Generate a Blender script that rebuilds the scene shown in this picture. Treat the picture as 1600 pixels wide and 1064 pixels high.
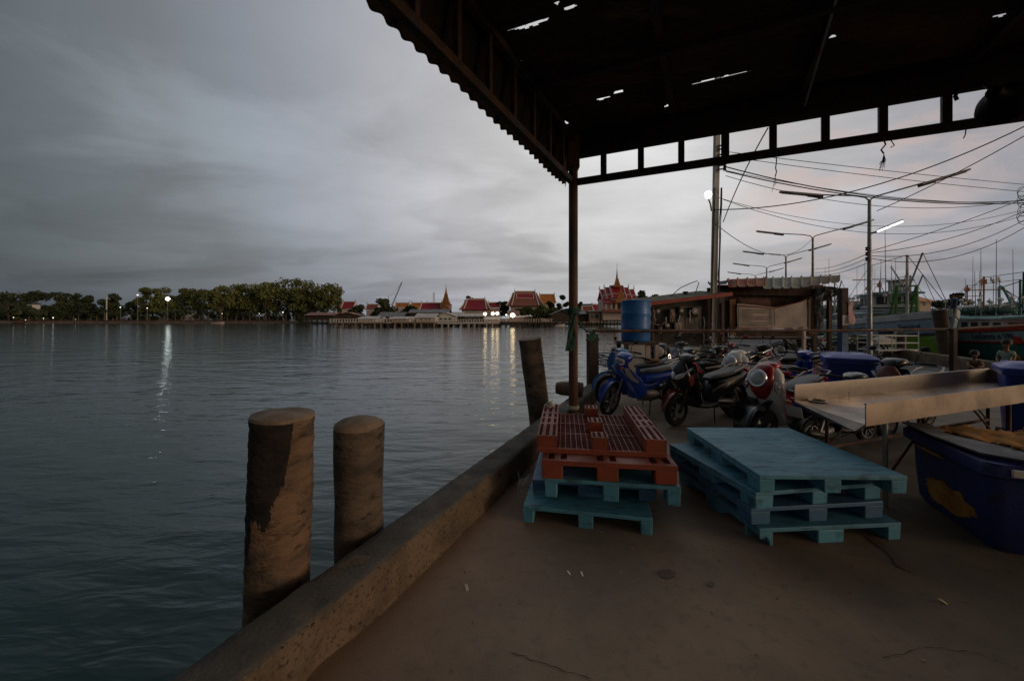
import bpy, bmesh, math, random
from mathutils import Vector, Matrix, Quaternion
R = math.radians
S = bpy.context.scene
for o in list(bpy.data.objects): bpy.data.objects.remove(o)
COL = S.collection
# ---------------------------------------------------------------- camera
H = 1.6                      # eye height above the quay
F = 622.0                    # focal length in photo pixels (14 mm)
cd = bpy.data.cameras.new('camera'); cam = bpy.data.objects.new('camera', cd); COL.objects.link(cam)
cd.sensor_width = 36; cd.lens = 36 * F / 1600; cd.shift_y = -35 / 1600
cd.clip_start = .05; cd.clip_end = 5000
cam.location = (0, 0, H); cam.rotation_euler = (R(90), 0, 0)
S.camera = cam
S.view_settings.view_transform = 'Standard'; S.view_settings.look = 'None'
S.view_settings.exposure = 0.0; S.view_settings.gamma = 1
S.render.engine = 'CYCLES'
S.cycles.use_denoising = True
S.cycles.max_bounces = 5; S.cycles.diffuse_bounces = 3; S.cycles.glossy_bounces = 3
S.cycles.sample_clamp_indirect = 3
# ---------------------------------------------------------------- dusk sky
SUN_DIR = Vector((.90, -.43, math.tan(R(5.5)))).normalized()   # towards the last glow, behind the camera
w = bpy.data.worlds.new('World'); S.world = w; w.use_nodes = True
N = w.node_tree.nodes; L = w.node_tree.links; N.clear()
def nd(t, **k):
    n = N.new(t)
    for a, b in k.items(): setattr(n, a, b)
    return n
out = nd('ShaderNodeOutputWorld'); bg = nd('ShaderNodeBackground'); L.new(bg.outputs[0], out.inputs[0])
bg.inputs[1].default_value = .1
tc = nd('ShaderNodeTexCoord')
def vmath(op, a, b=None):
    n = nd('ShaderNodeVectorMath', operation=op)
    for i, x in enumerate((a, b)):
        if x is None: continue
        if isinstance(x, (tuple, Vector)): n.inputs[i].default_value = x
        else: L.new(x, n.inputs[i])
    return n
def fmath(op, a, b=None, c=None, clamp=False):
    n = nd('ShaderNodeMath', operation=op, use_clamp=clamp)
    for i, x in enumerate((a, b, c)):
        if x is None: continue
        if isinstance(x, (int, float)): n.inputs[i].default_value = x
        else: L.new(x, n.inputs[i])
    return n.outputs[0]
def ramp(f, stops, interp='EASE'):
    n = nd('ShaderNodeValToRGB'); e = n.color_ramp; e.interpolation = interp
    while len(e.elements) < len(stops): e.elements.new(.5)
    for el, (p, c) in zip(e.elements, stops): el.position = p; el.color = (*c, 1)
    L.new(f, n.inputs[0]); return n.outputs[0]
def mixc(f, a, b, mode='MIX'):
    n = nd('ShaderNodeMix', data_type='RGBA', blend_type=mode)
    if isinstance(f, (int, float)): n.inputs[0].default_value = f
    else: L.new(f, n.inputs[0])
    for i, x in ((6, a), (7, b)):
        if isinstance(x, tuple): n.inputs[i].default_value = (*x, 1)
        else: L.new(x, n.inputs[i])
    return n.outputs[2]
dirv = tc.outputs['Generated']
# glow over the harbour end of the sky
g1 = vmath('DOT_PRODUCT', dirv, Vector((.252, .878, .407)).normalized()).outputs['Value']
glow = fmath('MULTIPLY_ADD', g1, .5, .5)                       # 0..1
base = ramp(glow, [(0.0, (.13, .115, .10)), (.50, (.085, .10, .115)), (.69, (.092, .112, .13)), (.757, (.145, .167, .188)), (.808, (.178, .196, .216)),
                   (.854, (.258, .282, .325)), (.905, (.365, .377, .42)), (.941, (.475, .477, .512)), (.985, (.60, .595, .60)), (1.0, (.64, .635, .635))], 'LINEAR')
sep = nd('ShaderNodeSeparateXYZ'); L.new(dirv, sep.inputs[0])
# stretched cloud layers: project direction on a plane above
zz = fmath('MAXIMUM', fmath('ADD', sep.outputs[2], .16), .05)
px = fmath('DIVIDE', sep.outputs[0], zz); py = fmath('DIVIDE', sep.outputs[1], zz)
cmb = nd('ShaderNodeCombineXYZ'); L.new(px, cmb.inputs[0]); L.new(py, cmb.inputs[1])
def cnoise(scale, detail, off, rough=.55, dist=0):
    m = nd('ShaderNodeMapping'); m.inputs['Location'].default_value = off; m.inputs['Rotation'].default_value = (0, 0, R(-20)); m.inputs['Scale'].default_value = (1, 1.5, 1)
    L.new(cmb.outputs[0], m.inputs[0])
    n = nd('ShaderNodeTexNoise'); n.inputs['Scale'].default_value = scale; n.inputs['Detail'].default_value = detail
    n.inputs['Roughness'].default_value = rough; n.inputs['Distortion'].default_value = dist
    L.new(m.outputs[0], n.inputs[0]); return n.outputs[0]
c1 = cnoise(.55, 6, (3.1, 1.7, 0), .5, .3); c2 = cnoise(1.6, 8, (7.3, 2.2, 4), .58, .6)
mod = fmath('ADD', fmath('MULTIPLY', fmath('SUBTRACT', c1, .5), 1.1), fmath('MULTIPLY', fmath('SUBTRACT', c2, .5), .55))
lowz = nd('ShaderNodeMapRange'); L.new(sep.outputs[2], lowz.inputs[0]); lowz.inputs[1].default_value = .0; lowz.inputs[2].default_value = .22; lowz.inputs[3].default_value = .80; lowz.inputs[4].default_value = 1.04
c3 = cnoise(.8, 7, (1.3, 5.1, 2), .5, .5)
mr = nd('ShaderNodeMapRange', interpolation_type='SMOOTHSTEP'); L.new(c3, mr.inputs[0]); mr.inputs[1].default_value = .44; mr.inputs[2].default_value = .57; mr.inputs[3].default_value = -.13; mr.inputs[4].default_value = .13
mod = fmath('ADD', mod, mr.outputs[0])
mul = fmath('MULTIPLY', fmath('MULTIPLY_ADD', mod, .7, 1.0), lowz.outputs[0])
cm = nd('ShaderNodeCombineXYZ')
for i in range(3): L.new(mul, cm.inputs[i])
cloud = mixc(1.0, base, cm.outputs[0], 'MULTIPLY')
# a pink patch of lit cloud over the harbour
pk = vmath('DOT_PRODUCT', dirv, Vector((.80, .92, .335)).normalized()).outputs['Value']
pkf = fmath('MULTIPLY', fmath('MULTIPLY', fmath('SUBTRACT', pk, .972), 34, clamp=True), ramp(c2, [(.42, (0, 0, 0)), (.6, (1, 1, 1))]), clamp=True)
cloud = mixc(fmath('MULTIPLY', pkf, .55), cloud, (.66, .47, .42))
# a paler, bluer break in the cloud
bk = vmath('DOT_PRODUCT', dirv, Vector((-.80, 1, .66)).normalized()).outputs['Value']
bkf = fmath('MULTIPLY', fmath('MULTIPLY', fmath('SUBTRACT', bk, .955), 28, clamp=True), ramp(c3, [(.46, (0, 0, 0)), (.60, (1, 1, 1))]), clamp=True)
cloud = mixc(fmath('MULTIPLY', bkf, .26), cloud, (.42, .49, .55))
# last warm light low behind the camera
wv = vmath('DOT_PRODUCT', dirv, Vector((SUN_DIR.x, SUN_DIR.y, .12)).normalized()).outputs['Value']
warm = ramp(wv, [(.45, (0, 0, 0)), (.8, (.26, .165, .10)), (1.0, (1.0, .62, .38))], 'EASE')
cloud = mixc(1.0, cloud, warm, 'ADD')
sky = nd('ShaderNodeTexSky', sky_type='NISHITA'); sky.sun_disc = False
sky.sun_elevation = R(4); sky.sun_rotation = math.atan2(SUN_DIR.x, SUN_DIR.y); sky.air_density = 1.5; sky.dust_density = 3
ten = mixc(1.0, cloud, (10.0, 10.0, 10.0), 'MULTIPLY')
final = mixc(.94, sky.outputs[0], ten)
L.new(final, bg.inputs[0])
sl = bpy.data.lights.new('sun', 'SUN'); sl.energy = .62; sl.angle = R(16); sl.color = (1, .76, .53)
so = bpy.data.objects.new('sun', sl); COL.objects.link(so)
so.rotation_euler = (-SUN_DIR).to_track_quat('-Z', 'Y').to_euler()
# ---------------------------------------------------------------- helpers
rnd = random.Random(7)
V = Vector
from mathutils import noise as ns
def P(u, v, Y):
    """the world point seen at photo position u, v when it stands Y metres away"""
    return V(((u - 800) / F * Y, Y, H - (v - 497) / F * Y))
def G(u, v, z=0.0):
    """the point at height z seen at photo position u, v"""
    Y = F * (H - z) / (v - 497)
    return V(((u - 800) / F * Y, Y, z))
MX = {}
def tag(o, label=None, cat=None, group=None, kind=None):
    for k, x in (('label', label), ('category', cat), ('group', group), ('kind', kind)):
        if x: o[k] = x
    return o
def thing(name, label, cat, loc=(0, 0, 0), rotz=0, group=None):
    o = bpy.data.objects.new(name, None); COL.objects.link(o); o.empty_display_size = .2
    o.location = loc; o.rotation_euler = (0, 0, rotz)
    MX[o.name] = Matrix.Translation(V(loc)) @ Matrix.Rotation(rotz, 4, 'Z')
    return tag(o, label, cat, group)
def copy_tree(o, parent=None):
    c = o.copy(); COL.objects.link(c)
    if parent: c.parent = parent
    for ch in list(o.children): copy_tree(ch, c)
    return c
class MB:
    def __init__(s): s.bm = bmesh.new(); s.mi = 0
    def verts(s, pts): return [s.bm.verts.new(p) for p in pts]
    def face(s, vs):
        try: f = s.bm.faces.new(vs); f.material_index = s.mi; return f
        except ValueError: return None
    def quad(s, *p): return s.face(s.verts(p))
    def box(s, c, d, M=None, taper=None):
        x, y, z = (k / 2 for k in d); c = V(c)
        t = taper or 1
        pts = [V((-x*t, -y*t, -z)), V((x*t, -y*t, -z)), V((x*t, y*t, -z)), V((-x*t, y*t, -z)), V((-x, -y, z)), V((x, -y, z)), V((x, y, z)), V((-x, y, z))]
        if M is not None: pts = [M @ p for p in pts]
        b = s.verts([p + c for p in pts])
        for i in ((3, 2, 1, 0), (4, 5, 6, 7), (0, 1, 5, 4), (1, 2, 6, 5), (2, 3, 7, 6), (3, 0, 4, 7)): s.face([b[k] for k in i])
        return s
    def bar(s, p, q, w, h=None, up=(0, 0, 1)):
        p, q = V(p), V(q); d = (q - p); l = d.length
        if l < 1e-6: return s
        d.normalize(); up = V(up)
        if abs(d.dot(up)) > .98: up = V((0, 1, 0))
        x = d.cross(up).normalized(); z = x.cross(d)
        h = h or w
        M = Matrix((x, d, z)).transposed()
        return s.box((p + q) / 2, (w, l, h), M)
    def ring(s, c, ax, r, seg, ref=None, ry=None, n=2.0):
        ax = V(ax).normalized(); ref = V(ref) if ref else (V((0, 0, 1)) if abs(ax.z) < .9 else V((1, 0, 0)))
        x = ax.cross(ref).normalized(); y = x.cross(ax)
        ry = r if ry is None else ry; pts = []
        for k in range(seg):
            a = 2 * math.pi * k / seg; ca, sa = math.cos(a), math.sin(a)
            pts.append(V(c) + x * (r * math.copysign(abs(ca) ** (2 / n), ca)) + y * (ry * math.copysign(abs(sa) ** (2 / n), sa)))
        return pts
    def loops(s, rings, cap=True, closed=False):
        vs = [s.verts(r) for r in rings]; n = len(vs[0])
        pairs = list(zip(vs, vs[1:])) + ([(vs[-1], vs[0])] if closed else [])
        for a, b in pairs:
            for k in range(n): s.face((a[k], a[(k + 1) % n], b[(k + 1) % n], b[k]))
        if cap and not closed:
            s.face(list(reversed(vs[0]))); s.face(vs[-1])
        return s
    def tube(s, pts, r, seg=8, cap=True):
        pts = [V(p) for p in pts]; rs = r if isinstance(r, (list, tuple)) else [r] * len(pts)
        rings = []; ref = None
        for i, p in enumerate(pts):
            t = (pts[min(i + 1, len(pts) - 1)] - pts[max(i - 1, 0)])
            if t.length < 1e-9: t = V((0, 0, 1))
            t.normalize()
            if ref is None: ref = V((0, 0, 1)) if abs(t.z) < .9 else V((1, 0, 0))
            x = t.cross(ref)
            if x.length < 1e-4: ref = V((0, 1, 0)); x = t.cross(ref)
            x.normalize(); y = x.cross(t); ref = y
            rings.append([p + (x * math.cos(2 * math.pi * k / seg) + y * math.sin(2 * math.pi * k / seg)) * rs[i] for k in range(seg)])
        return s.loops(rings, cap)
    def cyl(s, p, q, r, seg=12, r2=None): return s.tube([p, q], [r, r if r2 is None else r2], seg)
    def lathe(s, prof, seg=16, M=None, cap=True):
        rings = []
        for r, z in prof:
            ring = [V((max(r, .0005) * math.cos(2 * math.pi * k / seg), max(r, .0005) * math.sin(2 * math.pi * k / seg), z)) for k in range(seg)]
            if M is not None: ring = [M @ p for p in ring]
            rings.append(ring)
        return s.loops(rings, cap)
    def torus(s, c, ax, Rr, r, seg=24, sub=8, arc=1.0):
        ax = V(ax).normalized(); ref = V((0, 0, 1)) if abs(ax.z) < .9 else V((1, 0, 0))
        x = ax.cross(ref).normalized(); y = x.cross(ax); rings = []
        ra, rb = (r, r) if not isinstance(r, tuple) else r
        for k in range(seg):
            a = 2 * math.pi * k / seg * arc; d = x * math.cos(a) + y * math.sin(a)
            rings.append([V(c) + d * (Rr + ra * math.cos(2 * math.pi * j / sub)) + ax * (rb * math.sin(2 * math.pi * j / sub)) for j in range(sub)])
        return s.loops(rings, closed=(arc == 1.0))
    def prism(s, poly, M, depth):
        a = [M @ V((x, y, 0)) for x, y in poly]; b = [M @ V((x, y, depth)) for x, y in poly]
        return s.loops([a, b])
    def loft(s, secs, seg=14, cap=True):
        """sections (x, z, half width, half height, tilt in degrees, exponent) along a body whose length is x"""
        rings = []
        for sc in secs:
            x, z, hw, hh = sc[:4]; t = R(sc[4]) if len(sc) > 4 else 0; n = sc[5] if len(sc) > 5 else 2.6
            ring = []
            for k in range(seg):
                a = 2 * math.pi * k / seg; ca, sa = math.cos(a), math.sin(a)
                yy = hw * math.copysign(abs(ca) ** (2 / n), ca); hz = hh * math.copysign(abs(sa) ** (2 / n), sa)
                ring.append(V((x - hz * math.sin(t), yy, z + hz * math.cos(t))))
            rings.append(ring)
        return s.loops(rings, cap)
    def noise(s, amp, freq, seed=0):
        from mathutils import noise as ns
        for v in s.bm.verts:
            v.co += ns.noise_vector(v.co * freq + V((seed, seed * 2.3, seed * .7))) * amp
        return s
    def build(s, name, mat, parent=None, world=False, smooth=False, bevel=0, merge=False, angle=40):
        if merge: bmesh.ops.remove_doubles(s.bm, verts=s.bm.verts, dist=1e-5)
        bmesh.ops.recalc_face_normals(s.bm, faces=s.bm.faces)
        me = bpy.data.meshes.new(name); 
        if world and parent:
            root = parent
            while root.parent: root = root.parent
            s.bm.transform(MX[root.name].inverted())
        s.bm.to_mesh(me); s.bm.free()
        for m in (mat if isinstance(mat, (list, tuple)) else [mat]): me.materials.append(m)
        if smooth:
            me.polygons.foreach_set('use_smooth', [True] * len(me.polygons))
            me.set_sharp_from_angle(angle=R(angle))
        o = bpy.data.objects.new(name, me); COL.objects.link(o)
        if parent: o.parent = parent
        if bevel:
            b = o.modifiers.new('bevel', 'BEVEL'); b.width = bevel; b.segments = 2; b.limit_method = 'ANGLE'; b.angle_limit = R(38)
        return o
def text_mesh(body, size, name, mat, parent, M, extrude=.002, align='CENTER'):
    c = bpy.data.curves.new(name, 'FONT'); c.body = body; c.size = size; c.extrude = extrude; c.align_x = align; c.align_y = 'CENTER'; c.resolution_u = 2
    t = bpy.data.objects.new(name, c); COL.objects.link(t)
    bpy.context.view_layer.update()
    me = bpy.data.meshes.new_from_object(t.evaluated_get(bpy.context.evaluated_depsgraph_get()))
    bpy.data.objects.remove(t); bpy.data.curves.remove(c)
    me.transform(M); me.materials.clear(); me.materials.append(mat)
    o = bpy.data.objects.new(name, me); COL.objects.link(o)
    if parent: o.parent = parent
    return o
def frame_M(o, x, y):
    """matrix of a plane at o whose x and y axes are given"""
    x = V(x).normalized(); y = V(y); y = (y - x * y.dot(x)).normalized(); z = x.cross(y)
    M = Matrix((x, y, z)).transposed().to_4x4(); M.translation = V(o); return M
# ---------------------------------------------------------------- materials
def mat(name, col, rough=.7, metal=0, col2=None, scale=6, lo=.4, hi=.65, col3=None, scale3=20, lo3=.55, hi3=.7, bump=.15, bscale=60, stretch=(1, 1, 1),
        spec=.4, coat=0, emit=None, estr=0, detail=8, coords='Object', rvar=.15, bdist=.01, shade=.0, edge=None, erad=.012):
    m = bpy.data.materials.new(name); m.use_nodes = True
    n = m.node_tree.nodes; l = m.node_tree.links; b = n['Principled BSDF']
    b.inputs['Base Color'].default_value = (*col, 1); b.inputs['Roughness'].default_value = rough; b.inputs['Metallic'].default_value = metal
    b.inputs['Specular IOR Level'].default_value = spec; b.inputs['Coat Weight'].default_value = coat; b.inputs['Coat Roughness'].default_value = .08
    if emit: b.inputs['Emission Color'].default_value = (*emit, 1); b.inputs['Emission Strength'].default_value = estr
    tc = n.new('ShaderNodeTexCoord'); mp = n.new('ShaderNodeMapping'); mp.inputs['Scale'].default_value = stretch
    oi = n.new('ShaderNodeObjectInfo'); cb = n.new('ShaderNodeCombineXYZ'); mu = n.new('ShaderNodeMath'); mu.operation = 'MULTIPLY'; mu.inputs[1].default_value = 37
    l.new(oi.outputs['Random'], mu.inputs[0]); l.new(mu.outputs[0], cb.inputs[0]); l.new(mu.outputs[0], cb.inputs[1]); l.new(cb.outputs[0], mp.inputs['Location'])
    l.new(tc.outputs[coords], mp.inputs[0])
    def noise(sc, det=detail, ro=.6):
        t = n.new('ShaderNodeTexNoise'); t.inputs['Scale'].default_value = sc; t.inputs['Detail'].default_value = det; t.inputs['Roughness'].default_value = ro
        l.new(mp.outputs[0], t.inputs[0]); return t.outputs[0]
    def rmp(f, a, c):
        r = n.new('ShaderNodeMapRange'); r.inputs[1].default_value = a; r.inputs[2].default_value = c; l.new(f, r.inputs[0]); return r.outputs[0]
    def mix(f, a, c, mode='MIX'):
        x = n.new('ShaderNodeMix'); x.data_type = 'RGBA'; x.blend_type = mode
        if isinstance(f, float): x.inputs[0].default_value = f
        else: l.new(f, x.inputs[0])
        for i, k in ((6, a), (7, c)):
            if isinstance(k, tuple): x.inputs[i].default_value = (*k, 1)
            else: l.new(k, x.inputs[i])
        return x.outputs[2]
    cur = col
    if col2:
        nz = noise(scale); cur = mix(rmp(nz, lo, hi), col, col2)
        rr = n.new('ShaderNodeMapRange'); rr.inputs[1].default_value = .3; rr.inputs[2].default_value = .7; rr.inputs[3].default_value = max(rough - rvar, .03); rr.inputs[4].default_value = min(rough + rvar, 1)
        l.new(nz, rr.inputs[0]); l.new(rr.outputs[0], b.inputs['Roughness'])
    if col3: cur = mix(rmp(noise(scale3), lo3, hi3), cur, col3)
    if shade:
        k = n.new('ShaderNodeMapRange'); k.inputs[3].default_value = 1 - shade; k.inputs[4].default_value = 1 + shade * .6; l.new(oi.outputs['Random'], k.inputs[0])
        cc = n.new('ShaderNodeCombineXYZ')
        for i in range(3): l.new(k.outputs[0], cc.inputs[i])
        cur = mix(1.0, cur, cc.outputs[0], 'MULTIPLY')
    if edge:   # paint and plastic rubbed pale along the corners
        bv = n.new('ShaderNodeBevel'); bv.samples = 4; bv.inputs[0].default_value = erad; ge = n.new('ShaderNodeNewGeometry')
        dt = n.new('ShaderNodeVectorMath'); dt.operation = 'DOT_PRODUCT'; l.new(bv.outputs[0], dt.inputs[0]); l.new(ge.outputs['Normal'], dt.inputs[1])
        e0 = rmp(dt.outputs['Value'], .97, .80); ez = n.new('ShaderNodeMath'); ez.operation = 'MULTIPLY'; l.new(e0, ez.inputs[0]); l.new(rmp(noise(16), .38, .62), ez.inputs[1]); cur = mix(ez.outputs[0], cur, edge)
    if not isinstance(cur, tuple): l.new(cur, b.inputs['Base Color'])
    if bump:
        bp = n.new('ShaderNodeBump'); bp.inputs['Strength'].default_value = bump; bp.inputs['Distance'].default_value = bdist
        l.new(noise(bscale, 4), bp.inputs['Height']); l.new(bp.outputs[0], b.inputs['Normal'])
    return m
def lamp_mat(name, col, s): return mat(name, (.8, .8, .8), emit=col, estr=s, bump=0)
K = {}
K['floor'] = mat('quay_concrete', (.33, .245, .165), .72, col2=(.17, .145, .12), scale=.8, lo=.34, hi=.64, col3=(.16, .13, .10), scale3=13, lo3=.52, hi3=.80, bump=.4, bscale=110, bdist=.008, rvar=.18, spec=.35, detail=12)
K['kerb'] = mat('kerb_concrete', (.25, .185, .125), .9, col2=(.14, .108, .08), scale=3.4, lo=.40, hi=.62, col3=(.06, .048, .04), scale3=48, lo3=.54, hi3=.66, bump=1.0, bscale=85, bdist=.025, detail=12, spec=.2)
K['kerb_top'] = mat('kerb_top_concrete', (.135, .122, .102), .9, col2=(.085, .08, .072), scale=4, col3=(.2, .16, .11), scale3=5, lo3=.6, hi3=.75, bump=.6, bscale=50, bdist=.02, spec=.2)
K['asphalt'] = mat('asphalt', (.075, .075, .078), .8, col2=(.052, .052, .055), scale=.6, bump=.3, bscale=90)
K['pile'] = mat('pile_wood', (.165, .125, .095), .9, col2=(.08, .066, .055), scale=2.6, lo=.40, hi=.58, col3=(.04, .032, .027), scale3=9, lo3=.55, hi3=.66, bump=.8, bscale=26, bdist=.02, stretch=(1, 1, 2.2), spec=.2)
K['pile_scorched'] = mat('scorched_pile_wood', (.215, .135, .085), .9, col2=(.10, .078, .06), scale=3.2, lo=.44, hi=.6, col3=(.05, .036, .028), scale3=11, lo3=.55, hi3=.66, bump=.8, bscale=26, bdist=.02, stretch=(1, 1, 2.2), spec=.2)
K['char'] = mat('charred_wood', (.022, .02, .019), .9, col2=(.05, .04, .034), scale=6, bump=.9, bscale=30, bdist=.02, stretch=(1, 1, 2.0), spec=.2)
K['pile_top'] = mat('pile_end_grain', (.27, .20, .14), .9, col2=(.17, .125, .09), scale=9, bump=.6, bscale=60)
K['rust'] = mat('rusted_steel', (.10, .05, .032), .75, col2=(.045, .03, .026), scale=5, col3=(.05, .055, .065), scale3=3, lo3=.55, hi3=.62, bump=.4, bscale=50, metal=.2)
K['darksteel'] = mat('dark_steel', (.03, .024, .022), .7, col2=(.06, .03, .02), scale=4, bump=.3, bscale=40)
K['roof_deck'] = mat('rusted_roof_sheet', (.05, .036, .028), .85, col2=(.14, .065, .03), scale=1.6, lo=.48, hi=.66, col3=(.2, .13, .09), scale3=2.2, lo3=.62, hi3=.74, bump=.3, bscale=20, stretch=(.25, 1, 1))
K['blue_pl'] = mat('blue_pallet_plastic', (.085, .30, .43), .55, edge=(.36, .46, .49), col2=(.065, .235, .35), scale=3, col3=(.03, .08, .105), scale3=9, lo3=.52, hi3=.70, stretch=(.7, 2.4, 1), bump=.35, bscale=90, shade=.12, rvar=.12)
K['navy_pl'] = mat('dark_blue_pallet_plastic', (.055, .17, .31), .5, edge=(.25, .32, .38), col2=(.045, .12, .22), scale=3, col3=(.04, .06, .09), scale3=9, bump=.2, bscale=70)
K['red_pl'] = mat('brick_red_pallet_plastic', (.27, .062, .032), .6, edge=(.42, .20, .15), erad=.008, col2=(.19, .045, .026), scale=4, col3=(.12, .05, .04), scale3=11, lo3=.6, hi3=.75, bump=.2, bscale=70, shade=.1)
K['steel'] = mat('stainless_steel', (.54, .485, .42), .38, metal=.8, col2=(.33, .29, .25), scale=2.4, lo=.35, hi=.65, col3=(.05, .035, .028), scale3=7, lo3=.665, hi3=.70, bump=.12, bscale=18, rvar=.12)
K['steelfloor'] = mat('wet_steel_floor', (.20, .175, .15), .3, metal=.75, col2=(.10, .09, .08), scale=2, lo=.35, hi=.65, col3=(.04, .03, .03), scale3=6, lo3=.62, hi3=.7, bump=.12, bscale=12, rvar=.14)
K['steelside'] = mat('brown_steel_side', (.27, .22, .175), .5, metal=.6, col2=(.19, .15, .115), scale=3, bump=.1, rvar=.1)  # darker, browner steel for the tray's side and end walls
K['tub'] = mat('navy_tub_plastic', (.02, .034, .165), .48, edge=(.12, .14, .3), erad=.02, col2=(.018, .028, .14), scale=4, col3=(.03, .03, .05), scale3=9, bump=.25, bscale=40)
K['foam'] = mat('orange_foam', (.48, .23, .045), .95, col2=(.30, .12, .03), scale=7, col3=(.10, .05, .02), scale3=14, lo3=.6, hi3=.75, bump=.7, bscale=40)
K['bin'] = mat('blue_bin_plastic', (.03, .06, .36), .42, col2=(.022, .045, .26), scale=4, bump=.1, bscale=50)
K['drum'] = mat('blue_drum_plastic', (.03, .15, .42), .42, col2=(.025, .11, .32), scale=4, col3=(.2, .26, .3), scale3=10, lo3=.7, hi3=.78, bump=.12, bscale=30)
K['matt_black'] = mat('matt_black_enamel', (.008, .008, .008), .7, spec=.15, bump=.1)
K['black'] = mat('black_plastic', (.018, .018, .02), .5, col2=(.03, .03, .03), scale=6, bump=.1)
K['tyre'] = mat('tyre_rubber', (.022, .022, .022), .85, bump=.4, bscale=60)
K['chrome'] = mat('chrome', (.6, .6, .6), .22, metal=1, bump=0)
K['alloy'] = mat('grey_alloy', (.25, .25, .25), .45, metal=.7, bump=.1)
K['seat'] = mat('black_vinyl', (.025, .025, .027), .45, bump=.2, bscale=120)
K['seatgrey'] = mat('dusty_vinyl', (.10, .10, .095), .55, col2=(.06, .06, .06), scale=5, bump=.2)
K['glass'] = mat('lamp_lens', (.5, .52, .55), .08, spec=.8, bump=.3, bscale=30)
K['amber'] = mat('amber_lens', (.6, .2, .02), .15, bump=0)
K['redlens'] = mat('red_lens', (.45, .02, .02), .15, bump=0)
K['mirror'] = mat('mirror_glass', (.7, .7, .7), .03, metal=1, bump=0)
K['white'] = mat('white_paint', (.62, .61, .58), .5, col2=(.45, .44, .42), scale=4, bump=.1)
K['cream'] = mat('cream_paint', (.55, .45, .36), .7, col2=(.42, .33, .27), scale=3, bump=.1)
K['net'] = mat('green_net', (.035, .10, .075), .85, col2=(.02, .055, .045), scale=14, bump=.6, bscale=90)
K['rope'] = mat('white_rope', (.5, .47, .42), .9, bump=.5, bscale=150)
K['conc'] = mat('pole_concrete', (.5, .49, .46), .85, col2=(.38, .36, .33), scale=3, bump=.3, stretch=(1, 1, .3))
K['galv'] = mat('galvanised_steel', (.32, .32, .32), .5, metal=.5, col2=(.22, .22, .22), scale=5, bump=.1)
K['wire'] = mat('cable_sheath', (.012, .012, .013), .6, bump=0)
def paint(name, c, rough=.28): return mat(name, c, rough, col2=tuple(x * .72 for x in c), scale=3, coat=.4, bump=0.03, bscale=30, rvar=.08)
K['p_blue'] = paint('metallic_blue_paint', (.02, .07, .42)); K['p_sky'] = paint('mid_blue_paint', (.03, .15, .42))
K['p_black'] = paint('black_gloss_paint', (.012, .012, .014)); K['p_red'] = paint('red_paint', (.36, .02, .025)); K['p_maroon'] = paint('maroon_paint', (.17, .018, .018))
K['p_white'] = paint('white_gloss_paint', (.74, .74, .71)); K['p_silver'] = paint('silver_paint', (.35, .36, .38)); K['p_dullred'] = paint('faded_red_paint', (.2, .07, .07), .5)

def floor_rust_and_shade():
    # rust run-off beside the kerb, and the shade deep under the roof painted in as darker floor
    m = K['floor']; n = m.node_tree.nodes; l = m.node_tree.links; b = n['Principled BSDF']; src = b.inputs['Base Color'].links[0].from_socket
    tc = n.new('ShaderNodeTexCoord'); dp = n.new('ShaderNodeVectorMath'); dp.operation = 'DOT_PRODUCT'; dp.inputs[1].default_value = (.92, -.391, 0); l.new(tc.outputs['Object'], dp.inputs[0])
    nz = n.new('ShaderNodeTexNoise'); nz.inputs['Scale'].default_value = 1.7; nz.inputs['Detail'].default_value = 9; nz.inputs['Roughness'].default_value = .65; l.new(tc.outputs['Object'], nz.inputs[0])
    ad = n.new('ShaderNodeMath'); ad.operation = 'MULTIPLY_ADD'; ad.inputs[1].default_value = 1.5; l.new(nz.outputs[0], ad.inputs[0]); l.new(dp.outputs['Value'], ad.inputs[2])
    cur = src
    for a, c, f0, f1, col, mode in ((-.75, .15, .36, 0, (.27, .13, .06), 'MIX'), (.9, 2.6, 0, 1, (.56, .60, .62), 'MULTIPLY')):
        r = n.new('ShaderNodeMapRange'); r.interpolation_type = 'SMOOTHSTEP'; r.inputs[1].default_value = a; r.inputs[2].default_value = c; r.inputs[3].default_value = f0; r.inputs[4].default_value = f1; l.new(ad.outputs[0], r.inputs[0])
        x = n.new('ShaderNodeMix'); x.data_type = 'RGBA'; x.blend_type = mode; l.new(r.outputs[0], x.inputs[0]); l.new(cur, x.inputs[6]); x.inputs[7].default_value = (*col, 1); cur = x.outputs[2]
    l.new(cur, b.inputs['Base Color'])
floor_rust_and_shade()
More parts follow.
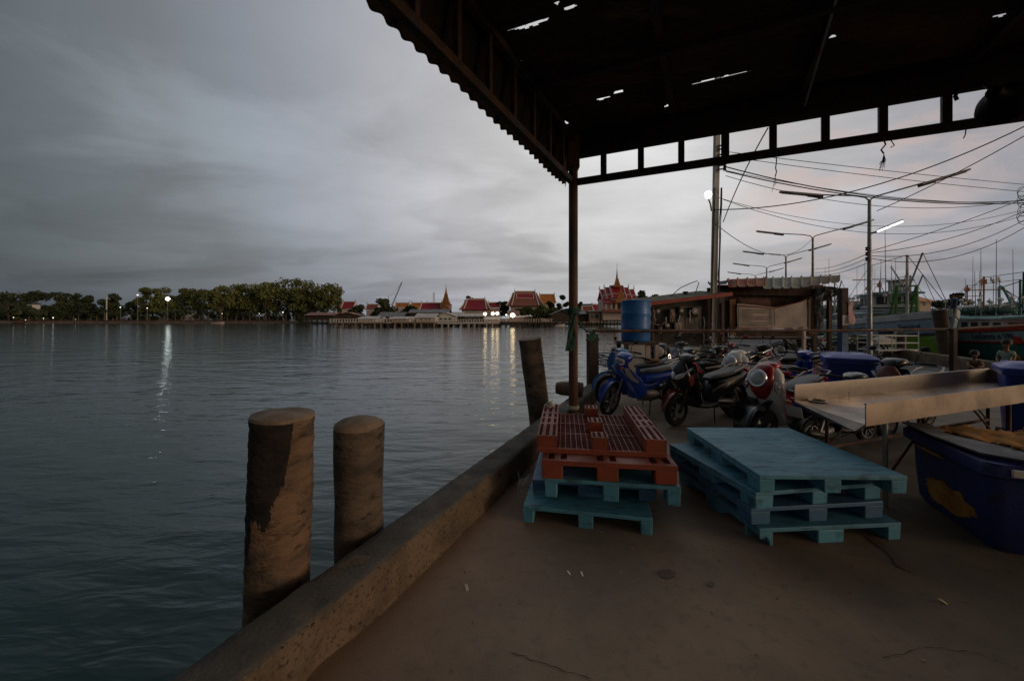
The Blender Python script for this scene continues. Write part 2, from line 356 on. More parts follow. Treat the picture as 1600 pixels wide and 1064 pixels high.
# ================================================================ water, ground
def water_mat():
    m = bpy.data.materials.new('harbour_water'); m.use_nodes = True
    n = m.node_tree.nodes; l = m.node_tree.links; b = n['Principled BSDF']
    b.inputs['Base Color'].default_value = (.010, .041, .039, 1); b.inputs['Roughness'].default_value = .07; b.inputs['IOR'].default_value = 1.33
    tc = n.new('ShaderNodeTexCoord'); hs = []
    for sc, st, rot, wgt, det in ((.32, (1, 2.2, 1), 12, .8, 2), (1.1, (1, 2.8, 1), -10, .34, 3), (4.2, (1, 2.2, 1), 14, .035, 2)):
        mp = n.new('ShaderNodeMapping'); mp.inputs['Scale'].default_value = st; mp.inputs['Rotation'].default_value = (0, 0, R(rot)); l.new(tc.outputs['Object'], mp.inputs[0])
        t = n.new('ShaderNodeTexNoise'); t.inputs['Scale'].default_value = sc; t.inputs['Detail'].default_value = det; t.inputs['Roughness'].default_value = .5; t.inputs['Distortion'].default_value = .35
        l.new(mp.outputs[0], t.inputs[0])
        k = n.new('ShaderNodeMath'); k.operation = 'MULTIPLY'; k.inputs[1].default_value = wgt; l.new(t.outputs[0], k.inputs[0]); hs.append(k.outputs[0])
    a = n.new('ShaderNodeMath'); l.new(hs[0], a.inputs[0]); l.new(hs[1], a.inputs[1])
    c = n.new('ShaderNodeMath'); l.new(a.outputs[0], c.inputs[0]); l.new(hs[2], c.inputs[1])
    bp = n.new('ShaderNodeBump'); bp.inputs['Strength'].default_value = .5; bp.inputs['Distance'].default_value = .19
    l.new(c.outputs[0], bp.inputs['Height']); l.new(bp.outputs[0], b.inputs['Normal'])
    return m
WZ = -1.2
b = MB(); b.quad((-900, -60, WZ), (900, -60, WZ), (900, 1500, WZ), (-900, 1500, WZ))
tag(b.build('water', water_mat()), kind='structure')
def inner(Y): return -.256 + .425 * (Y - 3.317)
def outer(Y): return -1.28 + .425 * (Y - 1.489)
def rkerb(Y): return 14.2 + .385 * (Y - 12.9)         # inner line of the kerb on the boats' side
YN, YF = -9, 78
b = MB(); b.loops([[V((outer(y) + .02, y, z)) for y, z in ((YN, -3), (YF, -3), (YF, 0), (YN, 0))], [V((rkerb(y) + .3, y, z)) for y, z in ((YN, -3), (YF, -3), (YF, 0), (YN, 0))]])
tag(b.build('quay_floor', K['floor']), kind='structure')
b = MB(); b.quad((inner(10.2) + .02, 10.2, .004), (rkerb(8.6), 8.6, .004), (rkerb(YF), YF, .004), (inner(YF) + .02, YF, .004))
tag(b.build('road', K['asphalt']), kind='structure')
def kerb(name, label, fx, z0, z1, w, y0, y1, side):
    from mathutils import noise as ns
    prof = [(-.005, z0 - 2.4), (0, z0 + .02)] + [(0, z0 + z1 * t) for t in (.2, .4, .6, .8, .93)] + [(.008, z0 + z1)] + [(w * t, z0 + z1 + .003) for t in (.2, .4, .6, .8)] + [(w - .012, z0 + z1)] + [(w + .01 * t, z0 + z1 * (1 - t)) for t in (.08, .2, .35, .5, .65, .8, 1.02)] + [(w + .015, z0 - .05)]
    rings = []; y = y0
    while y <= y1:
        st = .035 if y < 6 else .12 if y < 14 else 1.0
        x0 = fx(y); ring = []
        for d, z in prof:
            dd = (w - d if side < 0 else d)
            p = V((x0 + dd * .92 * 1.08, y - dd * .39, z))
            nv = ns.noise_vector(p * 2.2) * .007 + ns.noise_vector(p * 9) * .004 + ns.noise_vector(p * 27) * .003
            if z < z0 - .01: nv *= 0
            ch = max(0, ns.noise(p * 3.1 + V((5, 1, 2))) - .28) * .12
            if d > w * .6 and z < z0 + z1 * .6: p -= V((.92, -.39, 0)) * ch * (1 if side > 0 else -1)
            ring.append(p + nv)
        rings.append(ring); y += st
    m = MB(); vs = [m.verts(r) for r in rings]
    for a, c in zip(vs, vs[1:]):
        for k in range(len(a) - 1): m.face((a[k], a[k + 1], c[k + 1], c[k]))
    m.face(list(vs[0])); m.face(list(reversed(vs[-1])))
    m.bm.normal_update()
    for f in m.bm.faces:
        c = f.calc_center_median()
        if abs(f.normal.z) > .75 and ns.noise(c * 4) < .35: f.material_index = 1
    o = m.build(name, [K['kerb'], K['kerb_top']], smooth=True, angle=60); tag(o, label, 'kerb wall')
kerb('kerb_wall', 'worn concrete kerb wall along the open water behind the pallets', outer, 0, .25, .24, -4, 60, 1)
kerb('kerb_wall.001', 'grey concrete kerb wall of the quay edge where the fishing boats lie', rkerb, 0, .36, .26, 4, 70, -1)
# ================================================================ mooring piles
def pile(base, top, r0, r1, label, dome=.02, seed=0, group='mooring piles', scorched=False):
    t = thing('mooring_pile', label, 'mooring pile', base, 0, group)
    d = V(top) - V(base); M = d.to_track_quat('Z', 'Y').to_matrix().to_4x4(); l = d.length
    m = MB(); n = 44
    n = 330 if scorched else n; m.lathe([(r0 + (r1 - r0) * k / n + .003 * math.sin(k * .9 + seed) * math.sin(k * .37), l * k / n) for k in range(n + 1)], 180 if scorched else 40, M)
    m.noise(.007, 3.0, seed); m.noise(.002, 17, seed)
    if scorched:
        for f in m.bm.faces:
            c = f.calc_center_median(); dn = d.normalized(); hz_ = c.dot(dn); c = c - dn * hz_; a = math.atan2(c.y, c.x); dz_ = l - hz_
            lim = .56 + .05 * math.sin(a * 5) + .16 * ns.noise(V((math.cos(a) * 2, math.sin(a) * 2, dz_ * 3))) - .9 * max(0, math.cos(a - .02)) ** 1.5 + .05 * ns.noise(V((math.cos(a) * 9, math.sin(a) * 9, dz_ * 14))) + .03 * ns.noise(V((math.cos(a) * 25, math.sin(a) * 25, dz_ * 40)))
            if -.02 < dz_ < lim: f.material_index = 1
    o = m.build('pile_shaft', [K['pile_scorched'], K['char']] if scorched else K['pile'], t, smooth=True, angle=60)
    m = MB(); m.lathe([(r1 * 1.015, l - .006), (r1 * 1.0, l + .012), (r1 * .8, l + .012 + dome * .5), (r1 * .45, l + .012 + dome * .9), (0, l + .012 + dome)], 40, M); m.noise(.005, 14, seed)
    m.build('pile_head', K['pile_top'], t, smooth=True, angle=60); return t
pile((-1.36, 2.18, -2.6), (-1.237, 2.15, 1.07), .155, .155, 'tallest mooring pile, scorched black at its head with orange bare wood below', .02, 1, scorched=True)
pile((-1.03, 2.66, -2.6), (-.996, 2.6, .90), .135, .155, 'plain brown mooring pile with a domed pale head beside the scorched one', .045, 2)
pile((.78, 6.35, -2.6), (.27, 6.05, 1.28), .165, .168, 'mooring pile leaning out over the water with a flat cut head', .0, 3)
m = MB(); m.tube([(.78, 7.02, .37), (.85, 7.0, .37), (1.15, 6.9, .37), (1.22, 6.88, .37)], [.10, .125, .125, .11], 14); m.noise(.02, 5, 3)
tag(m.build('concrete_bollard', K['kerb'], smooth=True), 'short round mooring bollard lying on the kerb behind the steel post', 'bollard')
# ================================================================ open shed over the quay
C0 = V((.885, 5.75, 0)); AR = V((.442, .897, 0)); BF = V((.905, -.425, 0))
def Q(s, k, z): return C0 + AR * s + BF * k + V((0, 0, z))
shed = thing('open_shed', 'dark rusty open shed roof on a steel post and ladder trusses', 'shed', C0)
def part(m, name, mt, t, **k): return m.build(name, mt, t, world=True, **k)
# roof deck with rust holes
DZ = 4.27
holes = []
for u, v, ru, rk in ((830, 40, .05, .3), (806, 44, .03, .2), (846, 36, .02, .12), (884, 165, .035, .2), (941, 156, .03, .16), (967, 142, .025, .1), (708, 26, .04, .07), (847, 153, .02, .05), (1112, 121, .03, .3), (1154, 112, .03, .22), (1127, 142, .04, .36), (1260, 115, .03, .1), (1562, 27, .02, .08),
                     (884, 191, .04, .05), (812, 97, .02, .05), (872, 7, .02, .05), (890, 9, .03, .12), (1562, 83, .02, .08), (1375, 133, .02, .06), (1043, 165, .02, .09), (1300, 60, .02, .05), (1010, 190, .03, .05), (910, 170, .03, .06)):
    Y = F * (DZ - H) / (497 - v); p = V(((u - 800) / F * Y, Y, 0)) - C0
    det = AR.x * BF.y - AR.y * BF.x; s_ = (p.x * BF.y - p.y * BF.x) / det; k_ = (AR.x * p.y - AR.y * p.x) / det
    holes.append((s_, k_, ru, rk))
m = MB(); from mathutils import noise as ns
ss = []; s_ = -9.5
while s_ < .3: ss.append(s_); s_ += .5 if s_ < -6 else .02 if s_ < -3.7 else .0105
ks = [-.12 + 5.6 * i / 420 for i in range(421)] + [5.6, 6.5, 7.5, 8.5, 9.48]
grid = [[m.bm.verts.new(Q(s, k, DZ + (.018 * math.sin(s / .15 * 2 * math.pi) if s > -6 else 0) + .02 * ns.noise(V((s * .7, k * .7, 3))))) for k in ks] for s in ss]
for i in range(len(ss) - 1):
    for j in range(len(ks) - 1):
        cs, ck = (ss[i] + ss[i + 1]) / 2, (ks[j] + ks[j + 1]) / 2; skip = False
        for hs_, hk, ru, rk in holes:
            e = ((cs - hs_) / (ru * .5)) ** 2 + ((ck - hk) / (rk * .5)) ** 2
            if e < 1 + 1.3 * ns.noise(V((cs * 40, ck * 22, 1))): skip = True; break
        if not skip: m.face((grid[i][j], grid[i + 1][j], grid[i + 1][j + 1], grid[i][j + 1]))
part(m, 'roof_sheet', K['roof_deck'], shed, smooth=True, angle=70)
# scalloped eave sheet hanging along the water side
m = MB(); s_ = -8.0; prev = None
while s_ < .28:
    ph = 2 * math.pi * s_ / .15; wv = .012 * math.sin(ph)
    top = Q(s_, -.06 + wv * .5, DZ + .04); bot = Q(s_, -.20 + wv, 3.60 + .008 * math.sin(ph) + .025 * ns.noise(V((s_ * 1.3, 0, 0))) + .01 * ns.noise(V((s_ * 9, 2, 0))))
    cur = m.verts([top, bot])
    if prev: m.face((prev[0], prev[1], cur[1], cur[0]))
    prev = cur; s_ += .021
part(m, 'eave_sheet', mat('darkened_eave_sheet', (.022, .017, .015), .9, col2=(.04, .026, .02), scale=3, bump=.3, spec=.15), shed, smooth=True, angle=70)  # shade put into the colour, darkened because the low sun strikes this sheet
# front header and trusses
m = MB(); m.bar(Q(.05, -.1, 4.10), Q(.05, 9.4, 4.08), .03, .36); m.bar(Q(.0, -.06, 3.93), Q(.0, 9.4, 3.91), .08, .07)
part(m, 'header_beam', K['darksteel'], shed)
ft = MB(); ft.bar(Q(0, -.05, 3.555), Q(0, 9.4, 3.545), .07, .085); ftp = part(ft, 'front_truss', K['darksteel'], shed)
for i in range(1, 19):
    k = .437 + .5 * (i - 1); m = MB(); m.bar(Q(0, k, 3.58), Q(0, k, 3.92), .075 if i != 4 else .09, .05, up=AR); m.build('web_strut', K['darksteel'], ftp, world=True)
st = MB(); st.bar(Q(.1, -.02, 3.57), Q(-8.5, -.02, 3.57), .07, .08); st.bar(Q(0, 0, 4.17), Q(-8.5, 0, 4.17), .07, .08); stp = part(st, 'side_truss', K['rust'], shed)
for i in range(17):
    m = MB(); m.bar(Q(-.45 - .5 * i, -.01, 3.6), Q(-.45 - .5 * i, -.01, 4.14), .05, .05, up=AR); m.build('web_strut', K['rust'], stp, world=True)
for k in (1.35, 2.7, 4.1, 5.5, 6.9):
    m = MB(); m.bar(Q(-.1, k, 4.18), Q(-9, k, 4.18), .06, .10); part(m, 'purlin', K['rust'], shed)
for s_ in (-1.6, -3.3, -5):
    m = MB(); m.bar(Q(s_, 0, 4.09), Q(s_, 9.4, 4.09), .05, .07); part(m, 'rafter', K['darksteel'], shed)
m = MB(); m.bar(Q(-2.2, 2.62, 4.12), Q(-.15, 2.72, 3.98), .022, .02); part(m, 'loose_rod', K['galv'], shed)
m = MB(); m.tube([Q(0, 0, 0), Q(0, 0, 4.2)], .066, 20); m.box(Q(0, 0, 4.0), (.16, .16, .5)); part(m, 'post', mat('rusty_post', (.13, .062, .036), .7, col2=(.07, .035, .024), scale=3, col3=(.03, .034, .045), scale3=2.4, lo3=.5, hi3=.58, bump=.4, bscale=60, stretch=(1, 1, .4)), shed, smooth=True)
m = MB(); m.box(Q(0, 0, .012), (.26, .26, .02)); part(m, 'base_plate', K['rust'], shed)
m = MB(); m.tube([Q(-.2, 7.6, 0), Q(-.2, 7.6, 4.2)], .066, 14); part(m, 'post', K['rust'], shed)
m = MB(); m.tube([Q(-8.4, 0, 0), Q(-8.4, 0, 4.2)], .066, 14); part(m, 'post', K['rust'], shed)
# net strips knotted round the post
nt = thing('tied_net', 'green net scrap knotted round the rusty shed post', 'net', Q(0, 0, 1.4))
m = MB()
for a, zz in ((0, 1.72), (.3, 1.66), (.1, 1.69)):
    m.torus(Q(0, 0, zz), V((.2 * math.sin(a * 9), .15, 1)), .078, .018, 18, 6)
part(m, 'knot', K['net'], nt, smooth=True)
def ribbon(m, pts, w0, w1, ax):
    prev = None; n = len(pts) - 1
    for i, p in enumerate(pts):
        wd = w0 + (w1 - w0) * i / n; r = [V(p) + V(ax) * wd * t + V((0, .012 * math.sin(t * 9 + i), 0)) for t in (-.5, -.25, 0, .25, .5)]
        c = m.verts(r)
        if prev:
            for k in range(4): m.face((prev[k], prev[k + 1], c[k + 1], c[k]))
        prev = c
m = MB(); ribbon(m, [Q(-.075, .02, 1.68 - .05 * i) + V((-.012 * i * .3, -.01 * math.sin(i), 0)) for i in range(12)], .05, .15, (1, 0, 0)); part(m, 'hanging_strip', K['net'], nt, smooth=True)
m = MB(); p0, p1 = Q(-.06, .05, 1.64), V((1.62, 8.05, 1.36)); m.tube([p0 + (p1 - p0) * t - V((0, 0, .10 * 4 * t * (1 - t))) for t in [i / 12 for i in range(13)]], .014, 6); part(m, 'tie_cord', K['net'], nt, smooth=True)
m = MB(); ribbon(m, [V((1.62, 8.0, 1.36 - .03 * i)) for i in range(8)], .06, .3, (1, .1, 0)); part(m, 'loose_end', K['net'], nt, smooth=True)
m = MB()
for z in (.30, .315, .33): m.torus(Q(0, 0, z), (.04, .03, 1), .075, .011, 20, 6)
tag(m.build('rope_loop', K['rope'], smooth=True), 'white rope wound round the foot of the rusty shed post', 'rope')
# things hanging from the truss
hl = thing('lamp_shade', 'big round black metal lamp shade hung at the end of the front truss', 'lamp', (4.60, 3.72, 3.6))
M = Matrix.Translation((4.60, 3.72, 3.60)) @ Matrix.Rotation(R(-72), 4, 'Y') @ Matrix.Rotation(R(22), 4, 'X') @ Matrix.Scale(.78, 4)
m = MB(); m.lathe([(.24, -.03), (.255, -.02), (.25, .0), (.22, .07), (.14, .14), (.08, .2), (.07, .3), (.0, .31)], 32, M); part(m, 'shade', K['matt_black'], hl, smooth=True)
m = MB(); m.lathe([(.235, -.02), (.2, .03), (.1, .06), (0, .065)], 32, M); part(m, 'reflector', K['alloy'], hl, smooth=True)
m = MB(); m.tube([M @ V((0, 0, .3)), Q(0, 4.2, 3.95)], .02, 8); part(m, 'bracket', K['darksteel'], hl)
def hang(k, z, pts, label, r=.006, fray=0, name='hanging_string'):
    m = MB(); base = Q(-.06, k, z); P_ = [base + V(p) for p in pts]; m.tube(P_, r, 5)
    for i in range(fray):
        a = rnd.uniform(0, 6.28); e = P_[-1]; m.tube([e, e + V((.014 * math.cos(a), .014 * math.sin(a), -.07)), e + V((.022 * math.cos(a) - .02, .022 * math.sin(a), -rnd.uniform(.08, .2)))], .002, 4)
    tag(m.build(name, K['wire'], smooth=True), label, 'string')
hang(3.42, 3.51, [(0, 0, 0), (.03, 0, -.06), (-.02, 0, -.12), (.01, 0, -.16)], 'frayed raffia tassel tied under the middle of the front truss', .008, 22, 'raffia_tassel')
hang(3.46, 3.51, [(0, 0, 0), (.05, .01, -.03), (.07, 0, -.08), (.03, 0, -.1)], 'small cord loop beside the frayed raffia tassel', .005)
hang(2.46, 3.51, [(0, 0, .02), (.005, 0, -.08), (-.005, 0, -.16), (.012, .01, -.2), (-.01, 0, -.26)], 'thin knotted string dangling below the truss near the utility pole', .006, 4)
hang(4.06, 3.51, [(0, 0, .02), (-.01, 0, -.08), (-.03, 0, -.12)], 'short curled wire end hanging beside the round lamp shade', .005)
hang(3.98, 3.93, [(0, 0, 0), (.02, 0, -.05), (0, 0, -.1), (.02, 0, -.14)], 'ragged dark cloth scrap hanging above the lamp shade in the truss opening', .018)
# ================================================================ pallets
def pallet(name, label, cat, loc, rz, W, D, h, mt, group, rows=(1, 1, 1), lw=.12, mw=.14, leg_h=None, broken=False, lips=True):
    t = thing(name, label, cat, loc, rz, group); dk = .03
    m = MB(); m.box((W / 2, D / 2, h - dk / 2), (W, D, dk))
    for x in (.006, W - .006): m.box((x, D / 2, h - dk - .012), (.012, D, .024))
    o = m.build('deck', mt, t, bevel=.005)
    xs = ((0, lw), (W / 2 - mw / 2, W / 2 + mw / 2), (W - lw, W)); ys = ((0, .16), (D / 2 - .1, D / 2 + .1), (D - .16, D))
    for j, (y0, y1) in enumerate(ys):
        for i, (x0, x1) in enumerate(xs):
            hb = 0 if (rows[j] == 1) else rows[j]
            m = MB(); th = h - dk - .001
            if broken and j == 0 and i == 0:     # a corner leg with its side torn away
                m.prism([(x0 + .001, hb + .05), (x0 + .03, hb + .045), (x0 + .05, hb + .065), (x0 + .07, hb + .03), (x0 + .075, hb + .0), (x1, hb + .0), (x1, th), (x0 + .001, th)], frame_M((0, y0 + .012, 0), (1, 0, 0), (0, 0, 1)), .012)
                m.box(((x0 + x1) / 2, y1 - .01, (hb + th) / 2), (x1 - x0, .02, th - hb)); m.box((x1 - .008, (y0 + y1) / 2, (hb + th) / 2), (.014, y1 - y0 - .03, th - hb))
            else: m.box(((x0 + x1) / 2, (y0 + y1) / 2, (hb + th) / 2), (x1 - x0 - .002, y1 - y0 - .002, th - hb), taper=.96)
            m.build('leg', mt, t, bevel=.006)
    return t
GL = 'pallets of the stack by the kerb'; GR = 'pallets of the stack by the steel tray'
rz = R(-11.5)
pallet('blue_pallet', 'light blue plastic pallet at the very bottom of the stack under the red pallets', 'pallet', (.084, 3.12, 0), rz, .97, 1.15, .13, K['blue_pl'], GL, lw=.085, mw=.115)
pallet('blue_pallet', 'darker blue pallet set back in the stack between two light blue ones', 'pallet', (.17, 3.34, .131), R(-9), 1.0, 1.1, .115, K['navy_pl'], GL, lw=.14, mw=.25)
pallet('blue_pallet', 'light blue pallet jutting out just beneath the red pallets', 'pallet', (.262, 3.19, .168), R(-9.5), 1.035, 1.15, .152, K['blue_pl'], GL, rows=(1, .0805, .0805), lw=.10, mw=.125)
# red pallet the right way up
def red_lower(loc, rz):
    W, D, h = 1.04, 1.18, .15; t = thing('red_pallet', 'brick red pallet with slotted top edge under the upturned one', 'pallet', loc, rz, GL)
    m = MB(); z = h - .02; sl = [(.05, .10), (.15, .20), (.44, .49), (.54, .59), (.85, .90), (.95, 1.0)]
    m.box((W / 2, .02, z), (W, .04, .04)); m.box((W / 2, (D + .19) / 2, z), (W, D - .19, .04)); m.box((W / 2, .115, z - .012), (W, .15, .014))
    e = 0
    for a, c in sl + [(W, W)]:
        if a - e > .003: m.box(((e + a) / 2, .115, z + .0073), (a - e, .15, .0246))
        e = c
    m.build('deck', K['red_pl'], t, bevel=.003)
    for y0, y1 in ((0, .17), (.5, .68), (D - .17, D)):
        for x0, x1 in ((0, .17), (.43, .60), (W - .17, W)):
            m = MB(); m.box(((x0 + x1) / 2, (y0 + y1) / 2, (h - .04) / 2), (x1 - x0 - .002, y1 - y0 - .002, h - .042), taper=.97); m.build('leg', K['red_pl'], t, bevel=.008)
red_lower((.235, 3.17, .3215), R(-7.5))
def red_upturned(loc, rz):
    W, D, h = 1.05, 1.24, .14; t = thing('red_pallet', 'brick red grid pallet lying upside down on top of the stack, feet up', 'pallet', loc, rz, GL)
    m = MB(); g = .034
    x = 0.0
    while x <= W + .001: m.box((min(max(x, .004), W - .004), D / 2, g / 2), (.006, D, g)); x += .0475
    y = 0.0
    while y <= D + .001: m.box((W / 2, min(max(y, .004), D - .004), g / 2 - .001), (W, .006, g - .004)); y += .045
    m.box((W / 2, .006, g / 2), (W + .001, .014, g + .002)); m.box((W / 2, D - .006, g / 2), (W + .001, .014, g + .002)); m.box((W / 2, D / 2, .003), (W - .02, D - .02, .004))
    for yy in (D * .36, D * .66): m.box((W / 2, yy, g / 2 + .001), (W, .02, g + .001))
    m.build('grid_deck', K['red_pl'], t)
    def foot(x0, x1, y0, y1, name):
        m = MB(); th = .012; z0, z1 = g + .0012, h
        for xx in (x0 + th / 2, x1 - th / 2): m.box((xx, (y0 + y1) / 2, (z0 + z1) / 2), (th, y1 - y0, z1 - z0))
        for yy in (y0 + th / 2, y1 - th / 2): m.box(((x0 + x1) / 2, yy, (z0 + z1) / 2 - .0005), (x1 - x0 - .001, th, z1 - z0 - .001))
        w = x1 - x0
        for f in (.32, .68): m.box((x0 + w * f, (y0 + y1) / 2, h - .004), (w * .16, y1 - y0 - .002, .009))
        n = max(1, round((y1 - y0) / .04))
        for i in range(1, n):
            yy = y0 + (y1 - y0) * i / n; m.box(((x0 + x1) / 2, yy, h - .03), (w - .002, .005, .05))
        if y1 - y0 > .5:
            for fy in (.33, .5, .67): m.box(((x0 + x1) / 2, y0 + (y1 - y0) * fy, h - .006), (w - .002, .05, .009))
        m.box(((x0 + x1) / 2, (y0 + y1) / 2, z0 + .02), (w - .02, y1 - y0 - .02, .004))
        m.build(name, K['red_pl'], t)
    foot(0, .165, 0, D, 'runner'); foot(W - .165, W, 0, D, 'runner')
    for y0, y1 in ((.0, .17), (.5, .67), (D - .17, D)): foot(.455, .59, y0, y1, 'foot_block')
red_upturned((.212, 3.36, .4725), R(-7.5))
m = MB(); c = V((.42, 4.42, .615))
for i in range(5): m.torus(c + V((rnd.uniform(-.02, .02), rnd.uniform(-.02, .02), .012 * i)), (rnd.uniform(-.5, .5), rnd.uniform(-.5, .5), 1), .035, .009, 12, 5)
tag(m.build('rag', K['rope'], smooth=True), 'crumpled white rag on the rear corner of the upturned red pallet', 'rag')
m = MB(); c = V((.10, 3.52, .02))
for i in range(7): m.tube([c + V((rnd.uniform(-.06, .06), rnd.uniform(-.05, .05), rnd.uniform(0, .12) + .02 * k)) for k in range(6)], .003, 4)
tag(m.build('string_tangle', K['rope'], smooth=True), 'tangle of pale plastic string on the ground beside the red and blue stack', 'string')
# the other stack: four blue pallets
pallet('blue_pallet', 'blue pallet with a torn corner foot, lowest of the stack by the steel tray', 'pallet', (1.735, 2.79, 0), R(4.5), 1.08, 1.15, .125, K['blue_pl'], GR, lw=.10, mw=.2, broken=True)
pallet('blue_pallet', 'dusty blue pallet second from the ground in the stack by the steel tray', 'pallet', (1.70, 2.83, .1265), R(6), 1.05, 1.15, .123, K['navy_pl'], GR, lw=.15, mw=.15)
pallet('blue_pallet', 'blue pallet just under the topmost one of the stack by the steel tray', 'pallet', (1.715, 2.80, .251), R(9.5), 1.06, 1.1, .123, K['blue_pl'], GR, lw=.145, mw=.13)
pallet('blue_pallet', 'topmost blue pallet with a wide scuffed deck beside the steel tray', 'pallet', (1.735, 2.79, .3755), R(-1), 1.02, 1.22, .125, K['blue_pl'], GR, lw=.11, mw=.12)
# ================================================================ steel tray on legs
A = V((2.91, 4.1, 0)); dT = V((.937, .35, 0)); nT = V((.35, -.937, 0)); LT = 3.85; WT = .82
def T(a, c, z): return A + dT * a + nT * c + V((0, 0, z))
tr = thing('steel_tray', 'long stainless fish sorting tray with a cut spout on pipe legs', 'tray', T(1.9, .4, 0))
zb, zt = .73, .905
m = MB(); m.bar(T(0, 0, (zb + zt) / 2), T(LT, 0, (zb + zt) / 2), .008, zt - zb); m.bar(T(0, .0, zt + .003), T(LT, .0, zt + .003), .022, .008); part(m, 'back_wall', K['steel'], tr)
s0 = -.38
m = MB(); m.bar(T(s0, WT, (zb + zt) / 2), T(LT, WT, (zb + zt) / 2), .008, zt - zb); m.bar(T(s0, WT, zt + .003), T(LT, WT, zt + .003), .022, .008); part(m, 'side_wall', K['steelside'], tr)
m = MB(); m.bar(T(LT, 0, (zb + zt) / 2), T(LT, WT, (zb + zt) / 2), .008, zt - zb - .004); part(m, 'end_wall', K['steelside'], tr)
m = MB(); zf = zb + .006
m.loops([[T(.0, .01, zf), T(LT, .01, zf), T(LT, WT - .01, zf), T(s0, WT - .01, zf)], [T(.0, .01, zf + .005), T(LT, .01, zf + .005), T(LT, WT - .01, zf + .005), T(s0, WT - .01, zf + .005)]]); part(m, 'tray_floor', K['steelfloor'], tr)
m = MB(); q = [T(.0, .01, zf - .002), T(s0, WT - .01, zf - .002), T(s0 - .03, WT - .06, zf - .06), T(-.10, .20, zf - .05)]
m.loops([q, [p + V((0, 0, .004)) for p in q]]); part(m, 'spout', K['steelfloor'], tr)
m = MB(); m.torus(T(.22, .09, zf + .012), (0, 0, 1), .075, (.012, .008), 28, 8); part(m, 'drain_ring', K['steel'], tr, smooth=True)
for a in (.42, 2.1, 3.7):
    for c in (.05, WT - .06):
        if c > .3 and a < 1: a = .0
        m = MB(); m.tube([T(a, c, 0), T(a, c, zb)], .019, 10); part(m, 'leg', K['rust'] if a > 1 or c < .3 else K['galv'], tr, smooth=True)
for c in (.05, WT - .06):
    for a0, a1 in ((.42 if c < .3 else .0, 1.1 if c < .3 else .7), (2.1, 1.4), (2.1, 2.8), (3.7, 3.0)):
        m = MB(); m.tube([T(a0, c, .22), T(a1, c, zb - .01)], .011, 6); part(m, 'brace', K['rust'], tr, smooth=True)
for z in (.24,):
    m = MB(); m.bar(T(.42, .05, z), T(3.7, .05, z), .03, .03); part(m, 'stretcher', K['rust'], tr)
# ================================================================ fish tub
tb = thing('fish_tub', 'battered navy insulated fish tub with orange foam showing through', 'tub', (3.23, 2.70, 0), R(-21))
W, D = 1.35, 1.0
def rrect(w0, d0, x, y, z, r=.1):
    pts = []
    for cx, cy, a0 in ((x + r, y + r, 180), (x + w0 - r, y + r, 270), (x + w0 - r, y + d0 - r, 0), (x + r, y + d0 - r, 90)):
        for k in range(5): a = R(a0 + 22.5 * k); pts.append(V((cx + r * math.cos(a), cy + r * math.sin(a), z)))
    return pts
m = MB(); m.loops([rrect(W - .16, D - .14, .08, .07, .0, .07), rrect(W - .10, D - .09, .05, .045, .05, .07), rrect(W - .07, D - .06, .035, .03, .30, .07), rrect(W - .05, D - .05, .025, .025, .52, .07)]); m.noise(.006, 5)
m.build('body', K['tub'], tb, smooth=True)
m = MB(); m.loops([rrect(W + .02, D + .02, -.01, -.01, .521, .08), rrect(W + .06, D + .06, -.03, -.03, .54, .08), rrect(W + .06, D + .06, -.03, -.03, .60, .08), rrect(W + .03, D + .03, -.015, -.015, .62, .08)]); m.noise(.006, 6)
m.build('rim', K['tub'], tb, smooth=True)
m = MB(); m.loops([rrect(W - .1, D - .08, .05, .04, .621, .12), rrect(W - .14, D - .12, .07, .06, .64, .12)]); m.noise(.01, 3); m.build('lid', K['tub'], tb, smooth=True)
def jag(n, rx, rz_, seed):
    r_ = random.Random(seed); return [((1 - .35 * r_.random()) * rx * math.cos(2 * math.pi * k / n), (1 - .35 * r_.random()) * rz_ * math.sin(2 * math.pi * k / n)) for k in range(n)]
m = MB(); m.prism(jag(34, .34, .12, 4), frame_M((.046, .50, .19), (.01, -1, 0), (-.06, 0, 1)), .012); m.noise(.008, 11); m.build('foam_patch', K['foam'], tb)
m = MB(); m.prism(jag(22, .16, .12, 9), frame_M((.38, .043, .20), (1, 0, 0), (0, -.06, 1)), .012); m.noise(.008, 11); m.build('foam_patch', K['foam'], tb)
m = MB(); m.prism(jag(18, .22, .012, 5), frame_M((.0, .62, .50), (.02, -1, 0), (-.1, 0, 1)), .012); m.build('foam_patch', K['foam'], tb)
m = MB(); m.box((.26, -.045, .575), (.34, .02, .05)); m.build('handle', K['white'], tb, bevel=.006)
# worn foam sheets on the lid
o = MB(); nx, ny = 46, 30; vs = []
for i in range(nx):
    row = []
    for j in range(ny):
        x = .04 + 1.15 * i / (nx - 1); y = .02 + .9 * j / (ny - 1) + .05 * ns.noise(V((i * .25, 0, 2)))
        z = .665 + .035 * ns.noise(V((x * 4, y * 5, 1))) + .02 * ns.noise(V((x * 11, y * 13, 4))) + .012 * ns.noise(V((x * 30, y * 28, 4)))
        row.append(o.bm.verts.new(V((x, y, z))))
    vs.append(row)
for i in range(nx - 1):
    for j in range(ny - 1):
        x, y = i / nx, j / ny
        if (x + .42 * y) > .36 + .12 * ns.noise(V((i * .4, j * .4, 7))) and y < .92 + .1 * ns.noise(V((i * .5, 1, 1))): o.face((vs[i][j], vs[i + 1][j], vs[i + 1][j + 1], vs[i][j + 1]))
rag = o.build('foam_sheet', K['foam'], smooth=True, angle=70); rag.location = tb.location; rag.rotation_euler = tb.rotation_euler; s_ = rag.modifiers.new('th', 'SOLIDIFY'); s_.thickness = .015
tag(rag, 'ragged orange cloth spread over the lid of the navy fish tub', 'cloth')
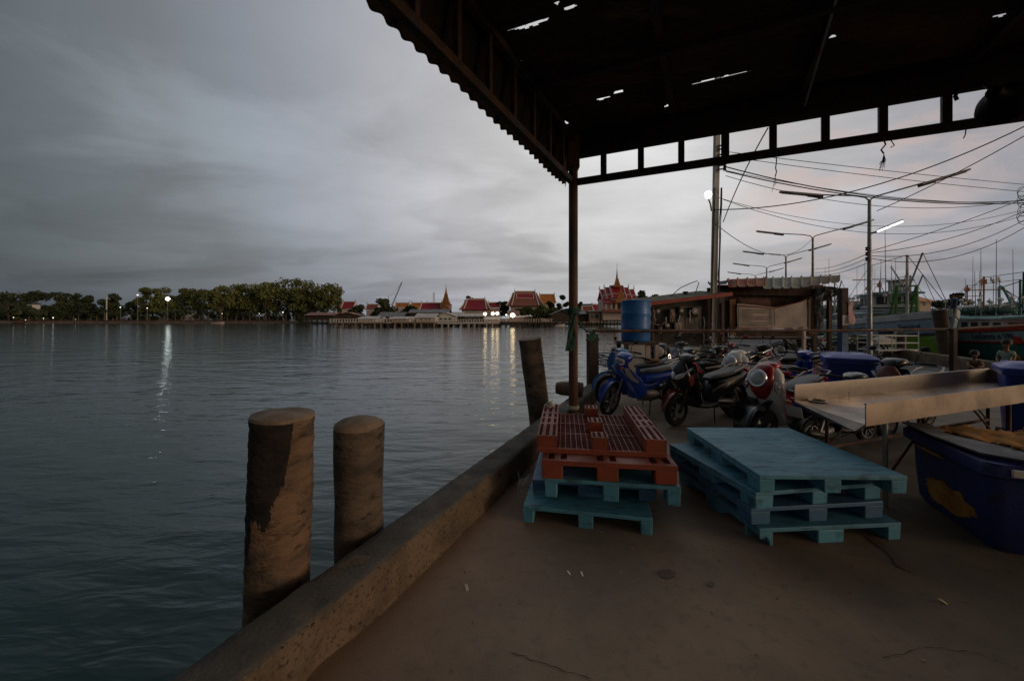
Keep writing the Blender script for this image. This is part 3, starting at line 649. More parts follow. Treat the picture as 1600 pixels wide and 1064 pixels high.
m = MB(); m.prism([(-.03, .98), (-.04, .55), (.02, .12), (.25, -.03), (.42, .02), (.40, .16), (.12, .6), (.16, .99)], Matrix.Translation((0, 0, .645)), .012); cb = m.build('grey_board', mat('grey_board', (.13, .14, .15), .6, col2=(.09, .1, .11), scale=5, bump=.2)); cb.location = tb.location; cb.rotation_euler = tb.rotation_euler
tag(cb, 'dull grey board lying on the edge of the navy fish tub', 'board')
# ================================================================ wheelie bins
def bin_(loc, rz, label, sc=1.0, wf=1.3):
    t = thing('wheelie_bin', label, 'bin', loc, rz, 'blue wheelie bins'); s = sc
    w, d, h = .56 * s * wf, .62 * s, 1.0 * s
    m = MB(); m.loops([rrect(w * .84, d * .8, -w * .42, -d * .38, .06, .04), rrect(w, d, -w / 2, -d / 2, h * .9, .05)]); m.build('body', K['bin'], t, smooth=True)
    m = MB(); m.loops([rrect(w + .06, d + .06, -w / 2 - .03, -d / 2 - .03, h * .905, .06), rrect(w + .06, d + .06, -w / 2 - .03, -d / 2 - .03, h * .955, .06)]); m.build('rim', K['bin'], t, bevel=.006)
    m = MB(); m.loops([rrect(w + .09, d + .10, -w / 2 - .045, -d / 2 - .05, h * .958, .07), rrect(w + .08, d + .09, -w / 2 - .04, -d / 2 - .045, h * .99, .07), rrect(w * .86, d * .8, -w * .43, -d * .4, h * 1.035, .08), rrect(w * .7, d * .65, -w * .35, -d * .32, h * 1.045, .08)]); lid = m.build('lid', K['bin'], t, smooth=True)
    for x in (-w * .36, w * .36): m = MB(); m.box((x, d / 2 + .05, h * 1.0), (.08, .07, .07)); m.build('hinge', K['bin'], lid, bevel=.01)
    m = MB(); m.tube([(-w * .3, d / 2 + .09, h * .97), (w * .3, d / 2 + .09, h * .97)], .016, 8); m.build('handle', K['bin'], t, smooth=True)
    for x in (-w * .46, w * .46): m = MB(); m.cyl((x - .03, d * .4, .1), (x + .03, d * .4, .1), .1, 18); m.build('wheel', K['tyre'], t, smooth=True)
bin_((5.15, 6.1, 0), R(-32), 'blue wheelie bin standing alone behind the long steel tray', 1.02, 1.0)
bin_((6.28, 4.75, 0), R(-44), 'blue wheelie bin partly hidden behind the end of the steel tray', 1.02, 1.0)
K['wet'] = mat('wet_stain', (.125, .095, .066), .6, spec=.25, col2=(.16, .12, .085), scale=4, bump=.15)
def puddle(pts, label, name='water_stain'):
    m = MB(); m.face(m.verts([V((*G(u, v).xy, .0045)) for u, v in pts])); tag(m.build(name, K['wet']), label, 'stain')
def blob(u, v, ru, rv, seed):
    r_ = random.Random(seed); return [(u + ru * (1 - .3 * ns.noise(V((math.cos(6.283 * k / 40) * 2, math.sin(6.283 * k / 40) * 2, seed)))) * math.cos(6.283 * k / 40), v + rv * (1 - .3 * ns.noise(V((math.cos(6.283 * k / 40) * 2, math.sin(6.283 * k / 40) * 2, seed + 9)))) * math.sin(6.283 * k / 40)) for k in range(40)]
puddle([(1352, 838), (1362, 836), (1376, 848), (1396, 858), (1404, 866), (1408, 876), (1420, 882), (1436, 892), (1428, 896), (1412, 890), (1398, 882), (1396, 874), (1384, 862), (1366, 850)], 'long crooked wet trail running out from under the blue pallets')
puddle(blob(1042, 897, 13, 7, 1), 'small dark oval wet stain in the middle of the concrete floor'); puddle(blob(1110, 913, 6, 4, 5), 'tiny dark wet spot beside the oval stain')
K['crack'] = mat('crack_shadow', (.02, .017, .015), 1, bump=0)
def crack(pts, label):
    r_ = random.Random(len(pts)); P_ = []
    for (a, c) in zip(pts, pts[1:]):
        for k in range(7): q_ = k / 7; P_.append((a[0] + (c[0] - a[0]) * q_ + r_.uniform(-3, 3), a[1] + (c[1] - a[1]) * q_ + r_.uniform(-2, 2)))
    m = MB(); prev = None
    for i, (u, v) in enumerate(P_):
        p = G(u, v); w_ = .0016 * (.5 + r_.random()); cur = m.verts([V((p.x, p.y - w_, .0042)), V((p.x + w_ * .3, p.y + w_, .0042))])
        if prev: m.face((prev[0], prev[1], cur[1], cur[0]))
        prev = cur
    tag(m.build('floor_crack', K['crack']), label, 'crack')
crack([(1380, 1030), (1450, 1010), (1530, 1022), (1600, 1050)], 'thin crack wandering over the dark end of the concrete floor'); crack([(800, 1020), (870, 1045), (930, 1064)], 'short thin crack in the concrete floor by the kerb'); crack([(1060, 655), (1150, 660), (1230, 668)], 'floor joint crack under the parked scooters'); crack([(1415, 722), (1432, 728)], 'short joint crack beside the fish tub')
# ================================================================ litter on the floor
for u, v, l, c, tx in ((910, 899, .03, (.6, .58, .5), 'cream'), (1477, 943, .05, (.42, .37, .2), 'straw coloured'), (970, 895, .015, (.65, .63, .58), 'tiny white'), (730, 921, .05, (.45, .40, .36), 'dull pinkish'), (890, 897, .03, (.6, .57, .5), 'ivory')):
    m = MB(); p = G(u, v); a = rnd.uniform(0, 3); d = V((math.cos(a), math.sin(a), 0)); e = V((-d.y, d.x, 0))
    vs = m.verts([p + d * (l * t) + e * (w_ * l * .18) + V((0, 0, .006 + .012 * math.sin(t * 3))) for t in (-.5, -.17, .17, .5) for w_ in (-1, 1)])
    for i in range(3): m.face((vs[2 * i], vs[2 * i + 1], vs[2 * i + 3], vs[2 * i + 2]))
    tag(m.build('paper_scrap', mat('scrap_' + tx.replace(' ', '_'), c, .9, bump=0)), f'{tx} curled scrap of litter on the bare concrete floor', 'litter', 'scraps of litter on the floor')

m = MB(); r_ = random.Random(12)
for i in range(420):
    y = 1.6 + 6.2 * r_.random() ** 1.3; x = inner(y) + .06 + r_.random() ** 1.4 * 5.5; s_ = r_.uniform(.002, .007); a = r_.uniform(0, 3.1)
    m.box((x, y, .0045 + s_ * .3), (s_ * r_.uniform(1, 3), s_, s_ * .6), Matrix.Rotation(a, 3, 'Z')); 
tag(m.build('floor_debris', mat('grit', (.30, .26, .2), .9, col2=(.08, .07, .06), scale=3, bump=0)), kind='stuff')
# ================================================================ far shore
def foliage_mat(name, c, c2): return mat(name, c, .75, col2=c2, scale=.35, lo=.4, hi=.62, bump=0, shade=.22, spec=.2)
K['olive'] = foliage_mat('olive_foliage', (.16, .18, .06), (.09, .105, .04)); K['dkgreen'] = foliage_mat('dark_foliage', (.065, .085, .045), (.036, .05, .027))  # dark leaf colour also carries the cloud shade lying on the park trees
K['green'] = foliage_mat('green_foliage', (.06, .09, .025), (.03, .05, .015)); K['bark'] = mat('pale_bark', (.20, .17, .13), .9, col2=(.11, .09, .07), scale=2, bump=.3)
K['palm'] = foliage_mat('palm_fronds', (.04, .05, .022), (.025, .032, .016))
K['land'] = mat('shore_earth', (.12, .10, .075), .95, col2=(.07, .06, .045), scale=.1, bump=.2)
def px(u, Y): return (u - 800) / F * Y
def zv(v, Y): return H - (v - 497) / F * Y
def leaf(m, p, s, r_):
    d = V((r_.gauss(0, 1), r_.gauss(0, 1), r_.gauss(0, .6) + .4)).normalized(); x = d.orthogonal().normalized(); y = d.cross(x)
    a = r_.uniform(0, 6.28); x, y = x * math.cos(a) + y * math.sin(a), y * math.cos(a) - x * math.sin(a)
    m.quad(p + x * s, p + y * s * .7, p - x * s, p - y * s * .7)
GP = 'trees of the park across the water'
def tree(u, v, wpx, Y, mt, label, base=None, trunk=.4, n=900, group=None, name='tree', flat=.6, ls=.9, gaps=.35):
    r_ = random.Random(int(u * 7 + v)); z0 = -.3 if base is None else base
    x = px(u, Y); top = zv(v, Y); W = wpx / F * Y / 2 * ((1.25 if mt is K['olive'] else 1.06) if group == GP else 1.12); h = top - z0; ch = h * (1 - trunk)
    t = thing(name, label, 'tree', (x, Y, z0), 0, group)
    m = MB(); tr_ = max(.2, h * .018); cz = h * trunk
    bend = V((r_.uniform(-.6, .6), r_.uniform(-.5, .5), 0)); tips = []
    m.tube([V((0, 0, -.3)), V((0, 0, cz * .5)) + bend * .3, V((0, 0, cz)) + bend, V((0, 0, cz + ch * .5)) + bend], [tr_ * 1.5, tr_, tr_ * .8, tr_ * .3], 6)
    blobs = []
    nb = max(8, int(W * 2.6))
    for k in range(nb):
        a = r_.uniform(0, 6.283); rr = math.sqrt(r_.random()) * .72; zz = r_.uniform(.02, .86)
        prof = math.sin(math.pi * min(1, .22 + zz * .72)) ** flat
        c = V((math.cos(a) * rr * W * prof, math.sin(a) * rr * W * prof, cz + ch * zz)); blobs.append((c, r_.uniform(.26, .42) * min(W, ch * .75)))
        if k % 2 == 0: s0 = V((0, 0, cz * r_.uniform(.75, 1.1))) + bend; m.tube([s0, s0.lerp(c, .5) + V((0, 0, .3)), c], [tr_ * .45, tr_ * .3, tr_ * .1], 5)
    blobs.append((V((bend.x, bend.y, h - .3 * min(W, ch))), .33 * min(W, ch)))
    m.build('trunk', K['bark'], t, smooth=True)
    m = MB(); per = n // len(blobs) + 1
    for c, br in blobs:
        for k in range(per):
            d = V((r_.gauss(0, 1), r_.gauss(0, 1), r_.gauss(0, 1))).normalized(); rad = br * (r_.random() ** .4)
            p = c + V((d.x * rad, d.y * rad, d.z * rad * .72)); leaf(m, p, ls * r_.uniform(.45, 1.0), r_)
    m.build('crown', mt, t); return t
def palm(u, v, Y, label, z0=-.2, group='palms on the park shore'):
    r_ = random.Random(int(u * 13)); x = px(u, Y); h = zv(v, Y) - z0
    t = thing('palm_tree', label, 'palm', (x, Y, z0), 0, group)
    m = MB(); b = V((r_.uniform(-.5, .5), r_.uniform(-.4, .4), 0)); m.tube([V((0, 0, 0)), V((0, 0, h * .45)) + b * .4, V((0, 0, h * .82)) + b], [.2, .15, .12], 6); m.build('trunk', K['bark'], t, smooth=True)
    m = MB(); c = V((0, 0, h * .82)) + b
    for k in range(15):
        a = 6.283 * k / 15 + r_.uniform(-.2, .2); e = r_.uniform(-.2, 1.1); l = h * r_.uniform(.34, .48); pr = None; d = V((math.cos(a), math.sin(a), 0)); sd = V((-d.y, d.x, 0))
        for i in range(6):
            q = i / 5; p = c + d * l * q * math.cos(e * .8) + V((0, 0, l * (math.sin(e) * q - .75 * q * q))); w_ = .42 * math.sin(math.pi * (.12 + .86 * q))
            cur = m.verts([p + sd * w_ - V((0, 0, w_ * .6)), p, p - sd * w_ - V((0, 0, w_ * .6))])
            if pr: m.face((pr[0], pr[1], cur[1], cur[0])); m.face((pr[1], pr[2], cur[2], cur[1]))
            pr = cur
    m.build('crown', K['palm'], t)
# land: park shore on the left, temple shore in the middle and behind the quay
def landmass(name, pts, z):
    m = MB(); m.loops([[V((x, y, -4)) for x, y in pts], [V((x, y, z)) for x, y in pts]]); tag(m.build(name, K['land']), kind='structure')
landmass('park_shore', [(-700, 216), (px(470, 218), 216), (px(520, 176), 176), (px(560, 165), 165), (px(780, 165), 165), (px(1030, 160), 160), (px(1200, 160), 160), (900, 170), (900, 900), (-700, 900)], -.35)
m = MB(); m.bar((-420, 215.6, -.72), (px(468, 216), 215.6, -.72), .5, .9); tag(m.build('sea_wall', mat('sea_wall_stone', (.2, .16, .14), .9, col2=(.12, .1, .09), scale=.4, bump=.3)), 'low brown sea wall along the foot of the dark park trees', 'sea wall')
m = MB(); m.bar((-420, 217.5, .25), (px(440, 217), 217.5, .25), .12, .5); tag(m.build('railing', mat('dull_red_rail', (.13, .06, .055), .8, col2=(.06, .05, .05), scale=.3, bump=0)), 'dull red rail running along the top of the park sea wall', 'railing')
m = MB()
for cx, cy, rx, ry, hz_ in ((px(922, 900), 900, 60, 40, 36), (px(898, 900), 900, 60, 30, 26), (px(752, 900), 900, 40, 30, 24), (px(37, 420), 420, 22, 14, 23), (px(100, 420), 420, 60, 14, 15), (px(1400, 700), 700, 55, 40, 36), (px(1330, 900), 900, 130, 40, 22), (px(1560, 700), 700, 120, 30, 22)):
    rings = []
    for k in range(10):
        q = k / 9; rr = math.cos(q * math.pi / 2) ** .8; rings.append([V((cx + rx * rr * math.cos(2 * math.pi * j / 28) * (1 + .08 * ns.noise(V((j * .6, k * .4, cx)))), cy + ry * rr * math.sin(2 * math.pi * j / 28), -2 + hz_ * math.sin(q * math.pi / 2))) for j in range(28)])
    m.loops(rings)
tag(m.build('hills', mat('wooded_hills', (.045, .06, .07), 1, col2=(.03, .045, .05), scale=.05, bump=0), smooth=True), kind='structure')  # distance haze put into the hills' colour as a dim blue
GP = 'trees of the park across the water'
for i, (u, v, w_, mt, lab) in enumerate((
    (14, 456, 42, 'dkgreen', 'dark round tree at the far end of the park shore'), (58, 453, 36, 'dkgreen', 'dark tree with a tall domed crown beside the white park building'),
    (95, 455, 38, 'dkgreen', 'dark tree with a pointed crown in the darker half of the park'), (122, 457, 34, 'dkgreen', 'dark blunt tree just past the pointed one in the park'), (141, 461, 28, 'dkgreen', 'low dark tree beside the pale lamp mast in the park'),
    (176, 457, 34, 'dkgreen', 'loose dark tree with sky showing through its crown, by the pale mast'), (205, 471, 20, 'dkgreen', 'small sparse tree in the gap of the park tree line'), (228, 448, 28, 'olive', 'open ragged tree at the dark end of the olive grove'),
    (258, 447, 36, 'olive', 'olive tree standing behind the bright park lamp'), (288, 449, 34, 'olive', 'thin olive tree next past the bright park lamp'), (318, 450, 36, 'olive', 'low olive tree in the dip of the grove'), (345, 444, 42, 'olive', 'olive tree above the small white boat'),
    (380, 441, 46, 'olive', 'broad olive tree in the middle of the grove'), (415, 438, 44, 'olive', 'tall olive tree with pale trunk in the grove'), (450, 433, 52, 'olive', 'tallest olive tree crowning the park grove'), (483, 437, 46, 'olive', 'broad olive tree over the brick coloured hut of the grove'), (512, 441, 44, 'olive', 'olive tree leaning towards the temple at the end of the grove'), (398, 452, 40, 'olive', 'shorter olive tree filling in beneath the tall ones'), (468, 450, 44, 'olive', 'shorter olive tree under the tallest crown'), (530, 452, 26, 'olive', 'small olive tree at the very edge of the grove'), (362, 458, 40, 'dkgreen', 'dark low tree inside the olive grove'), (272, 462, 40, 'dkgreen', 'dark low tree behind the bright park lamp'))):
    tree(u, v, w_, 232 + (i * 7) % 11, K[mt], lab, trunk=.30 if mt == 'olive' else .16, n=2600 if mt == 'olive' else 2300, group=GP, ls=.85)
for i in range(30):   # extra pale trunks are the grove's young trees; the row of palms stands before them
    u = 112 + i * 13.4 + rnd.uniform(-4, 4); palm(u, rnd.uniform(481, 489), 221 + rnd.uniform(-2, 3), 'low palm in the dark row before the park trees')
for i, (u, v, w_) in enumerate(((20, 482, 60), (75, 484, 60), (130, 484, 60), (180, 484, 50), (300, 484, 70), (360, 484, 70), (420, 484, 70), (470, 486, 60), (240, 486, 60), (44, 486, 34))):
    tree(u, v - 6, w_ + 14, 243 if u != 44 else 221, K['dkgreen'], 'dense dark bush under the park trees', trunk=.0, n=1500, group='bushes under the park trees', name='bush', ls=.9)
for u, v, w_, Y, mt, tr_, lab in ((561, 477, 34, 172, 'green', .15, 'bright green round tree at the landward end of the long pier'), (604, 466, 34, 172, 'dkgreen', .25, 'nearly black spreading tree beside the crane'), (590, 480, 24, 171, 'dkgreen', .1, 'low black shrub tree at the foot of the spreading tree'), (640, 478, 30, 185, 'green', .1, 'low green tree before the orange roofs'), (728, 478, 18, 178, 'dkgreen', .1, 'dark shrub tree between the spire and the second temple hall'), (733, 462, 16, 190, 'dkgreen', .5, 'wispy tree rising behind the second temple hall'), (750, 468, 20, 192, 'dkgreen', .5, 'thin tree behind the second hall roof'), (783, 471, 26, 182, 'green', .2, 'tree between the two big temple halls'),
    (822, 478, 34, 168, 'olive', .1, 'brownish tree in front of the big brown hall'), (845, 476, 40, 166, 'olive', .1, 'wide olive shrub tree on the shore below the orange hall'), (868, 482, 30, 163, 'olive', .1, 'yellowish bush at the water edge beside the grey hut'), (858, 470, 20, 176, 'dkgreen', .2, 'dark tree below the orange roof'), (880, 461, 20, 175, 'dkgreen', .3, 'dark feathery tree next past the orange roof'), (895, 466, 20, 176, 'dkgreen', .3, 'dark tree seen behind the shed post'), (908, 472, 12, 178, 'dkgreen', .2, 'dark bush just past the shed post'), (1004, 453, 30, 175, 'dkgreen', .2, 'dark tree rising behind the blue drum'), (1024, 459, 24, 180, 'dkgreen', .2, 'lower dark tree over the red eave of the meter shack'), (995, 462, 20, 182, 'dkgreen', .2, 'small dark tree between the temple and the drum'),
    (1392, 468, 40, 120, 'dkgreen', .2, 'dark tree line end behind the white fishing boat'), (1500, 457, 26, 110, 'dkgreen', .2, 'dark tree behind the masts of the turquoise boat'), (1470, 470, 40, 125, 'dkgreen', .2, 'low dark trees behind the green mast'), (1580, 470, 36, 120, 'dkgreen', .2, 'low dark tree behind the turquoise derrick')):
    tree(u, v, w_, Y, K[mt], lab, trunk=tr_, n=1300, group='trees around the temple', ls=.7)
# ---------------------------------------------------------------- temple halls
K['t_red'] = mat('crimson_tiles', (.30, .022, .04), .5, col2=(.22, .02, .03), scale=.6, bump=.15, bscale=3); K['t_brown'] = mat('brown_red_tiles', (.26, .09, .06), .6, col2=(.2, .07, .05), scale=.6, bump=.1, bscale=3)
K['t_orange'] = mat('orange_tiles', (.5, .18, .03), .55, col2=(.4, .14, .03), scale=.6, bump=.1, bscale=3); K['gold'] = mat('gilding', (.40, .19, .05), .45, metal=.3, col2=(.22, .09, .03), scale=2.0, bump=.5, bscale=3)
K['t_white'] = mat('temple_white', (.62, .52, .47), .7, col2=(.5, .4, .36), scale=.8, bump=0); K['t_green'] = mat('green_finial', (.06, .09, .09), .5, bump=0); K['glass_dk'] = mat('dark_window', (.03, .045, .05), .15, bump=0)
K['pink'] = mat('pinkish_wall', (.50, .33, .26), .8, col2=(.4, .26, .2), scale=.5, bump=0); K['grey_roof'] = mat('grey_sheet_roof', (.17, .18, .19), .6, col2=(.12, .125, .13), scale=.7, bump=.2, bscale=3); K['white_roof'] = mat('pale_sheet_roof', (.5, .47, .44), .55, col2=(.4, .38, .36), scale=.6, bump=.1, bscale=3)
K['wood_dk'] = mat('dark_timber', (.07, .05, .04), .85, col2=(.04, .03, .025), scale=1.5, bump=.3)
def slope(m, x0, x1, y0, z0, y1, z1, th=.18, sag=.25, n=5, fl=.0):
    """a curved roof slope from ridge (y0, z0) to eave (y1, z1) between x0 and x1, flaring by fl"""
    rings = []
    for k in range(n + 1):
        q = k / n; y = y0 + (y1 - y0) * q; z = z0 + (z1 - z0) * (q + sag * q * (1 - q)); f = fl * q
        rings.append([V((x0 - f, y, z)), V((x1 + f, y, z)), V((x1 + f, y, z - th)), V((x0 - f, y, z - th))])
    m.loops(rings)
def finial(m, p, s, d):
    p = V(p); m.tube([p, p + V((d * .15 * s, 0, .35 * s)), p + V((-d * .05 * s, 0, .7 * s)), p + V((d * .25 * s, 0, 1.1 * s))], [.14 * s, .12 * s, .08 * s, .02 * s], 5)
def hall(name, label, u0, u1, vr, ve, Y, mt, inset=(.14, .14), tiers=1, border=None, wall='t_white', wallh=3, group=None, gable='t_white'):
    """a long temple hall whose ridge runs across the view"""
    x0, x1 = px(u0, Y), px(u1, Y); zr, ze = zv(vr, Y), zv(ve, Y); w = x1 - x0; D = (zr - ze) * .95
    t = thing(name, label, 'temple hall', ((x0 + x1) / 2, Y, -.35), 0, group)
    r0, r1 = x0 + w * inset[0], x1 - w * inset[1]
    for k in range(tiers):
        a = k * .55; f0 = r0 + (x0 - r0) * (.25 * k); f1 = r1 + (x1 - r1) * (.25 * k)
        dz = k * (zr - ze) * .10
        m = MB()
        for sgn in (-1, 1): slope(m, f0, f1, Y, zr - dz, Y + sgn * D, ze + (0 if k == 0 else -.02) - .01 * k, fl=(w * inset[0] * (1 if k == tiers - 1 else .5)))
        r = m.build('roof' if k == 0 else 'lower_roof', mt, t, world=True)
        m = MB()
        for xx, fl in ((f0, -1), (f1, 1)):
            for sgn in (-1, 1):
                pts = [V((xx + fl * (w * inset[0] * (1 if k == tiers - 1 else .5)) * q, Y + sgn * D * q, zr - dz + (ze - zr + dz) * (q + .25 * q * (1 - q)) + .1)) for q in (0, .25, .5, .75, 1)]
                m.tube(pts, .28, 5)
        m.tube([V((f0, Y, zr - dz + .15)), V((f1, Y, zr - dz + .15))], .26, 5); m.build('barge_board', K['t_white'], r, world=True)
    if border:
        m = MB(); q0, q1 = .12, .42
        def pt(x, q): return V((x, Y - D * q, zr + (ze - zr) * (q + .25 * q * (1 - q)) + .06))
        a, c = r0 + (r1 - r0) * .08, r1 - (r1 - r0) * .08
        m.loops([[pt(a, q0), pt(c, q0), pt(c, q1), pt(a, q1)], [p + V((0, -.06, .03)) for p in (pt(a, q0), pt(c, q0), pt(c, q1), pt(a, q1))]]); m.build('red_field', K['t_red'], t, world=True)
        m = MB()
        for p, q in ((pt(a, q0), pt(c, q0)), (pt(c, q0), pt(c, q1)), (pt(c, q1), pt(a, q1)), (pt(a, q1), pt(a, q0))): m.tube([p + V((0, -.1, .05)), q + V((0, -.1, .05))], .16, 4)
        m.build('field_border', K['t_white'], t, world=True)
    m = MB(); m.box(((x0 + x1) / 2, Y, (ze - .4 - .35) / 2), (w * .86, D * 1.5, ze + .0)); m.build('wall', K[wall], t, world=True)
    m = MB()
    for xx in (r0 + .1, r1 - .1): m.loops([[V((xx - .1, Y - D * .9, ze + .2)), V((xx - .1, Y + D * .9, ze + .2)), V((xx - .1, Y, zr - .3))], [V((xx + .1, Y - D * .9, ze + .2)), V((xx + .1, Y + D * .9, ze + .2)), V((xx + .1, Y, zr - .3))]])
    m.build('gable', K[gable], t, world=True)
    m = MB()
    for xx, d in ((r0, -1), (r1, 1)): finial(m, (xx, Y, zr), 1.3, d)
    m.build('finial', K['t_green'], t, world=True); return t
GT = 'temple halls across the water'
hall('temple_hall', 'crimson roofed temple hall beside the golden spire', 657, 692, 474, 487, 176, K['t_red'], (.06, .06), group=GT)
hall('temple_hall', 'crimson roofed temple hall with white edged double eaves, second from the golden spire', 722, 764, 467.5, 484, 172, K['t_red'], (.2, .16), 2, group=GT, gable='gold')
hall('temple_hall', 'small low crimson roof tucked behind the second temple hall', 762, 782, 473.5, 480, 180, K['t_red'], (.06, .06), group=GT)
hall('temple_hall', 'big brown tiled temple hall with a framed red panel in its roof', 794, 846, 456, 478.5, 182, K['t_brown'], (.2, .2), 2, True, group=GT, gable='t_red')
hall('temple_hall', 'orange tiled temple hall behind the big brown one', 842, 868, 460.5, 474, 192, K['t_orange'], (.05, .08), 1, group=GT)
hall('temple_hall', 'low red roof beside the shed post near the shore', 908, 926, 479, 486, 168, K['t_brown'], (.08, .06), group=GT)
hall('temple_hall', 'low crimson roof between the shed post and the tiered temple', 924, 942, 476.5, 484, 174, K['t_red'], (.05, .05), group=GT)
GO = 'roofs behind the waterfront'
for u0, u1, vr, ve, mt, lab in ((618, 640, 474, 480, 't_orange', 'faded orange roof behind the black spreading tree'), (642, 668, 474, 481, 't_orange', 'second faded orange roof, nearer the crimson hall'), (573, 592, 476, 484, 't_brown', 'pale roofed house between the green and the black tree'), (536, 556, 472, 482, 't_red', 'small red tower house at the end of the olive grove')):
    hall('village_house', lab, u0, u1, vr, ve, 196, K[mt], (.04, .04), group=GO)
def spire(m, cx, cy, z0, z1, w0, tiers, frac=.5):
    """a stepped spire: square tiers that shrink, then a slender needle"""
    z = z0; w = w0; zt_ = z0 + (z1 - z0) * frac; h = (zt_ - z0) / tiers
    for k in range(tiers):
        m.box((cx, cy, z + h * .18), (w, w, h * .36)); m.loops([[V((cx + sx * w * .46, cy + sy * w * .46, z + h * .36)) for sx, sy in ((-1, -1), (1, -1), (1, 1), (-1, 1))], [V((cx + sx * w * .33, cy + sy * w * .33, z + h)) for sx, sy in ((-1, -1), (1, -1), (1, 1), (-1, 1))]])
        for sx in (-1, 0, 1): m.loops([[V((cx + sx * w * .36 + a * w * .09, cy - w * .5, z + h * .36)) for a in (-1, 1)] + [V((cx + sx * w * .36 + w * .09, cy - w * .4, z + h * .36)), V((cx + sx * w * .36 - w * .09, cy - w * .4, z + h * .36))], [V((cx + sx * w * .36 + a * .02, cy - w * .43, z + h * .8 + b_)) for a, b_ in ((-1, 0), (1, 0), (1, .01), (-1, .01))]])
        w *= .76; z += h
    m.tube([(cx, cy, z), (cx, cy, z + (z1 - z) * .2), (cx, cy, z + (z1 - z) * .4), (cx, cy, z + (z1 - z) * .7), (cx, cy, z1)], [w * .5, w * .36, w * .2, w * .1, .05], 8)
sp = thing('gilded_spire', 'golden stepped temple spire with a slender needle beside the crimson hall', 'spire', (px(697, 174), 174, -.35))
m = MB(); spire(m, px(697, 174), 174, zv(477, 174), zv(444, 174), 4.6, 5, .55); m.build('spire', K['gold'], sp, world=True)
m = MB(); m.box((px(697, 174), 174, (zv(477, 174) - .35) / 2), (4.2, 4.2, zv(477, 174) + .35)); m.build('base', K['pink'], sp, world=True)
m = MB(); X_ = px(697, 174)
m.loops([[V((X_ - 2.6, 171.3, zv(487, 174))), V((X_ + 2.6, 171.3, zv(487, 174))), V((X_, 171.3, zv(474, 174)))], [V((X_ - 2.6, 171.6, zv(487, 174))), V((X_ + 2.6, 171.6, zv(487, 174))), V((X_, 171.6, zv(474, 174)))]]); m.build('porch_gable', K['gold'], sp, world=True)
m = MB(); m.box((X_, 171, zv(486, 174)), (.9, .3, 1.7)); m.build('niche', K['t_white'], sp, world=True)
# the tiered temple with the tall spire
Y_ = 150; X_ = px(963, Y_); tw = thing('tiered_temple', 'tiered crimson roofed temple with a gold gable and needle spire, beside the blue drum', 'temple', (X_, Y_, -.35))
for k, (du0, du1, vt, vb) in enumerate(((-26, -19.5, 453, 469), (-18.5, -11, 450, 467.5), (-10.5, 10.5, 447, 466), (11, 18.5, 450, 467.5), (19.5, 27, 453, 469))):
    x0, x1 = px(963 + du0, Y_), px(963 + du1, Y_); m = MB()
    for sgn in (-1, 1): slope(m, x0, x1, Y_, zv(vt, Y_), Y_ + sgn * 4.6, zv(vb, Y_), fl=0)
    r = m.build('roof', K['t_red'], tw, world=True)
    m = MB()
    for xx in (x0, x1): m.tube([V((xx, Y_ - 4.6 * q, zv(vt, Y_) + (zv(vb, Y_) - zv(vt, Y_)) * (q + .25 * q * (1 - q)) + .1)) for q in (0, .25, .5, .75, 1)], .2, 4)
    m.tube([(x0, Y_, zv(vt, Y_) + .1), (x1, Y_, zv(vt, Y_) + .1)], .2, 4); m.tube([(x0, Y_ - 3.4, zv(vb - 5, Y_) + .3), (x1, Y_ - 3.4, zv(vb - 5, Y_) + .3)], .14, 4); m.build('roof_edge', K['t_white'], r, world=True)
    if k != 2:
        m = MB(); finial(m, (x0 if k < 2 else x1, Y_, zv(vt, Y_)), 1.5, -1 if k < 2 else 1); m.build('finial', K['t_green'], r, world=True)
m = MB(); slope(m, px(937, Y_), px(990, Y_), Y_ - 3.5, zv(467, Y_), Y_ - 6.4, zv(474, Y_)); m.build('lower_roof', K['t_red'], tw, world=True)
m = MB(); m.box((X_, Y_, zv(484, Y_)), (12, 8.5, zv(468, Y_) - zv(500, Y_))); m.build('wall', K['t_white'], tw, world=True)
for u in (942, 950, 957, 969, 976, 984):
    m = MB(); m.box((px(u, Y_), Y_ - 5.2, zv(478, Y_)), (.5, .5, zv(472, Y_) - zv(484, Y_))); m.build('column', K['t_white'], tw, world=True)
for u in (953.5, 963, 972.5):
    m = MB(); m.box((px(u, Y_), Y_ - 4.3, zv(478.5, Y_)), (1.1, .1, 2.2)); m.build('doorway', K['glass_dk'], tw, world=True)
m = MB(); m.loops([[V((px(954, Y_), Y_ - 6.8 + d, zv(474, Y_))), V((px(972, Y_), Y_ - 6.8 + d, zv(474, Y_))), V((px(968, Y_), Y_ - 6.8 + d, zv(466, Y_))), V((X_, Y_ - 6.8 + d, zv(452, Y_))), V((px(958, Y_), Y_ - 6.8 + d, zv(466, Y_)))] for d in (0, .5)]); m.noise(.12, 1.5, 2); m.build('gold_gable', K['gold'], tw, world=True)
m = MB(); spire(m, X_, Y_ - 1, zv(449, Y_), zv(412, Y_), 2.6, 4, .36); m.build('spire', K['gold'], tw, world=True)
m = MB(); m.box((X_, Y_ - 5.6, zv(486, Y_)), (13, 3, .9)); m.build('terrace', K['t_brown'], tw, world=True)
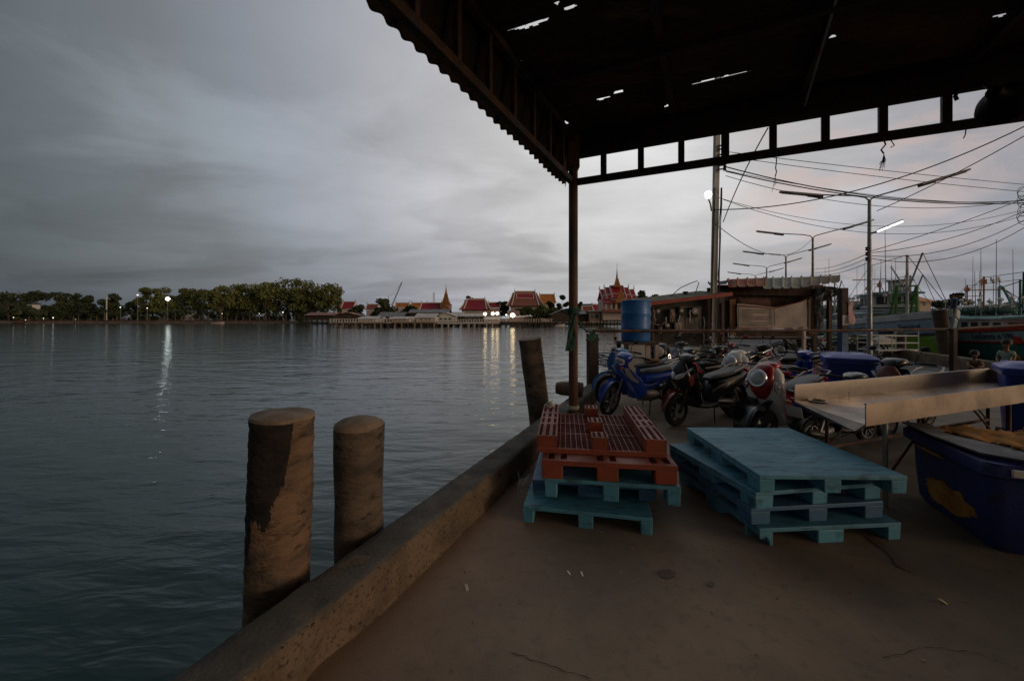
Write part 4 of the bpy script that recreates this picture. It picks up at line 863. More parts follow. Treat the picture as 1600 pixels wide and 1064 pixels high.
# ---------------------------------------------------------------- waterfront houses on stilts
def stilts(m, x0, x1, y0, y1, z, n, r=.16):
    for i in range(n):
        for y in (y0, y1): x = x0 + (x1 - x0) * i / (n - 1); m.tube([(x, y, -2), (x, y, z)], r, 5)
def house(name, label, u0, u1, vt, Y, wall, roof, vroof, depth=6, wins=(), group=None, floor_v=502, gable=False, over=.5):
    x0, x1 = px(u0, Y), px(u1, Y); zf, ze, zr = zv(floor_v, Y), zv(vt, Y), zv(vroof, Y)
    t = thing(name, label, 'house', ((x0 + x1) / 2, Y, -1.2), 0, group)
    m = MB(); m.box(((x0 + x1) / 2, Y + depth / 2, (zf + ze) / 2), (x1 - x0, depth, ze - zf)); m.build('wall', K[wall], t, world=True)
    m = MB()
    if gable:
        c = (x0 + x1) / 2
        for a, bq in ((x0 - over, c), (x1 + over, c)): m.loops([[V((a, Y - over, ze)), V((bq, Y - over, zr)), V((bq, Y - over, zr + .15)), V((a, Y - over, ze + .15))], [V((a, Y + depth, ze)), V((bq, Y + depth, zr)), V((bq, Y + depth, zr + .15)), V((a, Y + depth, ze + .15))]])
    else: slope(m, x0 - over, x1 + over, Y + depth / 2, zr, Y - over - .4, ze - .1, .14, .1); slope(m, x0 - over, x1 + over, Y + depth / 2, zr, Y + depth + over, ze - .1, .14, .1)
    m.build('roof', K[roof], t, world=True)
    if gable:
        c = (x0 + x1) / 2; m = MB(); m.loops([[V((x0, Y + d, ze - .02)), V((x1, Y + d, ze - .02)), V((c, Y + d, zr - .1))] for d in (.02, .2)]); m.build('gable', K[wall], t, world=True)
    for a, c, v0, v1 in wins:
        m = MB(); m.box((px((a + c) / 2, Y), Y - .03, zv((v0 + v1) / 2, Y)), (px(c, Y) - px(a, Y), .12, zv(v0, Y) - zv(v1, Y))); fr = m.build('window', K['white'], t, world=True)
        m = MB(); m.box((px((a + c) / 2, Y), Y - .06, zv((v0 + v1) / 2, Y)), (px(c, Y) - px(a, Y) - .25, .12, zv(v0, Y) - zv(v1, Y) - .25)); m.build('pane', K['glass_dk'], fr, world=True)
    m = MB(); stilts(m, x0 + .2, x1 - .2, Y + .2, Y + depth - .2, zf, max(3, int((x1 - x0) / 1.8))); m.build('stilts', K['wood_dk'], t, world=True)
    return t
GH = 'houses standing over the water'
house('stilt_house', 'pink stilt house with a wide dark window between the post and the drum', 921, 938, 486, 148, 'pink', 'pink', 485, wins=((923, 927, 492, 497), (928.5, 936.5, 490, 498)), group=GH)
house('stilt_house', 'recessed brownish stilt house between two pink ones', 938, 948, 487, 151, 'cream', 't_brown', 485, wins=((940, 942, 489, 494), (944, 946, 489, 494)), group=GH)
house('stilt_house', 'pink stilt house with several small windows next to the blue drum', 948, 972, 487, 148, 'pink', 'pink', 486, wins=((949, 951.5, 490, 495), (952.5, 957.5, 489.5, 498), (959, 963.5, 493, 497), (965, 969, 491, 497)), group=GH)
house('stilt_house', 'grey roofed open stilt house hidden partly by the shed post', 862, 893, 492, 146, 'wood_dk', 'grey_roof', 484.5, group=GH, floor_v=503, gable=True)
house('stilt_house', 'flat grey roofed stilt house just past the shed post', 900, 921, 490, 150, 'wood_dk', 'grey_roof', 486, group=GH, floor_v=503)
house('waterside_hut', 'long brown roofed hut at the edge of the olive grove beach', 478, 522, 492, 166, 'wood_dk', 't_brown', 488, depth=9, group=GH, floor_v=500)
house('waterside_hut', 'small brown roofed hut over the landward end of the pier', 524, 560, 493, 150, 'wood_dk', 't_brown', 488.5, depth=6, group=GH, floor_v=502, gable=True)
GS = 'restaurant sheds on the piers'
for u0, u1, vt, vr, Y, wl, rf, gb, lab in ((562, 588, 497, 494, 126, 'white', 'white_roof', False, 'low white awning roof at the landward side of the black spreading tree'), (612, 640, 497.5, 494.5, 130, 'white', 'white_roof', False, 'low white fronted stall between the grey blue shed and the bright roofed one'), (758, 780, 498, 494.5, 134, 'cream', 'white_roof', False, 'pale low kitchen shed under the warm globe lamps'), (592, 630, 494, 487.5, 146, 'wood_dk', 'grey_roof', False, 'grey blue roofed restaurant shed on the pier under the black tree'), (640, 700, 488, 483, 152, 'wood_dk', 'grey_roof', False, 'large dark grey roofed shed behind the white fronted pier sheds'), (650, 680, 495.5, 489.5, 134, 'white', 'white_roof', False, 'shed with a bright pale roof on the pier before the dark grey one'), (680, 712, 495, 488.5, 140, 'white', 'white_roof', True, 'white gabled boathouse on the pier below the golden spire'), (706, 722, 493, 487.5, 146, 'white', 'white_roof', False, 'low pale roof next past the white gabled boathouse'), (720, 756, 493.5, 490, 144, 'wood_dk', 'white_roof', False, 'pale green awning roof over the lit restaurant terrace'), (796, 810, 491, 485, 150, 'pink', 't_brown', False, 'small pink fronted kiosk on the pier below the brown hall')):
    house('pier_shed', lab, u0, u1, vt, Y, wl, rf, vr, depth=7, group=GS, floor_v=503, gable=gb, wins=((u0 + (u1 - u0) * .2, u0 + (u1 - u0) * .36, vt + 1.5, 501), (u0 + (u1 - u0) * .42, u0 + (u1 - u0) * .58, vt + 1.5, 501), (u0 + (u1 - u0) * .64, u0 + (u1 - u0) * .8, vt + 1.5, 501)))
def pier(label, u0, u1, vd, Y, dep, mt, rail=True, railm='white', n=None):
    x0, x1 = px(u0, Y), px(u1, Y); z = zv(vd, Y); t = thing('pier', label, 'pier', ((x0 + x1) / 2, Y, -1.2), 0, 'piers of the far shore')
    m = MB(); m.box(((x0 + x1) / 2, Y + dep / 2, z - .2), (x1 - x0, dep, .4)); m.build('deck', K[mt], t, world=True)
    n = n or int((x1 - x0) / 1.6)
    for i in range(n):
        x = x0 + .2 + (x1 - x0 - .4) * i / (n - 1); m = MB(); m.box((x, Y + .25, (z - .41 - 2.4) / 2), (.42, .42, z - .41 + 2.4)); m.build('pile', K[mt] if i % 3 else K['wood_dk'], t, world=True)
    m = MB(); stilts(m, x0 + .3, x1 - .3, Y + dep * .5, Y + dep - .3, z - .41, n, .2); m.build('rear_piles', K['wood_dk'], t, world=True); t.children[-1]['kind'] = 'stuff'
    if rail:
        m = MB(); k = int((x1 - x0) / .8)
        for i in range(k): x = x0 + (x1 - x0) * (i + .5) / k; m.box((x, Y + .2, z + .5), (.3, .1, 1.0))
        m.bar((x0, Y + .2, z + 1.0), (x1, Y + .2, z + 1.0), .12, .12); m.build('railing', K[railm], t, world=True)
K['pier_c'] = mat('pier_concrete', (.27, .21, .15), .9, col2=(.16, .12, .09), scale=.8, bump=.2)
pier('long tan concrete pier reaching out beside the grove, on square piles', 514, 606, 503.5, 118, 10, 'pier_c')
pier('tan concrete pier with a pale balustrade under the bright roofed shed', 606, 679, 503, 122, 9, 'pier_c', railm='cream')
pier('white edged pier under the gabled boathouse', 679, 722, 504.5, 128, 9, 'white_roof', True)
pier('lit restaurant pier with white railings and lamp reflections below', 722, 780, 504, 128, 9, 'white_roof', True)
pier('dark timber pier with a pale parapet below the brown hall', 780, 864, 503, 130, 8, 'wood_dk', True, 'cream')
for i, u in enumerate([575, 584, 594, 603, 613, 622, 632, 640, 652, 662, 668]):
    pass
def parasol(u, v, Y, r_, label):
    t = thing('market_umbrella', label, 'umbrella', (px(u, Y), Y, -.2), 0, 'white umbrellas on the restaurant pier'); z = zv(v, Y)
    m = MB(); m.lathe([(r_, -.7), (r_ * .55, -.35), (.05, 0)], 8, Matrix.Translation((px(u, Y), Y, z))); m.build('canopy', K['white'], t, world=True)
    m = MB(); m.tube([(px(u, Y), Y, -.2), (px(u, Y), Y, z - .1)], .05, 5); m.build('pole', K['galv'], t, world=True)
for u in (812, 818, 823, 828, 806): parasol(u, 491.5 + (u % 3) * .5, 136, 1.0, 'white umbrella among those on the dark timber pier')
for u in (590, 600, 610, 634, 645): parasol(u, 495 + (u % 2) * .6, 128, .9, 'white umbrella among those on the long tan pier')
# ---------------------------------------------------------------- crane, masts, lit lamps, small boats
cr = thing('crane', 'thin leaning crane jib above the black spreading tree', 'crane', (px(600, 240), 240, -.3))
m = MB(); p, q = V((px(612, 240), 240, zv(478, 240))), V((px(628, 240), 240, zv(441, 240)))
for o_ in (V((-.35, 0, 0)), V((.35, 0, 0)), V((0, .6, 0))): m.tube([p + o_, q + o_ * .6], .1, 4)
for i in range(14): a = p.lerp(q, i / 14); c = p.lerp(q, (i + 1) / 14); m.tube([a + V((-.35, 0, 0)), c + V((.35, 0, 0))], .07, 4)
m.build('jib', K['darksteel'], cr, world=True)
m = MB(); m.tube([q, V((px(606, 240), 240, zv(468, 240)))], .05, 4); m.tube([V((px(605, 240), 240, zv(480, 240))), V((px(607, 240), 240, zv(462, 240)))], .12, 4); m.build('stay', K['darksteel'], cr, world=True)
m = MB(); m.box((px(606, 240), 240, 3), (4, 3, 7)); m.build('cab', K['t_brown'], cr, world=True)
m = MB()
for sx, sy in ((-1, -1), (1, -1), (0, 1)): m.tube([(px(678, 300) + sx * .9, 300 + sy * .9, -.3), (px(678, 300) + sx * .35, 300 + sy * .35, zv(457, 300))], .12, 4)
for i in range(16): z = -.3 + (zv(457, 300) + .3) * i / 16; m.tube([(px(678, 300) - .8, 299.2, z), (px(678, 300) + .7, 299.2, z + 1.1)], .08, 4)
tag(m.build('lattice_mast', K['galv']), 'thin grey lattice mast behind the crimson temple hall', 'mast')
m = MB(); m.tube([(px(166.5, 222), 222, 0), (px(166.5, 222), 222, zv(463, 222))], .3, 6); m.box((px(166.5, 222), 222, zv(463.5, 222)), (.8, .5, .5)); tag(m.build('floodlight_mast', K['white']), 'pale unlit floodlight mast before the loose dark park tree', 'mast')
K['lit'] = lamp_mat('lit_lamp_white', (.85, 1, .95), 14); K['litw'] = lamp_mat('lit_lamp_warm', (1, .78, .45), 9); K['lits'] = lamp_mat('small_lit_lamp', (1, .9, .75), 2.2)
def shore_lamp(u, v, Y, r_, mt, label, group=None, z0=-.3):
    t = thing('lit_lamp', label, 'lamp', (px(u, Y), Y, z0), 0, group); z = zv(v, Y)
    m = MB(); m.tube([(0, 0, 0), (0, 0, z - z0)], .12, 6); m.build('pole', K['galv'], t)
    m = MB(); m.lathe([(0, -r_), (r_ * .8, -r_ * .6), (r_, 0), (r_ * .7, r_ * .6), (0, r_ * .8)], 10, Matrix.Translation((0, 0, z - z0))); m.build('lamp_head', K[mt], t, smooth=True)
shore_lamp(262, 467, 219, 1.0, 'lit', 'tall bright white park lamp with its glitter on the water')
for u, v in ((758, 490.5), (770, 490), (777, 489.5)): shore_lamp(u, v, 131, .55, 'litw', 'warm lit globe lamp in the row over the restaurant pier', 'lamps of the restaurant pier')
shore_lamp(801, 492.5, 133, .8, 'litw', 'big warm lamp glowing beside the pink kiosk')
shore_lamp(791, 492, 133, .3, 'lits', 'small pale lamp between the restaurant pier and the kiosk')
for u, v, k in ((68, 497.5, .3), (83, 496.5, .45), (118, 499, .2), (188, 480, .45), (230, 481.5, .4), (347, 490, .3), (215, 461, .6), (21, 496, .35), (40, 500, .3), (442, 488, .5), (405, 490, .3)):
    shore_lamp(u, v, 219.5, k * .62, 'lits', 'small lit lamp among the dark trees of the park shore', 'small lamps along the park shore')
K['shopw'] = mat('park_building_white', (.55, .55, .53), .7, bump=0)
for u0, u1, v0, v1, lab, fl in ((39, 47, 476, 489, 'white three storey building showing between two dark park trees', 3), (276, 297, 478, 493, 'white arched building behind the bright park lamp', 2), (252, 268, 474, 486, 'pale building half hidden behind the olive trees by the bright lamp', 2)):
    Y = 236; t = thing('park_building', lab, 'building', (px((u0 + u1) / 2, Y), Y, -.3)); x0, x1 = px(u0, Y), px(u1, Y); zt_, zb_ = zv(v0, Y), zv(v1, Y)
    Y2 = 227 if u0 < 100 else 236; x0, x1 = px(u0, Y2), px(u1, Y2); zt_, zb_ = zv(v0, Y2), zv(v1, Y2)
    m = MB(); m.box(((x0 + x1) / 2, Y2 + 3, zt_ / 2), (x1 - x0, 4, zt_ + .3)); m.build('wall', K['shopw'], t, world=True)
    m = MB(); m.box(((x0 + x1) / 2, Y2 + 3, zt_ + .2), (x1 - x0 + .6, 4.6, .3)); m.build('roof', K['grey_roof'], t, world=True)
    for f in range(fl):
        for k in range(4):
            m = MB(); m.box((x0 + (x1 - x0) * (k + .5) / 4, Y2 + .98, zb_ + (zt_ - zb_) * (f + .45) / fl), ((x1 - x0) / 5.5, .1, (zt_ - zb_) / fl * .55)); m.build('window', K['glass_dk'], t, world=True)
def small_boat(u, v, Y, L_, label, mt='white', rz=0):
    t = thing('small_boat', label, 'boat', (px(u, Y), Y, WZ), rz); m = MB(); rings = []
    for q in [i / 10 for i in range(11)]:
        w_ = .16 * L_ * math.sin(math.pi * min(1, .35 + q * .65)) ** .8 if q < 1 else .01; x = L_ * (q - .5); sh = .5 + .35 * q * q
        rings.append([V((x, -w_, sh)), V((x, -w_ * .7, -.15)), V((x, w_ * .7, -.15)), V((x, w_, sh)), V((x, w_ * .85, sh - .12)), V((x, -w_ * .85, sh - .12))])
    m.loops(rings); m.build('hull', K[mt], t, smooth=True)
    m = MB(); m.box((-.1 * L_, 0, .75), (.3 * L_, .2 * L_, .5)); m.build('cabin', K['t_brown'], t, bevel=.05)
small_boat(341, 505, 208, 6.5, 'small white boat moored below the olive grove', 'white')
small_boat(875, 507, 138, 3.2, 'tiny pale dinghy beside the grey roofed stilt house', 'white')
small_boat(30, 503, 212, 6, 'small dark moored boat at the far end of the park sea wall', 'wood_dk')
# ================================================================ motorbikes
def steer_M(piv, ax, ang): return Matrix.Translation(piv) @ Matrix.Rotation(R(ang), 4, ax) @ Matrix.Translation(-piv)
def strip(m, pts, hw, th, crown=.25, seg=6):
    """a curved plate swept along points in the xz plane, hw half widths, edges dropping by crown"""
    rings = []; n = len(pts)
    for i, p in enumerate(pts):
        w_ = hw[i] if isinstance(hw, (list, tuple)) else hw; t = (V(pts[min(i + 1, n - 1)]) - V(pts[max(i - 1, 0)])).normalized(); nrm = V((-t.z, 0, t.x))
        up = [V(p) + V((0, w_ * s, 0)) - nrm * (crown * w_ * s * s * (1 if nrm.z >= -.2 else 1)) for s in [(-1 + 2 * k / seg) for k in range(seg + 1)]]
        dn = [q - nrm * th for q in reversed(up)]; rings.append(up + dn)
    m.loops(rings)
def arc(cx, cz, r, a0, a1, n): return [V((cx + r * math.cos(R(a0 + (a1 - a0) * i / n)), 0, cz + r * math.sin(R(a0 + (a1 - a0) * i / n)))) for i in range(n + 1)]
def wheel(name, t, x, r, tw, M, spokes, rimmat='alloy', disc=True):
    m = MB(); m.torus((x, 0, r), (0, 1, 0), r - tw * .9, (tw * .9, tw), 36, 8)
    for k in range(36): a = 2 * math.pi * k / 36; p = V((x + r * math.cos(a), 0, r + r * math.sin(a)));
    if M: m.bm.transform(M)
    w_ = m.build(name, K['tyre'], t, smooth=True)
    m = MB(); rr = r - tw * 1.75; m.torus((x, 0, r), (0, 1, 0), rr, (.012, tw * .75), 30, 6); m.cyl((x, -.07, r), (x, .07, r), .035, 12)
    if spokes == 'wire':
        for k in range(18): a = 2 * math.pi * k / 18; s_ = .035 if k % 2 else -.035; m.tube([V((x + .03 * math.cos(a + .4), s_, r + .03 * math.sin(a + .4))), V((x + rr * math.cos(a), 0, r + rr * math.sin(a)))], .003, 4)
    else:
        for k in range(6): a = 2 * math.pi * k / 6; m.bar((x + .03 * math.cos(a), 0, r + .03 * math.sin(a)), (x + rr * math.cos(a + .18), 0, r + rr * math.sin(a + .18)), .02, .03, up=(0, 1, 0))
    if M: m.bm.transform(M)
    m.build('rim', K[rimmat], w_, smooth=True)
    if disc:
        m = MB(); m.cyl((x, .055, r), (x, .062, r), r * .45, 22)
        if M: m.bm.transform(M)
        m.build('brake_disc', K['galv'], w_, smooth=True)
def bike(label, mid, rz, style='underbone', c1='p_blue', c2='p_black', c3='p_black', steer=0, basket=False, seatm='seat', mir='black', lens='glass', box=False, lod=0, tail=True, fend=None, rim='alloy', spokes='cast', name=None, group='motorbikes parked on the quay', plate=True, mirrors=True):
    sc = style in ('scooter', 'retro')
    t = thing(name or ('motor_scooter' if sc else 'motorbike'), label, 'scooter' if sc else 'motorbike', (mid[0], mid[1], .004 if False else 0), R(rz), group)
    r = .235 if sc else .28; tw = .042 if sc else .034; xf, xr = .62, -.62
    head = V((.36, 0, .92)); foot_ = V((xf, 0, r)); ax = (head - foot_).normalized(); M = steer_M(head, ax, steer)
    fend = fend or c1
    def add(m, name, mt, smooth=True, st=False, par=None, bevel=0, angle=45):
        if st: m.bm.transform(M)
        return m.build(name, K[mt] if isinstance(mt, str) else mt, par or t, smooth=smooth, bevel=bevel, angle=angle)
    wheel('front_wheel', t, xf, r, tw, M, spokes, rim); wheel('rear_wheel', t, xr, r, tw * 1.1, None, spokes, rim, False)
    # fork
    for s_ in (-.075, .075):
        m = MB(); m.tube([(xf, s_, r), (xf + (head.x - xf) * .55, s_, r + (head.z - r) * .55)], [.02, .017], 8); add(m, 'fork_leg', 'alloy' if not sc else 'black', st=True)
    m = MB()
    if style == 'retro':
        strip(m, arc(xf - .015, r + .01, r + .05, -12, 178, 14), [.05, .08, .1, .115, .125, .13, .135, .135, .13, .125, .12, .115, .105, .09, .07], .012, .55)
        for s_ in (-1, 1): m.prism([(xf - .26, r - .02), (xf + .25, r + .0), (xf + .24, r + .14), (xf + .1, r + .24), (xf - .1, r + .25), (xf - .25, r + .15)], frame_M((0, .118 * s_, 0), (1, 0, 0), (0, 0, 1)), .006)
    else: strip(m, arc(xf, r, r + .03, 2, 150, 12), [.02, .04, .052, .058, .06, .06, .06, .06, .058, .055, .05, .045, .035], .008, .5)
    add(m, 'front_fender', fend, st=True)
    # handlebar with grips, levers, mirrors
    hz = .98 if not sc else .97; hx = .30
    m = MB(); m.tube([(hx - .10, -.34, hz + .01), (hx - .04, -.22, hz + .02), (hx + .02, -.08, hz), (hx + .02, .08, hz), (hx - .04, .22, hz + .02), (hx - .10, .34, hz + .01)], .012, 8); hb = add(m, 'handlebar', 'black', st=True)
    for s_ in (-1, 1):
        m = MB(); m.cyl((hx - .045, .225 * s_, hz + .02), (hx - .105, .355 * s_, hz + .01), .018, 10); add(m, 'grip', 'black', st=True, par=hb)
        m = MB(); m.tube([(hx, .17 * s_, hz + .01), (hx + .04, .22 * s_, hz), (hx + .005, .35 * s_, hz - .01)], .006, 5); add(m, 'lever', 'alloy', st=True, par=hb)
        if not mirrors: continue
        m = MB(); m.tube([(hx - .02, .18 * s_, hz + .02), (hx + .01, .22 * s_, hz + .12), (hx - .01, .27 * s_, hz + .19)], .006, 6); ml = add(m, 'mirror_stem', 'black', st=True, par=t)
        m = MB(); m.loft([(-.010, 0, .03, .018), (-.005, 0, .052, .034), (.010, 0, .042, .027), (.02, 0, .015, .01)], 14); m.bm.transform(Matrix.Translation((hx - .02, .29 * s_, hz + .215)) @ Matrix.Rotation(R(8 * s_), 4, 'Z')); add(m, 'mirror', mir, st=True, par=ml)
    seat_pts = None
    if not sc:
        # handlebar cowl with headlamp
        m = MB(); m.loft([(.50, .90, .05, .04, -30), (.47, .93, .10, .075, -30), (.40, .96, .13, .08, -20), (.32, .985, .12, .06, -10), (.22, .98, .06, .03, 0)], 16); add(m, 'lamp_cowl', c1, st=True)
        m = MB(); m.loft([(.505, .925, .085, .055, -32), (.53, .91, .07, .045, -32), (.54, .905, .03, .02, -32)], 14); add(m, 'headlamp', lens, st=True)
        # legshield wings and nose
        m = MB(); m.loft([(.50, .86, .05, .03, -60), (.50, .78, .09, .05, -65), (.44, .66, .11, .05, -70), (.36, .52, .09, .045, -70), (.30, .40, .06, .03, -70)], 14); add(m, 'nose_panel', c1)
        for s_ in (-1, 1):
            m = MB(); poly = [(.50, .84), (.40, .86), (.27, .70), (.14, .60), (.04, .46), (.06, .36), (.2, .30), (.33, .32), (.40, .5), (.50, .68)]
            m.prism(poly, frame_M((0, .125 * s_ + .012, 0), (1, 0, 0), (0, 0, 1)), .022)
            for v_ in m.bm.verts: v_.co.y += s_ * .05 * max(0, (.75 - v_.co.z)) - s_ * .05 * max(0, v_.co.x - .38) / .1
            add(m, 'leg_shield', c1, bevel=.008, smooth=False)
            m = MB(); m.prism([(.47, .80), (.40, .80), (.3, .66), (.2, .58), (.22, .55), (.34, .6), (.44, .70)], frame_M((0, .155 * s_ + .012, 0), (1, 0, 0), (0, 0, 1)), .004); add(m, 'side_decal', c3, smooth=False)
            m = MB(); m.loft([(.0, 0, .035, .02), (.03, 0, .03, .016), (.045, 0, .01, .006)], 10); m.bm.transform(Matrix.Translation((.48, .13 * s_, .80))); add(m, 'indicator', 'amber')
        m = MB(); m.loft([(.30, .56, .05, .05, 20), (.1, .47, .05, .05), (-.12, .47, .05, .06), (-.3, .56, .06, .07)], 12); add(m, 'frame_cover', c2)
        m = MB(); m.loft([(.02, .60, .07, .08, 0), (-.2, .62, .115, .085, 0), (-.5, .665, .12, .075, 8), (-.78, .73, .08, .055, 12), (-.88, .75, .04, .03, 12)], 16); add(m, 'side_panel', c1)
        m = MB(); m.loft([(.06, .70, .06, .02), (.0, .72, .10, .035), (-.25, .735, .125, .04), (-.42, .765, .13, .04, 8), (-.66, .80, .115, .035, 8), (-.74, .80, .07, .02, 8)], 18); add(m, 'seat', seatm)
        m = MB(); m.loft([(.12, .33, .06, .07), (.02, .33, .10, .10), (-.15, .32, .11, .09), (-.25, .32, .06, .06)], 12); m.cyl((.05, 0, .33), (.28, 0, .36), .06, 12); add(m, 'engine', 'alloy')
    else:
        if style == 'retro':
            # tall apron with a round lamp in a coloured face and pale leg shield
            m = MB(); m.loft([(.40, 1.03, .06, .03, -70, 2.2), (.45, .99, .115, .06, -74, 2.3), (.50, .88, .150, .085, -76, 2.4), (.52, .78, .148, .09, -80, 2.4), (.52, .68, .11, .08, -84, 2.4), (.50, .60, .05, .04, -88, 2.4)], 22); add(m, 'front_cowl', c1)
            m = MB(); m.loft([(.38, .99, .12, .03, -78, 3), (.42, .92, .20, .07, -80, 3), (.45, .80, .232, .09, -84, 3), (.44, .66, .228, .085, -92, 3), (.40, .5, .20, .06, -100, 3), (.34, .38, .185, .045, -108, 3), (.27, .28, .17, .03, -112, 3)], 22); add(m, 'leg_shield', c2)
            lm = Matrix.Translation((.595, 0, .86)) @ Matrix.Rotation(R(78), 4, 'Y')
            m = MB(); m.lathe([(.10, -.05), (.112, .0), (.105, .014), (.09, .014)], 28, lm); add(m, 'lamp_ring', 'chrome')
            m = MB(); m.lathe([(.092, 0), (.08, .022), (.04, .036), (0, .04)], 24, lm); add(m, 'headlamp', lens)
            for s_ in (-1, 1):
                im = Matrix.Translation((.515, .195 * s_, .76)) @ Matrix.Rotation(R(58 * s_), 4, 'Z') @ Matrix.Rotation(R(84), 4, 'Y') @ Matrix.Diagonal((1.5, 1, 1, 1))
                m = MB(); m.lathe([(.03, -.03), (.042, 0), (.038, .01), (.03, .01)], 18, im); add(m, 'indicator_ring', 'chrome')
                m = MB(); m.lathe([(.032, 0), (.02, .014), (0, .018)], 16, im); add(m, 'indicator', lens)
            m = MB(); m.loft([(.46, .985, .06, .03, -20), (.42, 1.0, .11, .045, -10), (.33, 1.0, .13, .05), (.22, .985, .07, .03)], 16); add(m, 'handlebar_cowl', c1, st=True)
        else:
            m = MB(); m.loft([(.50, .95, .06, .03, -62), (.52, .86, .12, .06, -66), (.52, .74, .17, .075, -75), (.47, .60, .15, .07, -80), (.42, .50, .08, .04, -85)], 18); add(m, 'front_cowl', c1)
            m = MB(); m.loft([(.38, .92, .14, .02, -75), (.41, .82, .20, .04, -80), (.40, .64, .215, .04, -92), (.33, .45, .19, .035, -105), (.26, .33, .16, .03, -110)], 18); add(m, 'leg_shield', c2)
            for s_ in (-1, 1):
                m = MB(); m.loft([(-.08, 0, .02, .014), (0, .0, .035, .03), (.09, .0, .03, .034), (.13, 0, .01, .012)], 12); m.bm.transform(Matrix.Translation((.575, .085 * s_, .765)) @ Matrix.Rotation(R(-38 * s_), 4, 'Z') @ Matrix.Rotation(R(28), 4, 'Y')); add(m, 'headlamp', lens)
                m = MB(); m.loft([(-.06, 0, .015, .01), (0, 0, .02, .022), (.06, 0, .01, .01)], 10); m.bm.transform(Matrix.Translation((.535, .15 * s_, .83)) @ Matrix.Rotation(R(-50 * s_), 4, 'Z') @ Matrix.Rotation(R(40), 4, 'Y')); add(m, 'indicator', lens)
                m = MB(); m.prism([(.50, .60), (.56, .72), (.42, .80), (.40, .66)], frame_M((0, .165 * s_ + .003, 0), (1, 0, 0), (0, 0, 1)), .006); add(m, 'cowl_decal', c3, smooth=False)
            m = MB(); m.loft([(.50, .93, .04, .03, -30), (.46, .97, .11, .06, -25), (.38, 1.0, .14, .065, -10), (.28, 1.0, .12, .05), (.2, .98, .06, .03)], 16); add(m, 'handlebar_cowl', c2, st=True)
        m = MB(); m.loft([(.30, .30, .15, .04), (.1, .27, .15, .045), (-.08, .28, .14, .05), (-.14, .30, .12, .05)], 14); add(m, 'footboard', 'black')
        m = MB(); m.loft([(-.02, .42, .10, .12, 0), (-.12, .50, .155, .17, 0), (-.35, .56, .18, .15, 6), (-.62, .63, .16, .11, 10), (-.80, .69, .10, .07, 12), (-.88, .72, .05, .03, 12)], 18); add(m, 'side_panel', c1)
        m = MB(); m.loft([(.0, .66, .07, .02), (-.08, .69, .12, .035), (-.3, .715, .15, .045), (-.45, .745, .15, .045, 6), (-.68, .785, .12, .04, 6), (-.78, .79, .06, .02, 6)], 18); add(m, 'seat', seatm)
        m = MB(); m.loft([(-.2, .28, .06, .06), (-.35, .27, .09, .08), (-.62, .25, .08, .07), (-.74, .25, .05, .05)], 12); add(m, 'engine', 'alloy')
    # running gear and rear end
    m = MB(); m.tube([(.05, -.12, .22), (-.25, -.14, .2), (-.45, -.15, .24), (-.5, -.16, .26), (-.9, -.17, .36), (-.93, -.17, .37)], [.016, .016, .02, .042, .045, .025], 10); add(m, 'exhaust', 'chrome' if not sc else 'black')
    for s_ in (-.1, .1): m = MB(); m.tube([(xr, s_, r), (-.45, s_, .56)], .022, 8); add(m, 'shock_absorber', 'galv')
    m = MB(); m.bar((xr, .1, r), (-.1, .09, .3), .03, .05); m.tube([(-.05, .1, .25), (.02, .17, .02)], .01, 6); m.tube([(.0, -.2, .26), (.0, .2, .26)], .01, 6); add(m, 'swing_arm', 'black', smooth=False)
    m = MB(); strip(m, arc(xr, r, r + .045, 60, 190, 10), .065, .008, .4); add(m, 'rear_fender', 'black')
    m = MB(); m.loft([(-.84, .745, .08, .04, 15), (-.90, .755, .07, .032, 15), (-.925, .755, .035, .016, 15)], 12); add(m, 'tail_lamp', 'redlens')
    for s_ in (-1, 1): m = MB(); m.tube([(-.82, .06 * s_, .70), (-.84, .15 * s_, .70)], [.014, .026], 8); add(m, 'rear_indicator', 'amber')
    m = MB(); m.tube([(-.45, .13, .76), (-.7, .14, .84), (-.88, .1, .87), (-.92, 0, .87), (-.88, -.1, .87), (-.7, -.14, .84), (-.45, -.13, .76)], .011, 8); add(m, 'grab_rail', 'chrome' if not sc else 'alloy')
    if plate: m = MB(); m.box((-.915, 0, .60), (.006, .20, .15), Matrix.Rotation(R(-14), 3, 'Y')); add(m, 'number_plate', 'white', smooth=False)
    if basket:
        m = MB()
        for q in (0, .35, .7, 1): 
            w_, d_ = .12 + .045 * q, .10 + .04 * q; z_ = .74 + .2 * q; pts = [(.66 - d_, -w_, z_), (.66 + d_, -w_, z_), (.66 + d_, w_, z_), (.66 - d_, w_, z_), (.66 - d_, -w_, z_)]; m.tube(pts, .006 if q < 1 else .01, 5)
        for k in range(28):
            a = 2 * math.pi * k / 28; c_, s_ = math.cos(a), math.sin(a); f = 1 / max(abs(c_), abs(s_)); m.tube([(.66 + .10 * c_ * f, .12 * s_ * f, .74), (.66 + .14 * c_ * f, .165 * s_ * f, .94)], .004, 4)
        m.box((.66, 0, .742), (.2, .24, .006)); add(m, 'basket', 'black', st=True, smooth=False)
    return t
B1 = bike('blue underbone motorbike with a grey seat, front wheel turned, next to the upturned red pallet', (2.2, 6.62), 195, 'underbone', 'p_blue', 'p_blue', 'p_silver', 32, seatm='seatgrey', rim='black', mirrors=False)
bike('mid blue motorbike with a black wire basket, closest to the water kerb', (2.36, 7.42), 192, 'underbone', 'p_sky', 'p_sky', 'p_white', 12, True, 'seatgrey', rim='black', spokes='wire')
bike('black scooter with a maroon front fender and slanted lamps, beside the blue underbone', (3.0, 6.15), 204, 'scooter', 'p_black', 'p_black', 'p_maroon', 6, fend='p_maroon', rim='black', mirrors=False)
